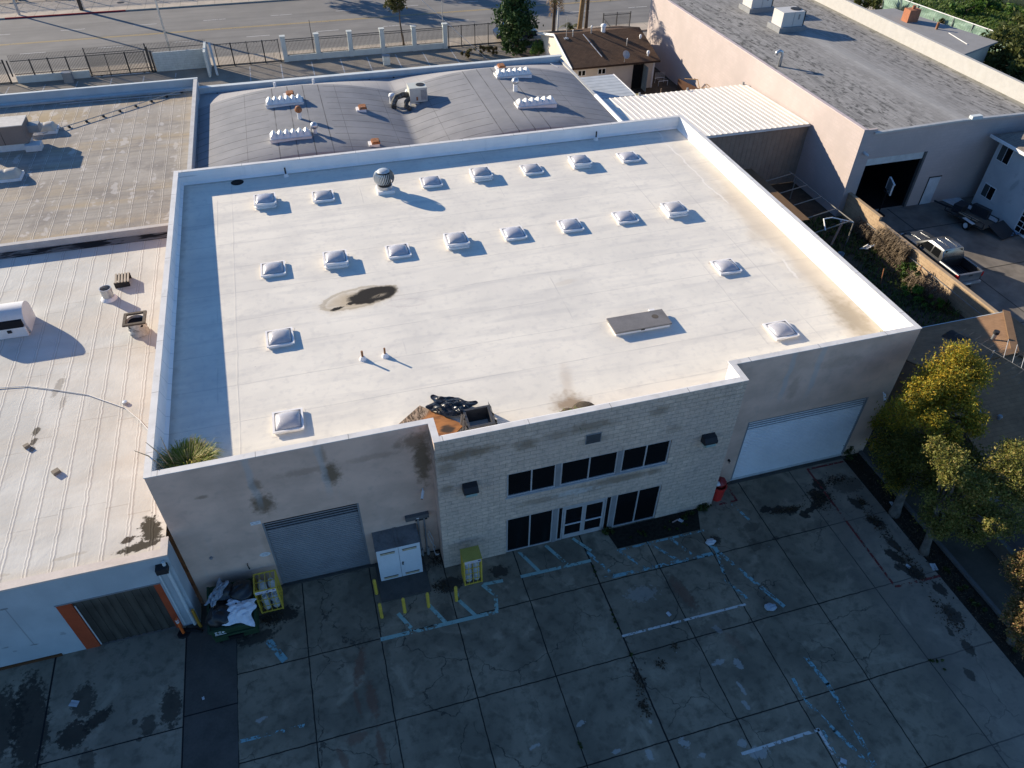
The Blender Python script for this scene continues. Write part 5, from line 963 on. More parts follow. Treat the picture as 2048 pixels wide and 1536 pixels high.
for x in (28,32,36,40.8): obj('post', MB().box(x-.06,x+.06,33.3,33.42,0,CZ), M['grey'], cn)
tag(obj('rust_strip', MB().box(28.28,28.44,24.8,33.2,4.3,4.42), plain('rusty_edge_strip', (.45,.27,.18), .8), loc=(27.4,29,4.1)), 'rusty edge strip between the gutter and the white canopy', 'flashing')

# ------------------------------------------------------------ big pale building on the right
bg_ = thing('pale_block_building', 'big windowless pinkish block building with grey shingle roof on the right', 'building', (48,30,0)); GX0, GX1, GY0, GY1 = 41.2, 55.2, 19.5, 52.2
pbm = G('pale_pink_block'); n = pbm.noise(.5,5); bq = pbm.brick(pbm.comb(pbm.m('ADD', pbm.x, pbm.y), pbm.z), .42, .21, .007, (.49,.415,.39), (.46,.39,.365), (.39,.33,.305)); col = pbm.mix(pbm.rmp(n,.3,.7), bq.outputs['Color'], (.42,.36,.335)); col = pbm.mix(pbm.m('MULTIPLY', pbm.rmp(pbm.noise(1,5,pbm.vec(2,2,.3)),.55,.8),.25), col, (.36,.32,.29)); palem = pbm.done(col, .9, bq.outputs['Fac'], .2)
gw = MB(); gw.box(GX0,GX0+.2,GY0+.2,GY1,0,6.12).box(GX0,42.22,GY0,GY0+.2,0,6.12).box(46.9,GX1,GY0,GY0+.2,0,5.92).box(42.22,46.9,GY0,GY0+.2,4.08,5.92).box(GX0+.2,GX1,GY1-.2,GY1,0,5.9).box(GX1-.2,GX1,GY0+.2,GY1,0,5.9); obj('wall', gw, palem, bg_)
obj('left_coping', MB().box(GX0-.04,GX0+.24,GY0-.02,GY1,6.121,6.18), plain('pinkish_coping', (.52,.44,.42), .7), bg_)
obj('right_parapet', MB().box(GX1-.22,GX1+.05,GY0,GY1,5.9,7.05), plain('white_parapet_block', (.43,.415,.39), .8, .07, 2, dirt=(.42,.40,.35), damt=.4), bg_)
gs = mat_shingle('grey_composition_shingles', (.20,.198,.192), (.155,.152,.148), (.085,.083,.08), .95, .33, 'yx', (.10,.10,.098), .55, .8)
gxr = 48.6; sl_ = MB().add([(GX0+.2,GY0+.05,5.92),(gxr,GY0+.05,6.08),(gxr,GY1,6.08),(GX0+.2,GY1,5.92),(GX1-.2,GY0+.05,5.95),(GX1-.2,GY1,5.95)], [(0,1,2,3),(1,4,5,2)])
gsm = G('grey_shingle_roof'); 
n = gsm.noise(.35,5,dist=.3); n2 = gsm.noise(2.2,5,gsm.vec(1,.35,1)); bq = gsm.brick(gsm.comb(gsm.y, gsm.x), .95, .34, .012, (.31,.30,.285), (.245,.237,.225), (.17,.165,.155)); dk = gsm.rmp(gsm.noise(3.1,4,gsm.vec(1.3,.55,1)),.5,.66)
zone = gsm.rmp(gsm.m('ADD', gsm.m('ABSOLUTE', gsm.m('SUBTRACT', gsm.x, gxr)), gsm.m('MULTIPLY', n, 2.5)), 1.2, 5.5); col = gsm.mix(gsm.m('MULTIPLY', dk, gsm.m('MULTIPLY', zone, .95)), bq.outputs['Color'], (.085,.084,.08))
strk = gsm.rmp(gsm.noise(1.0,5,gsm.vec(3.2,.12,1,0),.2),.5,.65); col = gsm.mix(gsm.m('MULTIPLY', strk, gsm.m('MULTIPLY', zone, .5)), col, (.10,.10,.098)); rdg = gsm.blob(gsm.x, gsm.y, gxr, 34, .9, 40, 0, gsm.noise(3,5), 1.0, .2, 1.1); col = gsm.mix(gsm.m('MULTIPLY', rdg, .45), col, (.36,.355,.34))
edge_ = gsm.rmp(gsm.x, 54.0, 55, 0, .5); col = gsm.mix(edge_, col, (.34,.32,.24))
obj('shingle_roof', sl_, gsm.done(col, .95, gsm.m('MULTIPLY', bq.outputs['Fac'], -1), .4), bg_, fix=False); obj('gutter', MB().add([(42.0,GY0-.12,5.93),(gxr,GY0-.12,6.07),(gxr,GY0+.06,6.10),(42.0,GY0+.06,5.96),(GX1,GY0-.12,5.96),(GX1,GY0+.06,5.99),(42.0,GY0-.12,5.83),(gxr,GY0-.12,5.97),(GX1,GY0-.12,5.86)], [(0,1,2,3),(1,4,5,2),(6,7,1,0),(7,8,4,1)]), plain('pale_gutter', (.50,.49,.46), .6), bg_, fix=False)
obj('gable_infill', MB().prism([(GX0+.21,5.9),(GX1-.01,5.9),(gxr,6.03)], 'y', GY0+.01, GY0+.19), palem, bg_); obj('gutter_box', MB().obox((49.7,GY0-.02,6.14),(.8,.3,.22),0), M['bluewhite'], bg_)
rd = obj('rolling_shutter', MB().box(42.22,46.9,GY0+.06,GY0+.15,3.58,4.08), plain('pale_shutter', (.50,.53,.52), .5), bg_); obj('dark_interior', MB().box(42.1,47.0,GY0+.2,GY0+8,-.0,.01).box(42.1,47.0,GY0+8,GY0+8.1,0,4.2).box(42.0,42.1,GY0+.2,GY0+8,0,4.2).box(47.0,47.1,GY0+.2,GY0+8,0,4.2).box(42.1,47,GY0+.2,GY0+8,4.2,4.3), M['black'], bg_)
obj('jamb', MB().box(46.72,46.9,GY0-.02,GY0+.2,0,4.08), plain('dark_jamb', (.1,.1,.1), .7), bg_); dd_ = obj('side_door', MB().box(48.0,48.92,GY0-.03,GY0-.001,.0,2.02), plain('white_steel_door', (.55,.58,.60), .5), bg_); obj('door_frame', MB().box(47.93,47.998,GY0-.035,GY0-.001,0,2.09).box(47.998,48.98,GY0-.035,GY0-.001,2.021,2.09), M['dark'], dd_)
t = thing('wall_lamp', 'small pale lamp high on the shaded front of the pale block building', 'lamp', (41.75,GY0,4.6)); obj('body', MB().tube([(41.7,GY0,4.62),(41.75,GY0-.2,4.58),(41.85,GY0-.35,4.5)], [.08,.09,.07], 8), M['lightgrey'], t)
for (x, y, lab) in ((47.6,39.2,'pale rooftop air conditioner on the grey shingle roof, nearer one'),(47.9,44.6,'pale rooftop air conditioner at the top edge, farther one')):
    z = 6.05; t = thing('rooftop_unit', lab, 'air conditioner', (x,y,z), 'air conditioners on the shingle roof'); obj('curb', MB().box(x-1.25,x+1.25,y-.95,y+.95,z-.15,z+.38), M['grey'], t); obj('cabinet', MB().box(x-1.05,x+.95,y-.75,y+.75,z+.38,z+1.5), plain('pale_unit', (.52,.50,.47), .5, .05, 1), t); obj('coil_side', MB().box(x+.951,x+1.06,y-.75,y+.75,z+.38,z+1.5), M['dark'], t); obj('fan_ring', MB().cyl((x+.5,y,z+1.5),(x+.5,y,z+1.55),.42,n=20), M['dark'], t)
    obj('panel_seam', MB().box(x-.02,x+.01,y-.765,y-.751,z+.4,z+1.48).box(x+.4,x+.55,y-.77,y-.751,z+.9,z+1.3), M['grey'], t)
t = thing('gooseneck_pipe', 'galvanised gooseneck pipe at the left edge of the grey shingle roof', 'pipe', (42.3,31.8,5.95)); obj('pipe', MB().tube([(42.4,31.6,5.9),(42.4,31.6,6.75),(42.35,31.6,6.98),(42.15,31.6,7.08),(41.95,31.6,7.0),(41.9,31.6,6.82)], .13, 10), M['steel'], t, smooth=True)
# ------------------------------------------------------------ yard and driveway on the right
struct('yard_driveway', MB().quad((41.85,-12,.0),(70,-12,.0),(70,19.5,.0),(41.85,19.5,.0)), (lambda g: g.done(g.mix(g.mx(g.per(g.y,5.2,.05,1.0,.03), g.line(g.x,45.4,.05,.03)), g.mix(g.m('MULTIPLY', g.rmp(g.noise(.5,6,dist=.5),.4,.7),.7), g.mix(g.rmp(g.noise(1.5,5),.3,.7),(.21,.185,.16),(.165,.148,.13)), (.09,.08,.07)), (.05,.045,.04)), .9, g.noise(25,3), .2))(G('driveway_slab')))
tanb = mat_shingle('tan_block', (.42,.31,.20), (.37,.27,.175), (.27,.20,.13), .42, .205, 'yz', (.30,.20,.12), .35)
t = thing('tan_block_wall', 'long tan block wall between the overgrown yard and the driveway with the pickup', 'wall', (41.7,11,0)); obj('wall', MB().box(41.62,41.8,4.6,16.15,0,1.43).box(41.62,41.8,16.15,19.48,0,1.72), tanb, t); obj('cap', MB().box(41.59,41.83,4.6,16.13,1.431,1.48).box(41.59,41.83,16.13,19.48,1.721,1.77), plain('wall_cap', (.36,.27,.18), .85), t); obj('pipe_rail', MB().tube([(41.45,16.8,.95),(41.45,6.0,.95)], .02, 6), M['grey'], t)
gy = []; rr = np.random.RandomState(12)
def blades(n, x0, x1, y0, y1, L, seed, fn=None):
    rr = np.random.RandomState(seed); mb = MB()
    for i in range(n):
        x, y = rr.uniform(x0,x1), rr.uniform(y0,y1)
        if fn and not fn(x, y, rr): continue
        a = rr.rand()*6.28; l = L*rr.uniform(.4,1.2); d = Vector((cos(a),sin(a),0)); s = Vector((-sin(a),cos(a),0))*l*.09; p = Vector((x,y,-.03)); q = p+d*l*.3+Vector((0,0,l*.7)); e = p+d*l*.8+Vector((0,0,l*.8)); mb.add([p-s,p+s,q+s,q-s,e],[(0,1,2,3),(3,2,4)])
    return mb
go = obj('yard_grass', blades(9000, 30.2, 41.5, 4.6, 19.5, .34, 21, lambda x, y, r: r.rand() < .35+.65*((sin(x*1.3)+cos(y*.9+x*.4)) > -.3)), mat_leaf('yard_grass_blades', [(.03,.05,.012),(.05,.085,.02),(.09,.13,.03)], .3), fix=False); go['kind'] = 'stuff'
tree('green_bush', 'bright green sunlit bush at the foot of the tan block wall', (40.0,9.6,0), [((40.0,9.8,.4),(.9,.9,.45),900,.17),((40.4,8.8,.35),(.8,.6,.35),450,.17)], mat_leaf('bright_green_leaves', [(.06,.14,.015),(.11,.22,.03),(.16,.27,.05)], .35), barkD, .03, cat='bush')
tree('green_bush', 'dark green leafy bush under the dry vines on the tan wall', (40.8,11.6,0), [((40.7,11.6,.7),(.7,.9,.6),600,.2)], mat_leaf('mid_green_leaves', [(.03,.06,.012),(.06,.11,.02)], .3), barkD, .03, cat='bush')
dryv = mat_leaf('dead_vine_twigs', [(.16,.12,.08),(.22,.17,.12),(.10,.075,.05)], .1)
def vine(lab, x, y0, y1, z1, n, seed, w=.35):
    rr = np.random.RandomState(seed); mb = MB()
    for i in range(n):
        y = rr.uniform(y0,y1); a = Vector((x-rr.rand()*w, y, rr.rand()*z1)); b = a+Vector((rr.normal()*.15, rr.normal()*.14, -rr.uniform(.15,.75))); m_ = a.lerp(b,.5)+Vector((-.08,rr.normal()*.06,.03)); s = Vector((.006,.011,0))
        mb.add([a-s,a+s,m_+s,m_-s,b],[(0,1,2,3),(3,2,4)])
    t = thing('dry_vine', lab, 'vine', (x,(y0+y1)/2,0), 'dead vines over the tan wall'); obj('twigs', mb, dryv, t, fix=False); obj('stem', MB().tube([(x-.1,y0+.3,0),(x-.15,(y0+y1)/2,z1*.5),(x-.05,y1-.2,z1)], .025, 5), barkD, t); return t
vine('dead grey vine hanging thick over the middle of the tan wall', 41.58, 12.6, 15.6, 1.65, 2600, 31, .5); vine('dead vine at the dark end of the tan wall under the step', 41.55, 15.8, 17.9, 1.0, 1100, 32, .6); vine('low tangle of dead twigs at the sunlit right end of the vines', 41.3, 8.6, 11.6, 1.0, 1500, 33, .9)
t = thing('pipe_frame_carport', 'bare white pipe frame of a carport in the dark yard', 'frame', (37.8,19,0)); pf = plain('shade_toned_white_pipe', (.20,.19,.17), .6)  # white pipes coloured dark to carry the yard shade; bent pipe stays bright
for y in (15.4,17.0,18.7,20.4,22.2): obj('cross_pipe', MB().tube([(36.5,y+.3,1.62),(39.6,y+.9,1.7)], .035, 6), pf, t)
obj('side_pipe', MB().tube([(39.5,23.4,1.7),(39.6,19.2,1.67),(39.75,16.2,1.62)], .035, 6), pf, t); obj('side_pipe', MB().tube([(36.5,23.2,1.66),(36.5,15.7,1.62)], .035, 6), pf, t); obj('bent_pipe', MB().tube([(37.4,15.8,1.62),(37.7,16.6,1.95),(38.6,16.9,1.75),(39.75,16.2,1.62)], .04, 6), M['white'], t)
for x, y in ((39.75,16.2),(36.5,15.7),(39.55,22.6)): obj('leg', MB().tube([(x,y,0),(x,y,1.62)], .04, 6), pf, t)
awm = (lambda g: g.done(g.mix(g.per(g.y,.12,.03,0,.03), (.20,.125,.07), (.09,.055,.03)), .8, g.per(g.y,.12,.05,0,.03), .5))(G('brown_corrugated_sheet')); tag(obj('lean_to_roof', MB().box(31.0,36.3,16.2,23.4,2.28,2.34), awm, loc=(34,19.5,0)), 'brown corrugated lean-to roof along the side of the warehouse', 'roof')
t = thing('step_stool', 'small white wooden rack leaning at the dead vines', 'rack', (40.5,14.6,0))
for k in range(3): obj('slat', MB().beam((39.95,15.05-k*.16,.35+k*.2),(40.35,14.85-k*.16,.36+k*.2),.05,.04), M['white'], t)
for a in ((39.98,15.1),(40.32,14.95)): obj('upright', MB().beam((a[0],a[1]+.05,.25),(a[0]+.02,a[1]-.45,.88),.045,.04), M['white'], t)
tag(obj('leaning_post', MB().beam((38.6,16.2,.1),(40.2,17.6,.9),.12,.12), plain('reddish_plank', (.28,.17,.12), .85), loc=(39.4,17,0)), 'reddish timber post leaning in the dark yard', 'post'); tag(obj('bucket', MB().lathe([(.17,0),(.2,.35),(.19,.35),(.16,.03),(0,.03)], (38.4,14.9,0), 16), plain('blue_grey_plastic', (.25,.32,.38), .5), loc=(38.4,14.9,0), fix=False), 'blue grey bucket on the dark yard ground', 'bucket'); tag(obj('flower_pot', MB().lathe([(.12,0),(.17,.3),(.0,.3)], (40.9,18.4,0), 14), plain('pale_pot', (.4,.42,.44), .6), loc=(40.9,18.4,0), fix=False), 'pale pot beside the end of the tan wall', 'pot')
for pts, lab in (([(39.0,11.6,0),(39.2,12.0,.9)],'short rusty stake in the yard near the bush'),([(41.0,11.0,0),(41.1,11.2,1.3)],'rusty stake standing against the tan wall')): tag(obj('stake', MB().tube(pts, .03, 6), M['rust'], loc=pts[0]), lab, 'stake')
# basketball hoop
t = thing('basketball_hoop', 'basketball hoop with pale framed backboard in front of the dark shutter opening', 'basketball hoop', (44.1,19.0,0)); obj('pole', MB().tube([(44.1,18.9,0),(44.0,18.7,1.9),(43.75,18.45,2.4)], .05, 8), M['black'], t); obj('base', MB().box(43.8,44.5,18.6,19.2,0,.12), M['black'], t)
bbx = obj('backboard', MB().obox((43.55,18.2,2.62),(.05,1.1,.75),R(-25)), plain('smoky_board', (.10,.12,.13), .3), t); obj('board_edge', MB().obox((43.60,18.19,2.98),(.1,1.16,.07),R(-25)).obox((43.78,18.70,2.62),(.09,.07,.78),R(-25)).obox((43.32,17.70,2.62),(.09,.06,.75),R(-25)).obox((43.57,18.19,2.25),(.09,1.1,.06),R(-25)), M['lightgrey'], t); obj('rim', MB().tube([(43.3+.22*cos(a*pi/6), 18.0+.22*sin(a*pi/6), 2.42) for a in range(13)], .015, 5, cap=False), M['dark'], t)
# utility trailer
t = thing('utility_trailer', 'small black utility trailer with folded mesh ramp by the stucco house wall', 'trailer', (49.6,16.3,0)); ck = plain('trailer_black', (.02,.024,.03), .5)
obj('deck', MB().obox((49.5,16.4,.45),(1.5,2.9,.08),R(12)), plain('trailer_boards', (.10,.09,.075), .9), t); fr = MB()
for s in (-1,1):
    for z in (.5,.85): a = Matrix.Rotation(R(12),3,'Z'); p = Vector((49.5,16.4,0))+a@Vector((s*.75,-1.45,z)); q = Vector((49.5,16.4,0))+a@Vector((s*.75,1.45,z)); fr.beam(p, q, .05)
    for yy in (-1.45,-.5,.5,1.45): p = Vector((49.5,16.4,0))+a@Vector((s*.75,yy,.45)); fr.beam(p, p+Vector((0,0,.4)), .05)
obj('rail_frame', fr, ck, t); obj('ramp', MB().obox((50.6,14.6,.32),(1.5,1.3,.05),R(12),tilt=(R(20),0)), ck, t); obj('tongue', MB().beam((49.2,17.8,.42),(48.7,19.0,.45),.09), ck, t)
for (x, y) in ((48.72,15.75),): w_ = obj('wheel', MB().cyl((x-.1,y,.31),(x+.1,y,.31),.31,n=20), M['black'], t); obj('rim', MB().cyl((x-.115,y,.31),(x-.10,y,.31),.18,n=16), M['white'], w_)
w_ = obj('wheel', MB().cyl((50.2,16.2,.31),(50.4,16.2,.31),.31,n=20), M['black'], t); obj('fender', MB().box(48.6,48.85,15.3,16.2,.62,.66), M['lightgrey'], t); obj('load', MB().obox((49.3,17.3,.75),(.9,.6,.55),R(20)).obox((50.2,16.4,.8),(.35,1.2,.65),R(14)), ck, t); obj('plank', MB().obox((49.1,16.2,.66),(.25,1.4,.05),R(14)), plain('pale_plank', (.35,.30,.22), .8), t)
tarp = sheet((50.9,17.3,.03), .7, 2.6, 9, .10, 16, 40, R(6)); tag(obj('ground_sheet', tarp, plain('dirty_white_sheeting', (.48,.52,.54), .6, .15, 4), loc=(50.9,17.3,0), fix=False), 'dirty white plastic sheeting along the foot of the stucco house', 'tarp'); tag(obj('blue_bag', sheet((51.2,14.5,.03), .45, .4, 10, .2, 14, 14), plain('blue_plastic', (.10,.20,.34), .5), loc=(51.2,14.5,0), fix=False), 'blue plastic bag by the french door', 'bag')
# stucco house right
sh2 = thing('stucco_house', 'two storey pale stucco house at the right edge of the picture', 'house', (55,12,0)); stm = G('pale_stucco'); n = stm.noise(.7,5,dist=.4); col = stm.mix(stm.rmp(n,.3,.7), (.54,.55,.54), (.45,.46,.46)); stn = stm.blob(stm.y, stm.z, 16.2, 2.6, .18, .55, R(20), stm.noise(4,4), 1.0, .6, 1); col = stm.mix(stm.m('MULTIPLY', stm.mx(stn, stm.rmp(stm.noise(1.6,6),.6,.72)),.4), col, (.26,.27,.26)); stm = stm.done(col, .9, stm.noise(25,3), .2)
obj('wall', MB().box(51.8,62,4,18.7,0,4.88), stm, sh2); obj('roof', MB().add([(51.3,3.5,4.9),(51.3,19.1,4.9),(62,19.1,4.9),(62,3.5,4.9),(56,8.3,6.6),(56,14.4,6.6)], [(0,4,5,1),(1,5,2),(2,5,4,3),(3,4,0)]), mat_shingle('grey_brown_shingles', (.22,.19,.16), (.18,.155,.135), (.1,.09,.08), .5, .2, 'xy'), sh2, fix=False); obj('fascia', MB().box(51.24,51.3,3.5,19.15,4.74,4.93), M['white'], sh2); obj('soffit', MB().box(51.3,51.8,3.5,19.1,4.80,4.87).box(51.3,62,18.7,19.1,4.80,4.87), M['white'], sh2)
for (y0, y1, z0, z1) in ((17.35,18.4,3.45,4.62),(17.3,18.32,.85,1.78)):
    w_ = obj('window', MB().box(51.76,51.8,y0,y1,z0,z1), M['white'], sh2); ym_ = (y0+y1)/2; obj('pane', MB().box(51.745,51.76,y0+.05,ym_-.025,z0+.05,z1-.05), M['glass'], w_); obj('pane', MB().box(51.745,51.76,ym_+.025,y1-.05,z0+.05,z1-.05), plain('grey_glass', (.05,.06,.06), .2), w_)
dr = obj('french_door', MB().box(51.74,51.8,12.9,14.75,0,2.05), M['white'], sh2); pn = MB()
for iy in range(4):
    for iz in range(5): y = 13.02+iy*.42; z = .15+iz*.37; pn.box(51.73,51.74,y,y+.36,z,z+.31)
obj('pane', pn, M['glass'], dr)
# ------------------------------------------------------------ beyond the big building
fr_ = thing('flat_roof_house', 'house with flat grey roof beyond the big pale building', 'house', (63,42,0)); obj('roof', MB().prism([(58.5,33.5),(69.0,37.5),(66.3,48.6),(58.5,48.8)], 'z', 3.75, 3.9), plain('grey_roll_roof', (.27,.265,.26), .9, .06, 1, dirt=(.2,.19,.18), damt=.3), fr_); obj('wall', MB().prism([(58.7,33.8),(68.6,37.8),(66,48.3),(58.7,48.5)], 'z', 0, 3.75), cream, fr_)
ch = obj('chimney', MB().box(64.4,65.6,44.2,45.1,3.9,5.0), plain('red_brick', (.38,.16,.09), .9, .15, 6), fr_); obj('pot', MB().cyl((65.0,44.6,5.0),(65.0,44.6,5.3),.16), plain('clay_pot', (.3,.13,.08), .9), ch); obj('flue', MB().cyl((65.9,41.9,3.9),(65.9,41.9,4.5),.12), M['rust'], fr_)
tag(obj('roof_conduit', MB().tube([(66.2,40.6,3.93),(65.6,37.5,3.93)], .03, 5), M['white'], loc=(66,39,3.9)), 'thin white conduit on the flat grey roof', 'conduit')
gf = thing('netted_fence', 'fence hung with pale green netting between the flat roof and the grass slope', 'fence', (75.8,50,0)); nm_ = (lambda g: g.done(g.mix(g.rmp(g.noise(1,5,g.vec(.6,.6,2),.8),.35,.65), (.25,.36,.29), (.14,.22,.17)), .7, g.noise(3,4), .6))(G('green_netting')); obj('netting', MB().grid(lambda u, v: (74.6+u*2.4+.1*sin(u*30+v*5), 60-u*17, v*1.9), 60, 4), nm_, gf, fix=False); obj('top_rail', MB().tube([(74.6,60,1.92),(77.0,43,1.92)], .05, 6), M['white'], gf)
for k in range(8): u = k/7; obj('post', MB().cyl((74.6+u*2.4,60-u*17,0),(74.6+u*2.4,60-u*17,1.95),.05), M['steel'], gf)
g2 = obj('grass_slope', blades(15000, 76.5, 96, 42, 66, .7, 41), mat_leaf('lush_grass', [(.06,.11,.015),(.10,.17,.03),(.15,.20,.05)], .35), fix=False); g2['kind'] = 'stuff'; struct('lawn', MB().quad((76.2,40,-.01),(100,40,-.01),(100,61.5,-.01),(76.2,61.5,-.01)), plain('mown_green', (.06,.085,.02), .95, .3, 2))
lt_ = mat_leaf('olive_leaves', [(.045,.06,.012),(.085,.10,.025),(.13,.14,.04)], .3)
tree('broadleaf_tree', 'dense olive green tree at the right edge beyond the white parapet', (71.5,37.2,0), [((71.5,37.5,2.6),(3.3,3.6,2.4),4200,.42),((74.5,40.5,3.0),(2.2,2.6,2.2),1800,.42),((70.0,33.5,2.0),(2.4,2.4,1.8),1800,.4),((73.5,34,3.4),(3,3,2),1600,.42)], lt_, barkD, .2)
for (x, y, s, lab) in ((82.5,55.5,1.6,'lush green shrub on the grass slope'),(87,52,1.8,'second green shrub higher on the grass slope'),(86.5,56.8,1.5,'green shrub by the tan board fence')): tree('shrub', lab, (x,y,0), [((x,y,.9),(s*1.2,s*1.1,s*.8),900,.4)], mat_leaf('lush_shrub'+str(x), [(.05,.10,.02),(.09,.17,.03)], .3), barkD, .08, cat='shrub')
for (x, y, s, lab) in ((73.6,54.2,.9,'dark shrub at the corner of the green netting'),(75.3,51.3,.7,'reddish shrub by the green netting'),(75.0,47.0,.9,'leafy shrub in front of the green netting')): tree('shrub', lab, (x,y,0), [((x,y,.9),(s,s,1.0),420,.28)], leafS if s == .7 else lt_, barkD, .05, cat='shrub')
tree('broadleaf_tree', 'small leafy tree at the top edge beside the agave', (71.3,58.6,0), [((71.3,58.3,1.5),(2.2,1.6,1.3),1300,.36)], lt_, barkD, .1)
ag = MB(); rr = np.random.RandomState(3)
for i in range(34):
    a = rr.rand()*6.28; e = rr.uniform(.35,1.3); l = rr.uniform(1.2,1.9); d = Vector((cos(a)*cos(e),sin(a)*cos(e),sin(e))); s = Vector((-sin(a),cos(a),0))*.14; p = Vector((70.9,52.6,2.0)); ag.add([p-s*.6,p+s*.6,p+d*l*.45+s,p+d*l*.45-s,p+d*l],[(0,1,2,3),(3,2,4)])
tag(obj('agave', ag, plain('blue_green_agave', (.20,.26,.23), .6, .2, 2), loc=(70.9,52.6,0), fix=False), 'spiky grey green agave beyond the white parapet', 'agave')
bf2 = MB()
for k in range(16): bf2.beam((87.6+k*.32,60.4-k*.30,1.1),(87.9+k*.32,60.12-k*.30,1.1),.05,2.3)
tag(obj('board_fence', bf2, plain('honey_boards', (.55,.36,.14), .8, .12, 3), loc=(90,58,0)), 'honey coloured board fence at the upper right corner', 'fence'); struct('slope_path', MB().quad((66,58.5,-.004),(100,61.6,-.004),(100,70,-.004),(66,66,-.004)), M['sidewalk'])

# ------------------------------------------------------------ hip-roofed house lower right
h2 = thing('hip_roof_house', 'house with weathered brown shingle hip roof in the warehouse shadow', 'house', (35.7,.3,0)); RX0, RX1, RY0, RY1, RZ0 = 31.35, 40.0, -3.75, 4.32, 3.0; ax0, ax1, ry, rz = 31.35, 36.0, .3, 4.42
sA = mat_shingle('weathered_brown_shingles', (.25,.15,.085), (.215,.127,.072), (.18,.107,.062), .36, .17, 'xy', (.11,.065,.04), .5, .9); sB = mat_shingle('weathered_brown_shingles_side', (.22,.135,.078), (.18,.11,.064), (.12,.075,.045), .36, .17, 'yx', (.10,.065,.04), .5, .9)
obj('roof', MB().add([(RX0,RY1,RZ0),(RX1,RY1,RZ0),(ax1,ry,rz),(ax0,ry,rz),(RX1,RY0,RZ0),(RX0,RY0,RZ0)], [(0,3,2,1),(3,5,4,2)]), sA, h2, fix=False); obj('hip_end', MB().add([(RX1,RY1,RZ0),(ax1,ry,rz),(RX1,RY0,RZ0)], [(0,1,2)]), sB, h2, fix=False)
cap = plain('ridge_cap_shingle', (.17,.105,.06), .9, .15, 4); obj('hip_cap', MB().beam((RX1,RY1,RZ0+.04),(ax1,ry,rz+.04),.34,.05), cap, h2); obj('hip_cap', MB().beam((RX1,RY0,RZ0+.04),(ax1,ry,rz+.04),.34,.05), cap, h2); obj('ridge_cap', MB().beam((ax0,ry,rz+.05),(ax1,ry,rz+.05),.34,.05), cap, h2)
obj('wall', MB().box(31.7,39.6,-3.4,3.95,0,2.98), plain('dark_tan_stucco', (.25,.20,.16), .9), h2); obj('gable_wall', MB().prism([(-3.7,2.9),(4.25,2.9),(.3,4.38)], 'x', RX0+.02, RX0+.12), plain('gable_tan', (.2,.16,.13), .9), h2); obj('fascia', MB().box(RX0,RX1,RY1,RY1+.04,RZ0-.14,RZ0+.01), M['bluewhite'], h2)
ev = MB().prism([(36.0,2.4,),(36.9,2.4),(36.45,3.1)], 'z', 3.62, 3.63)
t = thing('eyebrow_vent', 'dark low dormer vent on the back slope of the hip roof', 'roof vent', (35.2,2.8,3.5)); obj('hood', MB().grid(lambda u, v: (34.75+u*.9, 3.05-v*.75, RZ0+.35*(4.32-3.05+v*.75)+.02+.28*sin(pi*u)*(1-v)), 10, 4), plain('dark_shingle', (.05,.04,.035), .9), t, fix=False)
t = thing('roof_flue', 'galvanised flue with dark cap on the hip roof', 'flue', (36.3,1.95,3.8)); obj('stack', MB().cyl((36.35,1.75,3.8),(36.35,1.75,4.28),.09), M['steel'], t, smooth=40); obj('cap', MB().cyl((36.35,1.75,4.28),(36.35,1.75,4.42),.13), M['dark'], t, smooth=40)
for (x, y, lab) in ((32.4,-2.0,'small pale cap on the dark front slope of the hip roof'),(33.2,-2.4,'second small pale cap with short pipe on the front slope')): z = rz-(ry-y)*.352; tag(obj('round_vent', MB().lathe([(.07,0),(.07,.12),(.11,.14),(.08,.2),(0,.21)], (x,y,z), 12), M['grey'], loc=(x,y,z), fix=False), lab, 'roof vent')
t = thing('tv_antenna', 'long old television antenna over the hip roof behind the yellow tree', 'antenna', (34.2,-.3,4.3)); boom = (Vector((33.75,1.5,5.1)), Vector((34.75,-1.65,5.0))); obj('boom', MB().tube(list(boom), .014, 6), plain('dull_antenna_metal', (.11,.11,.11), .6), t); obj('mast', MB().tube([(34.25,.0,4.3),(34.25,0,5.1)], .03, 6), M['steel'], t); el = MB()
bd_ = (boom[1]-boom[0]).normalized(); sdv = Vector((0,0,1)).cross(bd_).normalized()
for k in range(11): c = boom[0].lerp(boom[1], k/10); l = .45+.06*k; el.tube([c-sdv*l, c+sdv*l], .006, 4)
obj('elements', el, bpy.data.materials['dull_antenna_metal'], t)
for k in range(4): c = boom[0].lerp(boom[1], .62+k*.12); obj('upright_element', MB().tube([c, c+Vector((.12,.3,.75))], .011, 5), M['lightgrey'], t)
t = thing('pergola_frame', 'dark wooden pergola beams south of the hip roof', 'pergola', (32.5,-5.5,0)); pb = plain('grey_beam', (.13,.125,.12), .85)
for a, b in (((31.6,-4.4,2.5),(34.6,-4.2,2.5)),((31.6,-6.6,2.5),(34.8,-6.5,2.5)),((31.7,-4.3,2.52),(31.9,-8.4,2.52)),((33.3,-4.3,2.52),(32.9,-6.5,2.52))): obj('beam', MB().beam(a,b,.1,.14), pb, t)
for x, y in ((31.75,-4.5),(34.4,-4.4),(31.9,-8.3),(34.6,-6.5)): obj('post', MB().box(x-.06,x+.06,y-.06,y+.06,0,2.45), pb, t)
t = thing('garden_wall', 'low dark wall with pale capping beside the walkway on the right', 'wall', (31.3,-10,0)); obj('wall', MB().box(31.22,31.36,-30,-4.6,0,.7), plain('dark_garden_wall', (.09,.08,.07), .9), t); obj('cap', MB().box(31.19,31.39,-30,-4.6,.7,.75), plain('grey_cap', (.10,.095,.085), .9), t)
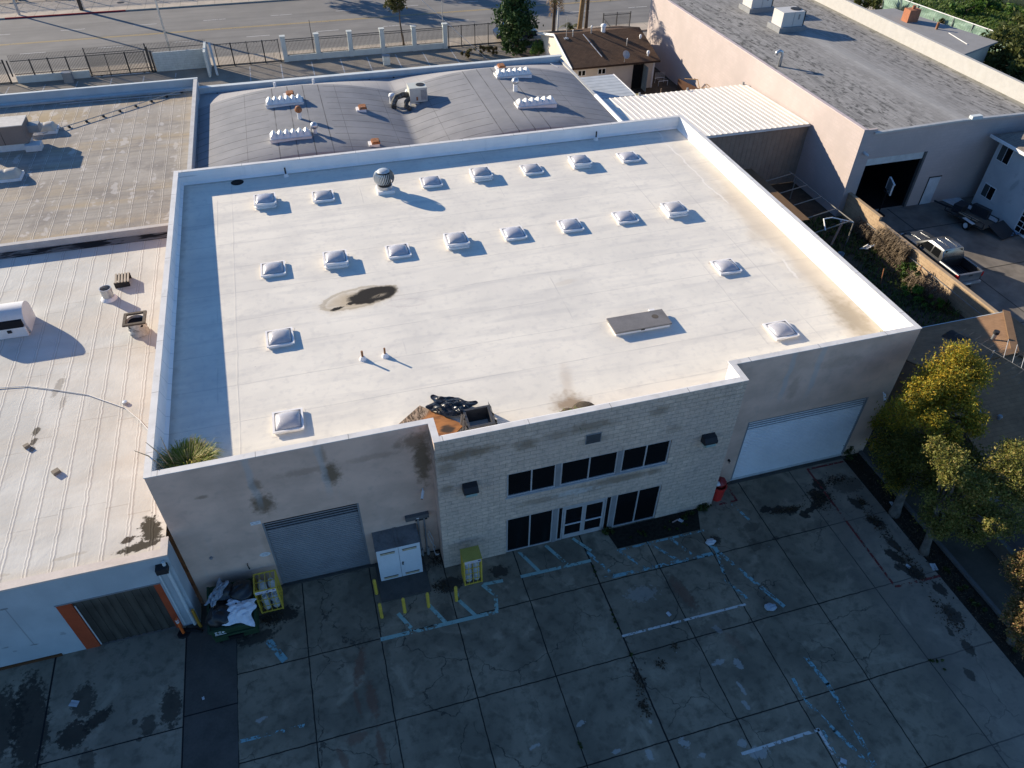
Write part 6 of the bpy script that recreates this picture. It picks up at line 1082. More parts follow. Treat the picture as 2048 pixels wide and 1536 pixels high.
struct('courtyard', MB().quad((31.4,-30,.004),(46,-30,.004),(46,-4.2,.004),(31.4,-4.2,.004)), plain('courtyard_dirt', (.09,.07,.06), .95, .2, 1)); tag(obj('crate', MB().box(32.3,32.9,-8.3,-7.7,0,.4), plain('blue_crate', (.05,.08,.12), .6), loc=(32.6,-8,0)), 'dark blue crate in the shaded courtyard', 'crate')
# ------------------------------------------------------------ trees on the right strip
lfY = mat_leaf('yellowing_leaves', [(.22,.20,.022),(.40,.31,.03),(.54,.34,.035),(.20,.22,.03)], .4); lfG = mat_leaf('green_gold_leaves', [(.12,.135,.025),(.22,.215,.05),(.32,.25,.075),(.17,.185,.04)], .35); lfR = mat_leaf('bronze_tipped_leaves', [(.13,.11,.03),(.25,.16,.06),(.34,.19,.09),(.14,.14,.04)], .35)
GRP = 'leafy trees in the right planting strip'
tree('autumn_tree', 'tree with yellow and orange leaves by the right corner of the warehouse', (30.0,.15,0), [((30.6,-2.2,6.5),(.7,.7,.7),2600,.10),((29.3,-2.0,6.35),(1.0,.95,.85),6210,.105),((30.1,-1.6,6.9),(.6,.6,.75),2970,.10),((28.2,-2.3,6.25),(.75,.6,.55),3105,.10),((27.35,-2.55,6.1),(.45,.4,.45),1215,.10),((29.7,-2.9,6.0),(.75,.7,.6),3240,.105),((29.7,-3.75,5.5),(.6,.55,.5),2295,.10),((28.0,-3.2,5.6),(.7,.6,.5),2295,.105),((28.5,-3.9,5.35),(.5,.45,.4),1350,.10),((29.0,-2.2,5.0),(1.4,1.2,.8),4320,.11),((29.2,-1.2,3.6),(1.1,1.0,.9),2430,.11),((29.6,-.4,2.2),(.7,.7,.8),2025,.10),((29.3,-1.1,1.5),(.7,.8,.7),2160,.10),((29.0,-2.5,1.3),(.8,.9,.8),2970,.10)], lfY, bark, .13, group=GRP, jit=.42)
tree('leaning_tree', 'leaning tree with thick peeling trunk and dark lower leaves in the planting strip', (28.55,-3.55,0), [((28.9,-3.2,3.7),(1.5,1.2,.9),5670,.11),((28.6,-2.3,2.6),(1.2,1.0,.8),3240,.11),((29.6,-4.2,3.6),(1.3,1.1,.9),4050,.11),((28.2,-4.1,4.2),(.9,.8,.5),2160,.11),((29.2,-1.5,2.4),(.8,.9,.8),2565,.10),((29.2,-3.5,2.2),(1.0,1.1,.8),3780,.10),((28.6,-2.9,1.7),(.7,.7,.6),1900,.10),((29.5,-4.6,2.3),(1.0,.9,.7),3240,.10)], mat_leaf('dim_green_leaves', [(.06,.075,.014),(.10,.11,.022),(.15,.13,.022)], .35), bark, .2, (.25,.3), group=GRP, jit=.42)
tree('green_gold_tree', 'tree with green and gold leaves and two lit lobes at the right edge', (28.45,-5.6,0), [((27.55,-5.1,5.4),(.75,.7,.55),3780,.10),((27.4,-4.3,5.4),(.5,.4,.4),1215,.10),((27.45,-5.7,5.1),(.6,.5,.45),2295,.10),((30.4,-5.3,5.3),(.8,.6,.5),2600,.10),((30.2,-6.6,4.9),(.7,.7,.5),2200,.10),((29.8,-5.6,5.25),(.9,.8,.65),3780,.10),((29.6,-6.6,4.75),(.85,.7,.55),3915,.10),((28.2,-6.1,4.85),(.7,.6,.5),2700,.10),((28.9,-5.9,4.7),(.7,.7,.4),1890,.10),((28.2,-7.3,4.0),(.5,.33,.28),1485,.10),((28.5,-5.7,3.5),(1.5,1.3,.8),5130,.11),((29.4,-6.8,3.4),(1.1,.9,.7),3510,.10),((28.55,-5.1,1.9),(.8,.8,.7),2200,.10),((28.25,-5.75,2.1),(.75,.6,.6),2100,.10),((28.8,-6.4,2.6),(.9,.8,.6),2000,.10),((29.2,-6.0,2.3),(1.1,1.0,.7),3240,.10)], lfG, bark, .16, (.2,.1), group=GRP, jit=.42, extra=(((28.6,-5.9,3),(28.3,-6.6,3.8),(28.2,-7.2,4.0)),))
tree('bronze_tree', 'tree with bronze tipped leaves cut by the right picture edge', (28.9,-9.9,0), [((28.7,-8.55,3.45),(.45,.4,.35),1485,.092),((28.5,-9.3,3.1),(.6,.5,.4),2160,.092),((27.2,-10.3,2.75),(.65,.5,.4),2565,.092),((27.8,-9.95,2.9),(.7,.55,.45),2700,.092),((27.5,-11.0,2.5),(.7,.6,.5),2565,.092),((28.3,-8.9,3.5),(.7,.55,.45),2400,.09),((28.9,-9.2,3.6),(.8,.7,.5),2600,.09),((28.3,-11.4,2.7),(.9,.8,.6),2600,.09),((28.6,-10.3,3.2),(1.0,.9,.6),3240,.095)], lfR, bark, .13, group=GRP, jit=.42)
# ------------------------------------------------------------ along the front of the warehouse
FY = -PJ
# electrical cabinet on its slab
t = thing('electrical_cabinet', 'large white two door electrical cabinet between the grey door and the block front', 'electrical cabinet', (7.5,-.5,0))
cw = plain('white_cabinet_paint', (.66,.70,.72), .45, .05, 1.5, dirt=(.4,.40,.40), damt=.25); obj('body', MB().box(6.69,8.36,-.90,-.02,.06,2.0), plain('cabinet_side_grey', (.30,.31,.31), .6), t)
for x0, x1, nm in ((6.69,7.52,'l'),(7.535,8.36,'r')):
    d = obj('door', MB().box(x0,x1,-.94,-.901,.08,2.02), cw, t)
    for z in (1.78,.22):
        lv = MB(); 
        lv.box(x0+.14,x1-.14,-.952,-.941,z-.06,z+.05); obj('louvre', lv, plain('louvre_ochre', (.48,.42,.30), .7, .2, 9, dirt=(.35,.17,.06), damt=.7) if 'louvre_ochre' not in bpy.data.materials else bpy.data.materials['louvre_ochre'], d); obj('slot', MB().box(x0+.13,x1-.13,-.956,-.941,z+.051,z+.075), M['dark'], d)
obj('handle', MB().box(7.60,7.66,-.98,-.941,1.0,1.06).box(7.60,7.64,-.98,-.941,.88,.98), M['dark'], t)
obj('top', MB().box(6.66,7.47,-.93,-.0,2.001,2.03).box(7.58,8.39,-.93,-.0,2.001,2.03).box(7.47,7.58,-.93,0,2.001,2.06), plain('sooty_cabinet_top', (.15,.15,.145), .8, .3, 1.4, dirt=(.025,.024,.022), damt=.85), t)
obj('slab', MB().box(6.56,8.5,-1.86,-.0,0,.06), M['concrete_pad'], t)
t = thing('wall_conduits', 'grey trough on the wall with two conduits running down beside the electrical cabinet', 'conduit', (8.5,0,2.4)); obj('trough', MB().box(8.0,8.92,-.16,-.001,2.40,2.62), plain('dark_trough', (.12,.12,.12), .7), t); obj('sticker', MB().box(8.42,8.52,-.163,-.161,2.46,2.51), M['white'], t)
for x in (8.48,8.72): obj('conduit', MB().tube([(x,-.08,2.4),(x,-.08,.12)], .035, 8), M['grey'], t, smooth=40); obj('foot_sleeve', MB().cyl((x+.02,-.10,.0),(x+.02,-.10,.4),.07), plain('sleeve_grey', (.32,.32,.30), .7), t, smooth=40)
obj('strut', MB().box(8.38,8.85,-.05,-.001,2.18,2.23), M['dark'], t)
tag(obj('broken_cables', MB().tube([(8.85,-.1,1.5),(8.98,-.2,1.0),(8.95,-.15,.4),(9.02,-.3,.05)], .018, 5).tube([(8.80,-.1,1.4),(8.9,-.25,.9),(9.05,-.2,.5),(9.0,-.1,.1)], .015, 5).tube([(9.0,-.4,.3),(9.1,-.5,.35),(9.15,-.35,.2),(9.05,-.3,.05)], .018, 5), M['lightgrey'], loc=(8.95,-.2,0)), 'loose pale cables hanging by the conduits in the corner', 'cables')
for k, (x, y) in enumerate(((6.43,-1.38),(6.47,-2.46),(7.35,-2.48),(8.27,-2.5),(9.36,-2.52))):
    p = thing('bollard', ['yellow bollard left of the cabinet slab, closest to the wall','yellow bollard at the front left corner of the cabinet slab','yellow bollard in front of the middle of the cabinet slab','yellow bollard at the front right of the cabinet slab','yellow bollard nearest the yellow cage with the solid top'][k], 'bollard', (x,y,0), 'yellow bollards around the electrical cabinet'); obj('post', MB().cyl((x,y,0),(x,y,.88),.065,n=14), M['yellow'], p, smooth=40); obj('cap', MB().lathe([(.065,.88),(.055,.92),(.03,.945),(0,.95)], (x,y,0), 14), M['yellow'], p, smooth=True, fix=False)
# gas cylinder cages
tankm = plain('grey_gas_tank', (.46,.48,.49), .5)
def cage(lab, x0, x1, y0, y1, h, solid, nx, nz):
    t = thing('gas_cage', lab, 'cage', ((x0+x1)/2,(y0+y1)/2,0), 'yellow gas bottle cages'); fr = MB(); r = .022
    for x in (x0,x1):
        for y in (y0,y1): fr.box(x-r,x+r,y-r,y+r,0,h)
    for z in (.04,h-.02):
        fr.box(x0+r,x1-r,y0-r,y0+r,z-r,z+r).box(x0+r,x1-r,y1-r,y1+r,z-r,z+r).box(x0-r,x0+r,y0+r,y1-r,z-r,z+r).box(x1-r,x1+r,y0+r,y1-r,z-r,z+r)
    obj('frame', fr, M['yellow'], t); g = MB(); w = .009
    for k in range(1, nx): x = x0+(x1-x0)*k/nx; g.box(x-w,x+w,y0-w,y0+w,.06,h-.04).box(x-w,x+w,y1-w,y1+w,.06,h-.04)
    for k in range(1, nz): z = (h-.18)*k/nz; g.box(x0+r,x1-r,y0-w-.004,y0+w,z-w,z+w).box(x0-w,x0+w,y0+r,y1-r,z-w,z+w).box(x1-w,x1+w,y0+r,y1-r,z-w,z+w)
    for k in range(1, nx+1): y = y0+(y1-y0)*k/(nx+1); g.box(x0-w,x0+w,y-w,y+w,.06,h-.04).box(x1-w,x1+w,y-w,y+w,.06,h-.04)
    if not solid:
        for k in range(1, nx): x = x0+(x1-x0)*k/nx; g.box(x-w,x+w,y0+r,y1-r,h-.03,h-.012)
        g.box(x0+r,x1-r,(y0+y1)/2-w,(y0+y1)/2+w,h-.03,h-.013)
    obj('mesh_panel', g, M['yellow'], t)
    if solid: obj('roof_panel', MB().box(x0-.03,x1+.03,y0-.03,y1+.03,h,h+.03), plain('faded_yellow_panel', (.36,.31,.07), .7, .15, 2, dirt=(.25,.25,.12), damt=.5), t)
    s = obj('sign_panel', MB().box(x0+.02,x1-.02,y0-r-.012,y0-r-.001,h-.17,h-.02), plain('cage_sign_white', (.62,.60,.62), .6) if 'cage_sign_white' not in bpy.data.materials else bpy.data.materials['cage_sign_white'], t)
    return t, s
def smear(mb, x0, x1, y, z0, z1, n, seed):
    rr = np.random.RandomState(seed); w = (x1-x0)/n
    for k in range(n):
        if rr.rand() < .85: a = x0+k*w; mb.box(a,a+w*.22,y-.003,y,z0,z1); mb.box(a+w*.22,a+w*.7,y-.003,y,z1-(z1-z0)*.25,z1) if rr.rand() < .5 else mb.box(a+w*.22,a+w*.7,y-.003,y,z0+(z1-z0)*.4,z0+(z1-z0)*.62)
    return mb
purple = plain('purple_print', (.14,.06,.26), .6); dkblue = plain('dark_blue_print', (.03,.05,.16), .6); pinkp = plain('pink_print', (.5,.28,.3), .6)
t, s = cage('open topped yellow gas cage with a grey tank inside, between dumpster and grey door', 2.12, 2.9, -1.06, -.28, 1.45, False, 4, 3)
obj('letters', smear(MB(), 2.17, 2.42, -1.095, 1.32, 1.38, 8, 2), purple, s); obj('emblem', MB().add([(2.50,-1.098,1.33),(2.56,-1.098,1.33),(2.64,-1.098,1.41),(2.58,-1.098,1.41)],[(0,1,2,3)]), dkblue, s, fix=False); obj('badge', MB().box(2.76,2.84,-1.098,-1.095,1.37,1.42), purple, s)
obj('gas_tank', MB().lathe([(.0,.05),(.16,.06),(.16,1.1),(.12,1.22),(.06,1.26),(.06,1.34),(0,1.34)], (2.33,-.55,0), 18), tankm, t, smooth=40, fix=False)
def bottles(t, x0, x1, y, nx, zs):
    for i in range(nx):
        for z in zs:
            x = x0+(x1-x0)*(i+.5)/nx; b = obj('gas_bottle', MB().lathe([(.0,z),(.13,z+.01),(.14,z+.06),(.14,z+.22),(.09,z+.29),(.03,z+.31),(0,z+.31)], (x,y,0), 14), tankm, t, smooth=40, fix=False); obj('collar', MB().lathe([(.085,z+.27),(.09,z+.36),(.075,z+.36),(.075,z+.28)], (x,y,0), 12), M['white'], b, smooth=40, fix=False)
bottles(t, 2.18, 2.86, -.88, 2, (.08,.48)); bottles(t, 2.5, 2.86, -.5, 1, (.08,.48,.85))
t, s = cage('yellow gas cage with solid faded yellow top at the left corner of the block front', 9.84, 10.52, -1.97, -1.42, 1.6, True, 4, 4); obj('letters', smear(MB(), 9.98, 10.3, -2.009, 1.47, 1.52, 9, 5), pinkp, s); obj('badge', MB().box(10.38,10.48,-2.009,-2.006,1.49,1.55), dkblue, s); bottles(t, 9.88, 10.5, -1.78, 2, (.08,.46,.84,1.2))
# dumpster with bags
gn = plain('dark_green_dumpster', (.028,.060,.032), .6, .2, 2, dirt=(.02,.025,.02)); t = thing('dumpster', 'dark green dumpster overflowing with rubbish by the left corner of the warehouse', 'dumpster', (1.25,-1.1,0))
db = MB(); db.prism([(-1.95,.18),(-.35,.18),(-.25,1.25),(-2.05,1.05)], 'x', .48, 2.02); obj('bin', db, gn, t)
obj('rim', MB().beam((.44,-2.07,1.06),(2.06,-2.07,1.06),.08,.08).beam((.44,-2.05,1.06),(.44,-.25,1.26),.08).beam((2.06,-2.05,1.06),(2.06,-.25,1.26),.08), gn, t); obj('fork_pocket', MB().box(.55,1.95,-2.08,-1.99,.62,.72), gn, t); obj('chute', MB().box(1.0,1.5,-2.1,-1.95,.36,.55), M['black'], t)
for x in (.62,1.85):
    for y in (-1.85,-.5): obj('castor', MB().cyl((x-.04,y,.09),(x+.04,y,.09),.09,n=12), M['black'], t)
nb = obj('number_plate', MB().box(.62,1.0,-2.115,-2.111,.86,.89), plain('white_stencil', (.7,.72,.72), .6), t)
st = MB()
for k, pat in enumerate(((1,1,0,1,1),(1,0,1,0,1),(0,1,1,1,0))):
    for j, q in enumerate(pat):
        if q: st.box(.64+k*.12,.70+k*.12,-2.115,-2.111,.92+j*.03,.945+j*.03)
        if q and j%2 == 0: st.box(.70+k*.12,.73+k*.12,-2.115,-2.111,.92+j*.03,.945+j*.03)
obj('stencil_digits', st, bpy.data.materials['white_stencil'], t)
bag = plain('black_bin_liner', (.012,.013,.015), .35, .3, 5)
def blobby(c, r, seed, amp=.22, m=None, nm='rubbish_bag', lab='', cat='bag', sq=(1,1,.8), group=None):
    rr = np.random.RandomState(seed); K = rr.normal(size=(9,3))*4; ph = rr.rand(9)*6.28
    def fn(u, v):
        d = Vector((cos(u*2*pi)*sin(v*pi), sin(u*2*pi)*sin(v*pi), cos(v*pi))); w = sum(sin(d.dot(Vector(K[k]))+ph[k]) for k in range(9))/9+.35*abs(sin(3*u*pi+5*v))
        q = r*(1+amp*w*1.4); return (c[0]+d.x*q*sq[0], c[1]+d.y*q*sq[1], c[2]+d.z*q*sq[2])
    return tag(obj(nm, MB().grid(fn, 28, 18), m or bag, loc=c, smooth=True), lab, cat, group)
for c, r, sd_, lab in (((.85,-1.5,1.15),.42,1,'round black rubbish bag at the front left of the dumpster'),((1.65,-.75,1.3),.42,2,'black rubbish bag at the back right of the dumpster'),((1.05,-.65,1.25),.38,3,'black rubbish bag at the back left of the dumpster'),((1.55,-1.35,1.05),.36,4,'black rubbish bag under the white cloth in the dumpster')): blobby(c, r, sd_, lab=lab, group='rubbish bags in the dumpster')
cl = sheet((1.5,-1.55,1.22), .55, .45, 15, .22, 30, 26, R(-14), lambda u, v: -.55*max(0, .45-v)**1.3-.25*max(0, u-.75)); tag(obj('white_cloth', cl, plain('white_torn_cloth', (.68,.70,.73), .8, .1, 6), loc=(1.5,-1.5,1.2), fix=False), 'torn white cloth draped over the rubbish in the dumpster', 'cloth')
cl = sheet((.85,-.85,1.48), .2, .5, 16, .25, 16, 26, R(-28)); tag(obj('clear_plastic', cl, plain('greyish_plastic_film', (.25,.28,.31), .35, .3, 6), loc=(.8,-.8,1.45), fix=False), 'crumpled grey plastic film on the bags at the back of the dumpster', 'plastic')
# red bin
t = thing('red_bin', 'red round litter bin stuffed with rubbish at the right corner of the block front', 'bin', (21.52,-.62,0)); rx, ryy = 21.52, -.62; obj('can', MB().lathe([(.0,.0),(.24,.0),(.30,.78),(.33,.80),(.33,.84),(.28,.84),(.24,.5),(0,.5)], (rx,ryy,0), 22), M['red'], t, smooth=40, fix=False)
blobby((rx,ryy+.1,.92), .27, 8, .2, plain('dark_red_bag', (.25,.02,.02), .4), 'refuse_sack', 'dark red sack bulging out of the red bin', 'bag'); blobby((rx-.16,ryy-.02,.98), .13, 9, .3, M['white'], 'paper_cup', 'white crumpled wrapper on top of the red bin', 'litter')
# wall pack lamps, cameras, signs
for x, z, lab in ((10.39,4.72,'dark wall lamp on the block front, left of the upper windows'),(19.98,4.6,'dark wall lamp on the block front, right of the upper windows')):
    t = thing('wall_lamp', lab, 'lamp', (x,FY,z), 'wall lamps on the block front'); obj('housing', MB().prism([(FY-.0,z-.18),(FY-.34,z-.10),(FY-.38,z+.02),(FY-.24,z+.17),(FY-.0,z+.2)], 'x', x-.27, x+.27), M['dark'], t); obj('lens', MB().prism([(FY-.02,z-.30),(FY-.30,z-.30),(FY-.40,z-.14),(FY-.34,z-.101),(FY-.02,z-.181)], 'x', x-.21, x+.21), plain('greenish_lens', (.34,.42,.34), .3) if 'greenish_lens' not in bpy.data.materials else bpy.data.materials['greenish_lens'], t)
for x, z, lab in ((8.75,3.85,'white security camera above the electrical cabinet'),(28.98,3.78,'white security camera at the right corner of the wide white door')):
    t = thing('security_camera', lab, 'camera', (x,0,z), 'security cameras'); obj('bracket', MB().tube([(x+.05,0,z+.12),(x+.03,-.12,z+.10)], .03, 8), M['white'], t); obj('body', MB().tube([(x+.05,-.1,z+.12),(x-.06,-.36,z-.02)], .055, 10), M['white'], t, smooth=40); obj('lens', MB().tube([(x-.06,-.36,z-.02),(x-.065,-.372,z-.026)], .04, 10), M['dark'], t)
inkm = plain('blue_grey_ink', (.16,.19,.26), .7); t = thing('wall_sign', 'small white rectangular sign above the left edge of the grey door', 'sign', (2.76,0,4.02)); obj('plate', MB().box(2.58,2.93,-.015,-.001,3.94,4.11), M['white'], t); obj('lettering', smear(smear(MB(), 2.62, 2.88, -.016, 4.03, 4.07, 7, 3), 2.64, 2.85, -.016, 3.97, 4.0, 7, 4), inkm, t)
t = thing('wall_sign', 'white oval sign on the wall at the left of the grey door', 'sign', (2.70,0,2.16)); obj('plate', MB().add([(2.70+.2*cos(a*pi/12),-.012,2.16+.125*sin(a*pi/12)) for a in range(24)], [tuple(range(24))]), M['white'], t, fix=False); obj('lettering', smear(smear(MB(), 2.58, 2.82, -.013, 2.18, 2.215, 6, 6), 2.6, 2.8, -.013, 2.11, 2.14, 6, 7), inkm, t)
tag(obj('wall_hook', MB().tube([(2.0,-.02,1.85),(2.0,-.1,1.9),(2.02,-.1,1.6),(2.02,-.02,1.55)], .018, 5), M['dark'], loc=(2,0,1.6)), 'dark hook on the wall above the open topped yellow cage', 'hook'); tag(obj('wall_fitting', MB().cyl((.9,-.06,2.65),(.9,0,2.65),.06), M['grey'], loc=(.9,0,2.65)), 'small grey knob on the wall above the dumpster', 'fitting'); tag(obj('wall_fitting', MB().cyl((22.1,-.1,1.62),(22.1,0,1.62),.05).cyl((22.1,-.1,1.5),(22.1,-.05,1.62),.02), M['dark'], loc=(22.1,0,1.6)), 'dark fitting on the wall left of the wide white door', 'fitting')
# planting bed with mulch and creeping weeds
bed = struct('planting_bed', MB().add([(16.3,-1.98,.012),(20.05,-2.02,.012),(20.45,-.97,.012),(16.15,-.97,.012)], [(0,1,2,3)]), plain('dark_mulch', (.022,.019,.014), .97, .5, 8, bump=.8), fix=False)
gc = MB(); lst = [((16.2,-1.15,.1),(.3,.25,.16),420),((20.6,-1.05,.12),(.45,.25,.2),420),((19.9,-1.25,.08),(.35,.2,.12),260),((17.6,-1.5,.04),(1.0,.4,.05),420),((18.9,-1.6,.04),(.9,.35,.05),380),((21.9,-.35,.12),(.2,.15,.15),140),((28.45,.0,.3),(.3,.5,.35),480),((28.7,-6.9,.05),(.5,1.0,.1),420),((28.8,-9,.1),(.4,1.6,.12),360),((14.95,-4.9,.02),(.05,.7,.04),140),((14.97,-6.45,.02),(.12,.08,.04),50),((15.0,-2.6,.03),(.06,.5,.05),80),((12.1,-9.0,.02),(.06,.2,.04),60),((25.7,-9.8,.02),(.4,.5,.05),120)]
for k, (c, rd, n) in enumerate(lst): mb, _ = mesh_leaves(c, rd, n, .10, 300+k, .5, -.1); gc.add([(p[0],p[1],max(.015,p[2])) for p in mb.v], mb.f)
o = obj('ground_cover', gc, mat_leaf('low_weed_leaves', [(.020,.032,.008),(.04,.06,.015),(.07,.09,.02)], .2), fix=False); o['kind'] = 'stuff'
dl_ = MB(); rr = np.random.RandomState(44); pts = []
for c, rd, n in (((25.9,-1.95),(.55,.55),420),((24.2,-2.1),(.7,.14),280),((27.2,-1.2),(.8,.3),260),((27.5,-3.8),(.3,.9),260),((27.5,-6),(.35,1.1),300),((27.6,-2.6),(.2,.3),120),((28.75,-6),(.45,6),1500),((27.4,-8.4),(.4,.9),200),((14.9,-7.4),(.18,.5),140),((14.7,-8.4),(.2,.35),120),((15.9,-7.1),(.2,.2),50),((16.7,-6.6),(.12,.14),40),((9.0,-.5),(.35,.35),120),((8.9,-1.75),(.35,.3),160),((2.4,-1.4),(.5,.3),120),((20.2,-2.75),(.2,.15),60)):
    q = rr.normal(size=(n,2))*.5*np.array(rd)+np.array(c); pts += [(a,b,rr.uniform(.012,.04)) for a, b in q]
lf = leaf_mesh(np.array(pts), .09, rr, 6.0); lf.v = [(p[0],p[1],max(.012,p[2])) for p in lf.v]
o = obj('leaf_litter', lf, mat_leaf('dead_leaf_litter', [(.022,.017,.011),(.05,.037,.02),(.085,.055,.03)], .05), fix=False); o['kind'] = 'stuff'
lw_ = plain('litter_paper', (.42,.43,.44), .7)
for k, (x, y, s, a, lab) in enumerate(((17.05,-5.32,.14,20,'small white card lying above the long white stall line'),(28.35,-6.3,.24,-10,'white sheet of paper in the leafy strip beside the kerb'),(27.35,-6.0,.15,30,'pale scrap of paper near the red line'),(19.45,-1.38,.16,40,'white scrap in the dark planting bed'),(-4.25,-2.88,.22,70,'white wrapper on the oily driveway at the left'),(0.02,-3.9,.08,10,'tiny white scrap on the dark alley strip'),(20.3,-11.85,.16,50,'pale scrap next to the white stall corner'),(28.8,-3.05,.16,0,'white scrap under the leaning tree'))):
    tag(obj('litter', MB().grid(lambda u, v: (x+(u-.5)*s*cos(R(a))-(v-.5)*s*1.3*sin(R(a)), y+(u-.5)*s*sin(R(a))+(v-.5)*s*1.3*cos(R(a)), .02+.04*abs(sin(3*u+k))*v), 4, 4), lw_, loc=(x,y,0), fix=False), lab, 'litter')
blobby((20.95,-6.15,.09), .15, 31, .35, plain('torn_white_bag', (.36,.40,.44), .6), 'plastic_bag', 'torn white and blue plastic bag lying on the open lot', 'bag', (1.4,1,.5)); blobby((20.15,-2.75,.07), .13, 33, .4, M['lightgrey'], 'cigarette_pile', 'pale crumpled rubbish on the dark spot by the blue lines', 'litter', (1.4,1,.4)); tag(obj('stick', MB().beam((19.05,-1.38,.03),(19.35,-1.3,.04),.05,.03), plain('pinkish_stick', (.35,.25,.22), .8), loc=(19.2,-1.3,0)), 'short pale stick in the dark planting bed', 'stick')

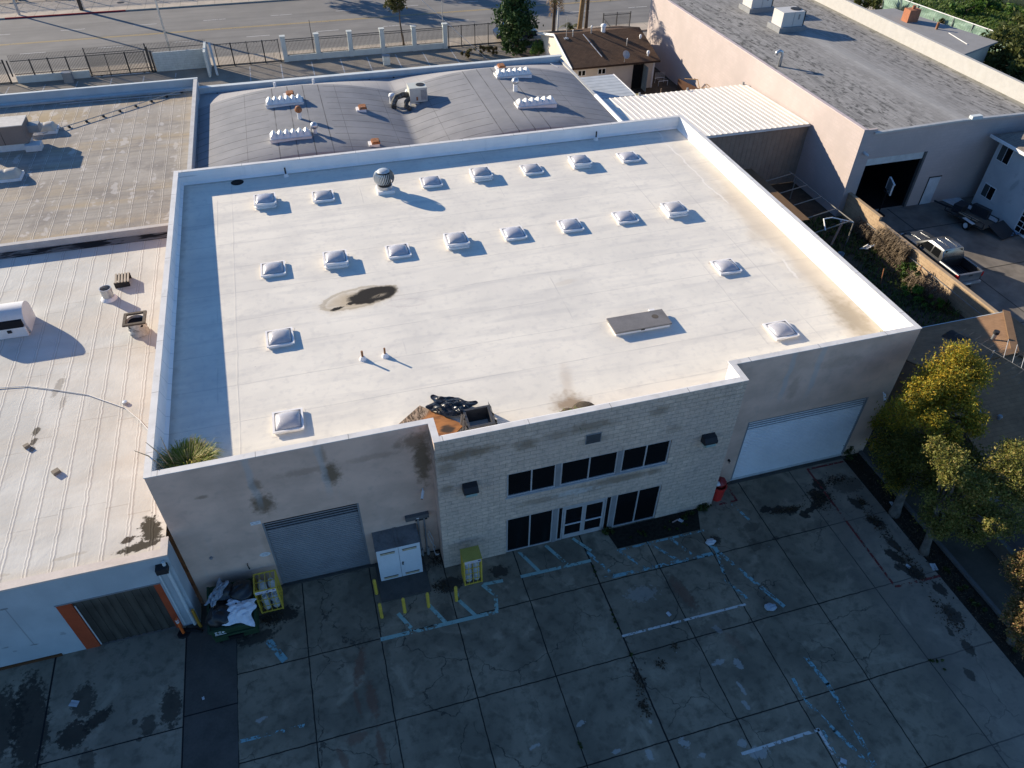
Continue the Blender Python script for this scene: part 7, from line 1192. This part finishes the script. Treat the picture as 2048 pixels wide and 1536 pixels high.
# ------------------------------------------------------------ silver pickup on the driveway
def pickup(cx, cy, hd):
    t = thing('pickup_truck', 'silver four-door pickup truck parked along the tan block wall', 'pickup truck', (cx,cy,0)); silver = plain('silver_car_paint', (.19,.195,.20), .22, .04, .8, .75, bump=0); trim = plain('dark_truck_trim', (.02,.02,.022), .5); L2, w = 2.68, .93
    def T(mb):
        c, s = cos(hd), sin(hd); mb.v = [(cx+p[0]*c-p[1]*s, cy+p[0]*s+p[1]*c, p[2]) for p in mb.v]; return mb
    def loft(st, cap=True):
        """st: stations (x, [(y,z)...] right half from bottom to the centre line)"""
        mb = MB(); n = len(st[0][1]); vs = []
        for x, pr in st: vs += [(x,-y,z) for y, z in pr]+[(x,y,z) for y, z in reversed(pr)]
        k = 2*n; fs = [(i*k+j, i*k+(j+1)%k, (i+1)*k+(j+1)%k, (i+1)*k+j) for i in range(len(st)-1) for j in range(k)]
        if cap: fs += [tuple(range(k)), tuple((len(st)-1)*k+j for j in range(k))]
        return mb.add(vs, fs)
    def sec(W_, zb, zs, zt, crown=.03): return [(W_*.93,zb),(W_,zb+.2),(W_,zs-.12),(W_*.97,zs),(W_*.80,zt),(.0,zt+crown)]
    front = [(L2,sec(.70,.45,.82,.86)),(L2-.10,sec(.84,.42,.92,.96)),(L2-.35,sec(.91,.40,.98,1.03)),(1.55,sec(w,.40,1.02,1.08)),(1.10,sec(w,.40,1.04,1.10)),(.4,sec(w,.40,1.05,1.08)),(-.98,sec(w,.40,1.06,1.08))]
    obj('body', T(loft(front)), silver, t, smooth=35)
    cab = [(1.42,[(.80,1.05),(.79,1.06),(.77,1.07),(.70,1.08),(.4,1.09),(0,1.10)]),(.62,[(.86,1.05),(.83,1.25),(.76,1.60),(.68,1.70),(.4,1.73),(0,1.74)]),(.35,[(.87,1.05),(.84,1.25),(.75,1.66),(.68,1.76),(.4,1.79),(0,1.80)]),(-.35,[(.87,1.05),(.84,1.25),(.75,1.67),(.68,1.77),(.4,1.80),(0,1.81)]),(-.80,[(.87,1.05),(.84,1.25),(.76,1.64),(.68,1.74),(.4,1.77),(0,1.78)]),(-.98,[(.86,1.05),(.84,1.2),(.80,1.3),(.75,1.36),(.4,1.4),(0,1.42)])]
    obj('cab', T(loft(cab)), silver, t, smooth=30)
    e = .012
    obj('windscreen', T(MB().add([(1.30,-.72,1.125+e),(1.30,.72,1.125+e),(.68,.64,1.685+e),(.68,-.64,1.685+e)], [(0,1,2,3)])), M['glass'], t, fix=False)
    obj('rear_window', T(MB().add([(-.975-e,-.66,1.30),(-.975-e,.66,1.30),(-.825-e,.62,1.70),(-.825-e,-.62,1.70)], [(0,1,2,3)])), M['glass'], t, fix=False)
    for s in (-1, 1):
        for xs in ((.98,.52,.50,.0),(-.08,-.08,-.70,-.70)):
            x0, x1, x2, x3 = xs
            q = [(x0,s*(.853+e),1.18),(x3,s*(.853+e),1.18),(x3 if xs[0] > 0 else -.68,s*(.765+e),1.64),(x1 if xs[0] > 0 else -.1,s*(.765+e),1.64)]
            if xs[0] < 0: q = [(-.10,s*(.853+e),1.18),(-.74,s*(.853+e),1.18),(-.66,s*(.765+e),1.63),(-.10,s*(.765+e),1.64)]
            obj('side_window', T(MB().add(q, [(0,1,2,3)])), M['glass'], t, fix=False)
        for x in (.45,-.45): obj('door_handle', T(MB().box(x-.10,x+.10,s*.94-.015,s*.94+.015,.96,1.0)), silver, t)
        obj('door_gap', T(MB().box(-.05,-.03,s*.934-.003,s*.934+.003,.55,1.05)), trim, t); m_ = obj('mirror', T(MB().box(.78,.92,s*1.03-.09,s*1.03+.09,1.10,1.28)), trim, t)
        obj('bed_side', T(MB().prism([(s*.93,.45),(s*.93,1.08),(s*.90,1.14),(s*.80,1.14),(s*.80,.62)], 'x', -2.6, -1.0)), silver, t); tl = obj('tail_light', T(MB().box(-2.63,-2.45,s*.875-.065,s*.875+.065,.82,1.1)), plain('red_lens', (.5,.01,.012), .2) if 'red_lens' not in bpy.data.materials else bpy.data.materials['red_lens'], t)
        obj('headlight', T(MB().box(2.45,2.66,s*.70-.12,s*.70+.12,.78,.92)), M['lightgrey'], t)
        for x in (1.62,-1.62):
            wl = obj('wheel', T(MB().cyl((x,s*.70,.37),(x,s*.935,.37),.37,n=24)), M['black'], t, smooth=40); obj('rim', T(MB().cyl((x,s*.936,.37),(x,s*.945,.37),.23,n=18)), M['steel'], wl); obj('wheel_arch', T(MB().tube([(x+.44*cos(a*pi/8),s*.925,.40+.42*sin(a*pi/8)) for a in range(9)], .03, 6)), trim, t)
    obj('bed_floor', T(MB().box(-2.52,-1.0,-.80,.80,.55,.62)), trim, t); bl_ = MB()
    for k in range(9): bl_.box(-2.5,-1.02,-.72+k*.18-.02,-.72+k*.18+.02,.62,.64)
    obj('bed_ribs', T(bl_), M['black'], t); obj('bed_liner', T(MB().box(-1.05,-1.0,-.8,.8,.62,1.12).box(-2.5,-1.05,.77,.799,.62,1.13).box(-2.5,-1.05,-.799,-.77,.62,1.13)), trim, t)
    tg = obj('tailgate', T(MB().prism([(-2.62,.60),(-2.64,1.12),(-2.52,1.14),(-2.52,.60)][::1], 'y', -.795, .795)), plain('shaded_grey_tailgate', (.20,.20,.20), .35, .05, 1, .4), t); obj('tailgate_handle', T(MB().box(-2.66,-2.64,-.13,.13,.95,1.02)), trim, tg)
    bp = obj('rear_bumper', T(MB().box(-2.78,-2.6,-.86,.86,.42,.56)), M['steel'], t); obj('number_plate', T(MB().box(-2.79,-2.781,-.15,.15,.45,.54)), M['white'], bp); obj('tow_hitch', T(MB().box(-2.95,-2.78,-.05,.05,.36,.42)), M['dark'], bp); obj('front_bumper', T(MB().box(2.58,2.75,-.80,.80,.42,.60)), trim, t)
    for s in (-.28,.28): obj('roof_rib', T(MB().box(-.70,.35,s-.015,s+.015,1.80,1.815)), silver, t); obj('hood_crease', T(MB().beam((1.45,s*1.3,1.115),(2.3,s*1.2,1.065),.03,.02)), silver, t)
    return t
pickup(43.62, 12.5, R(90))
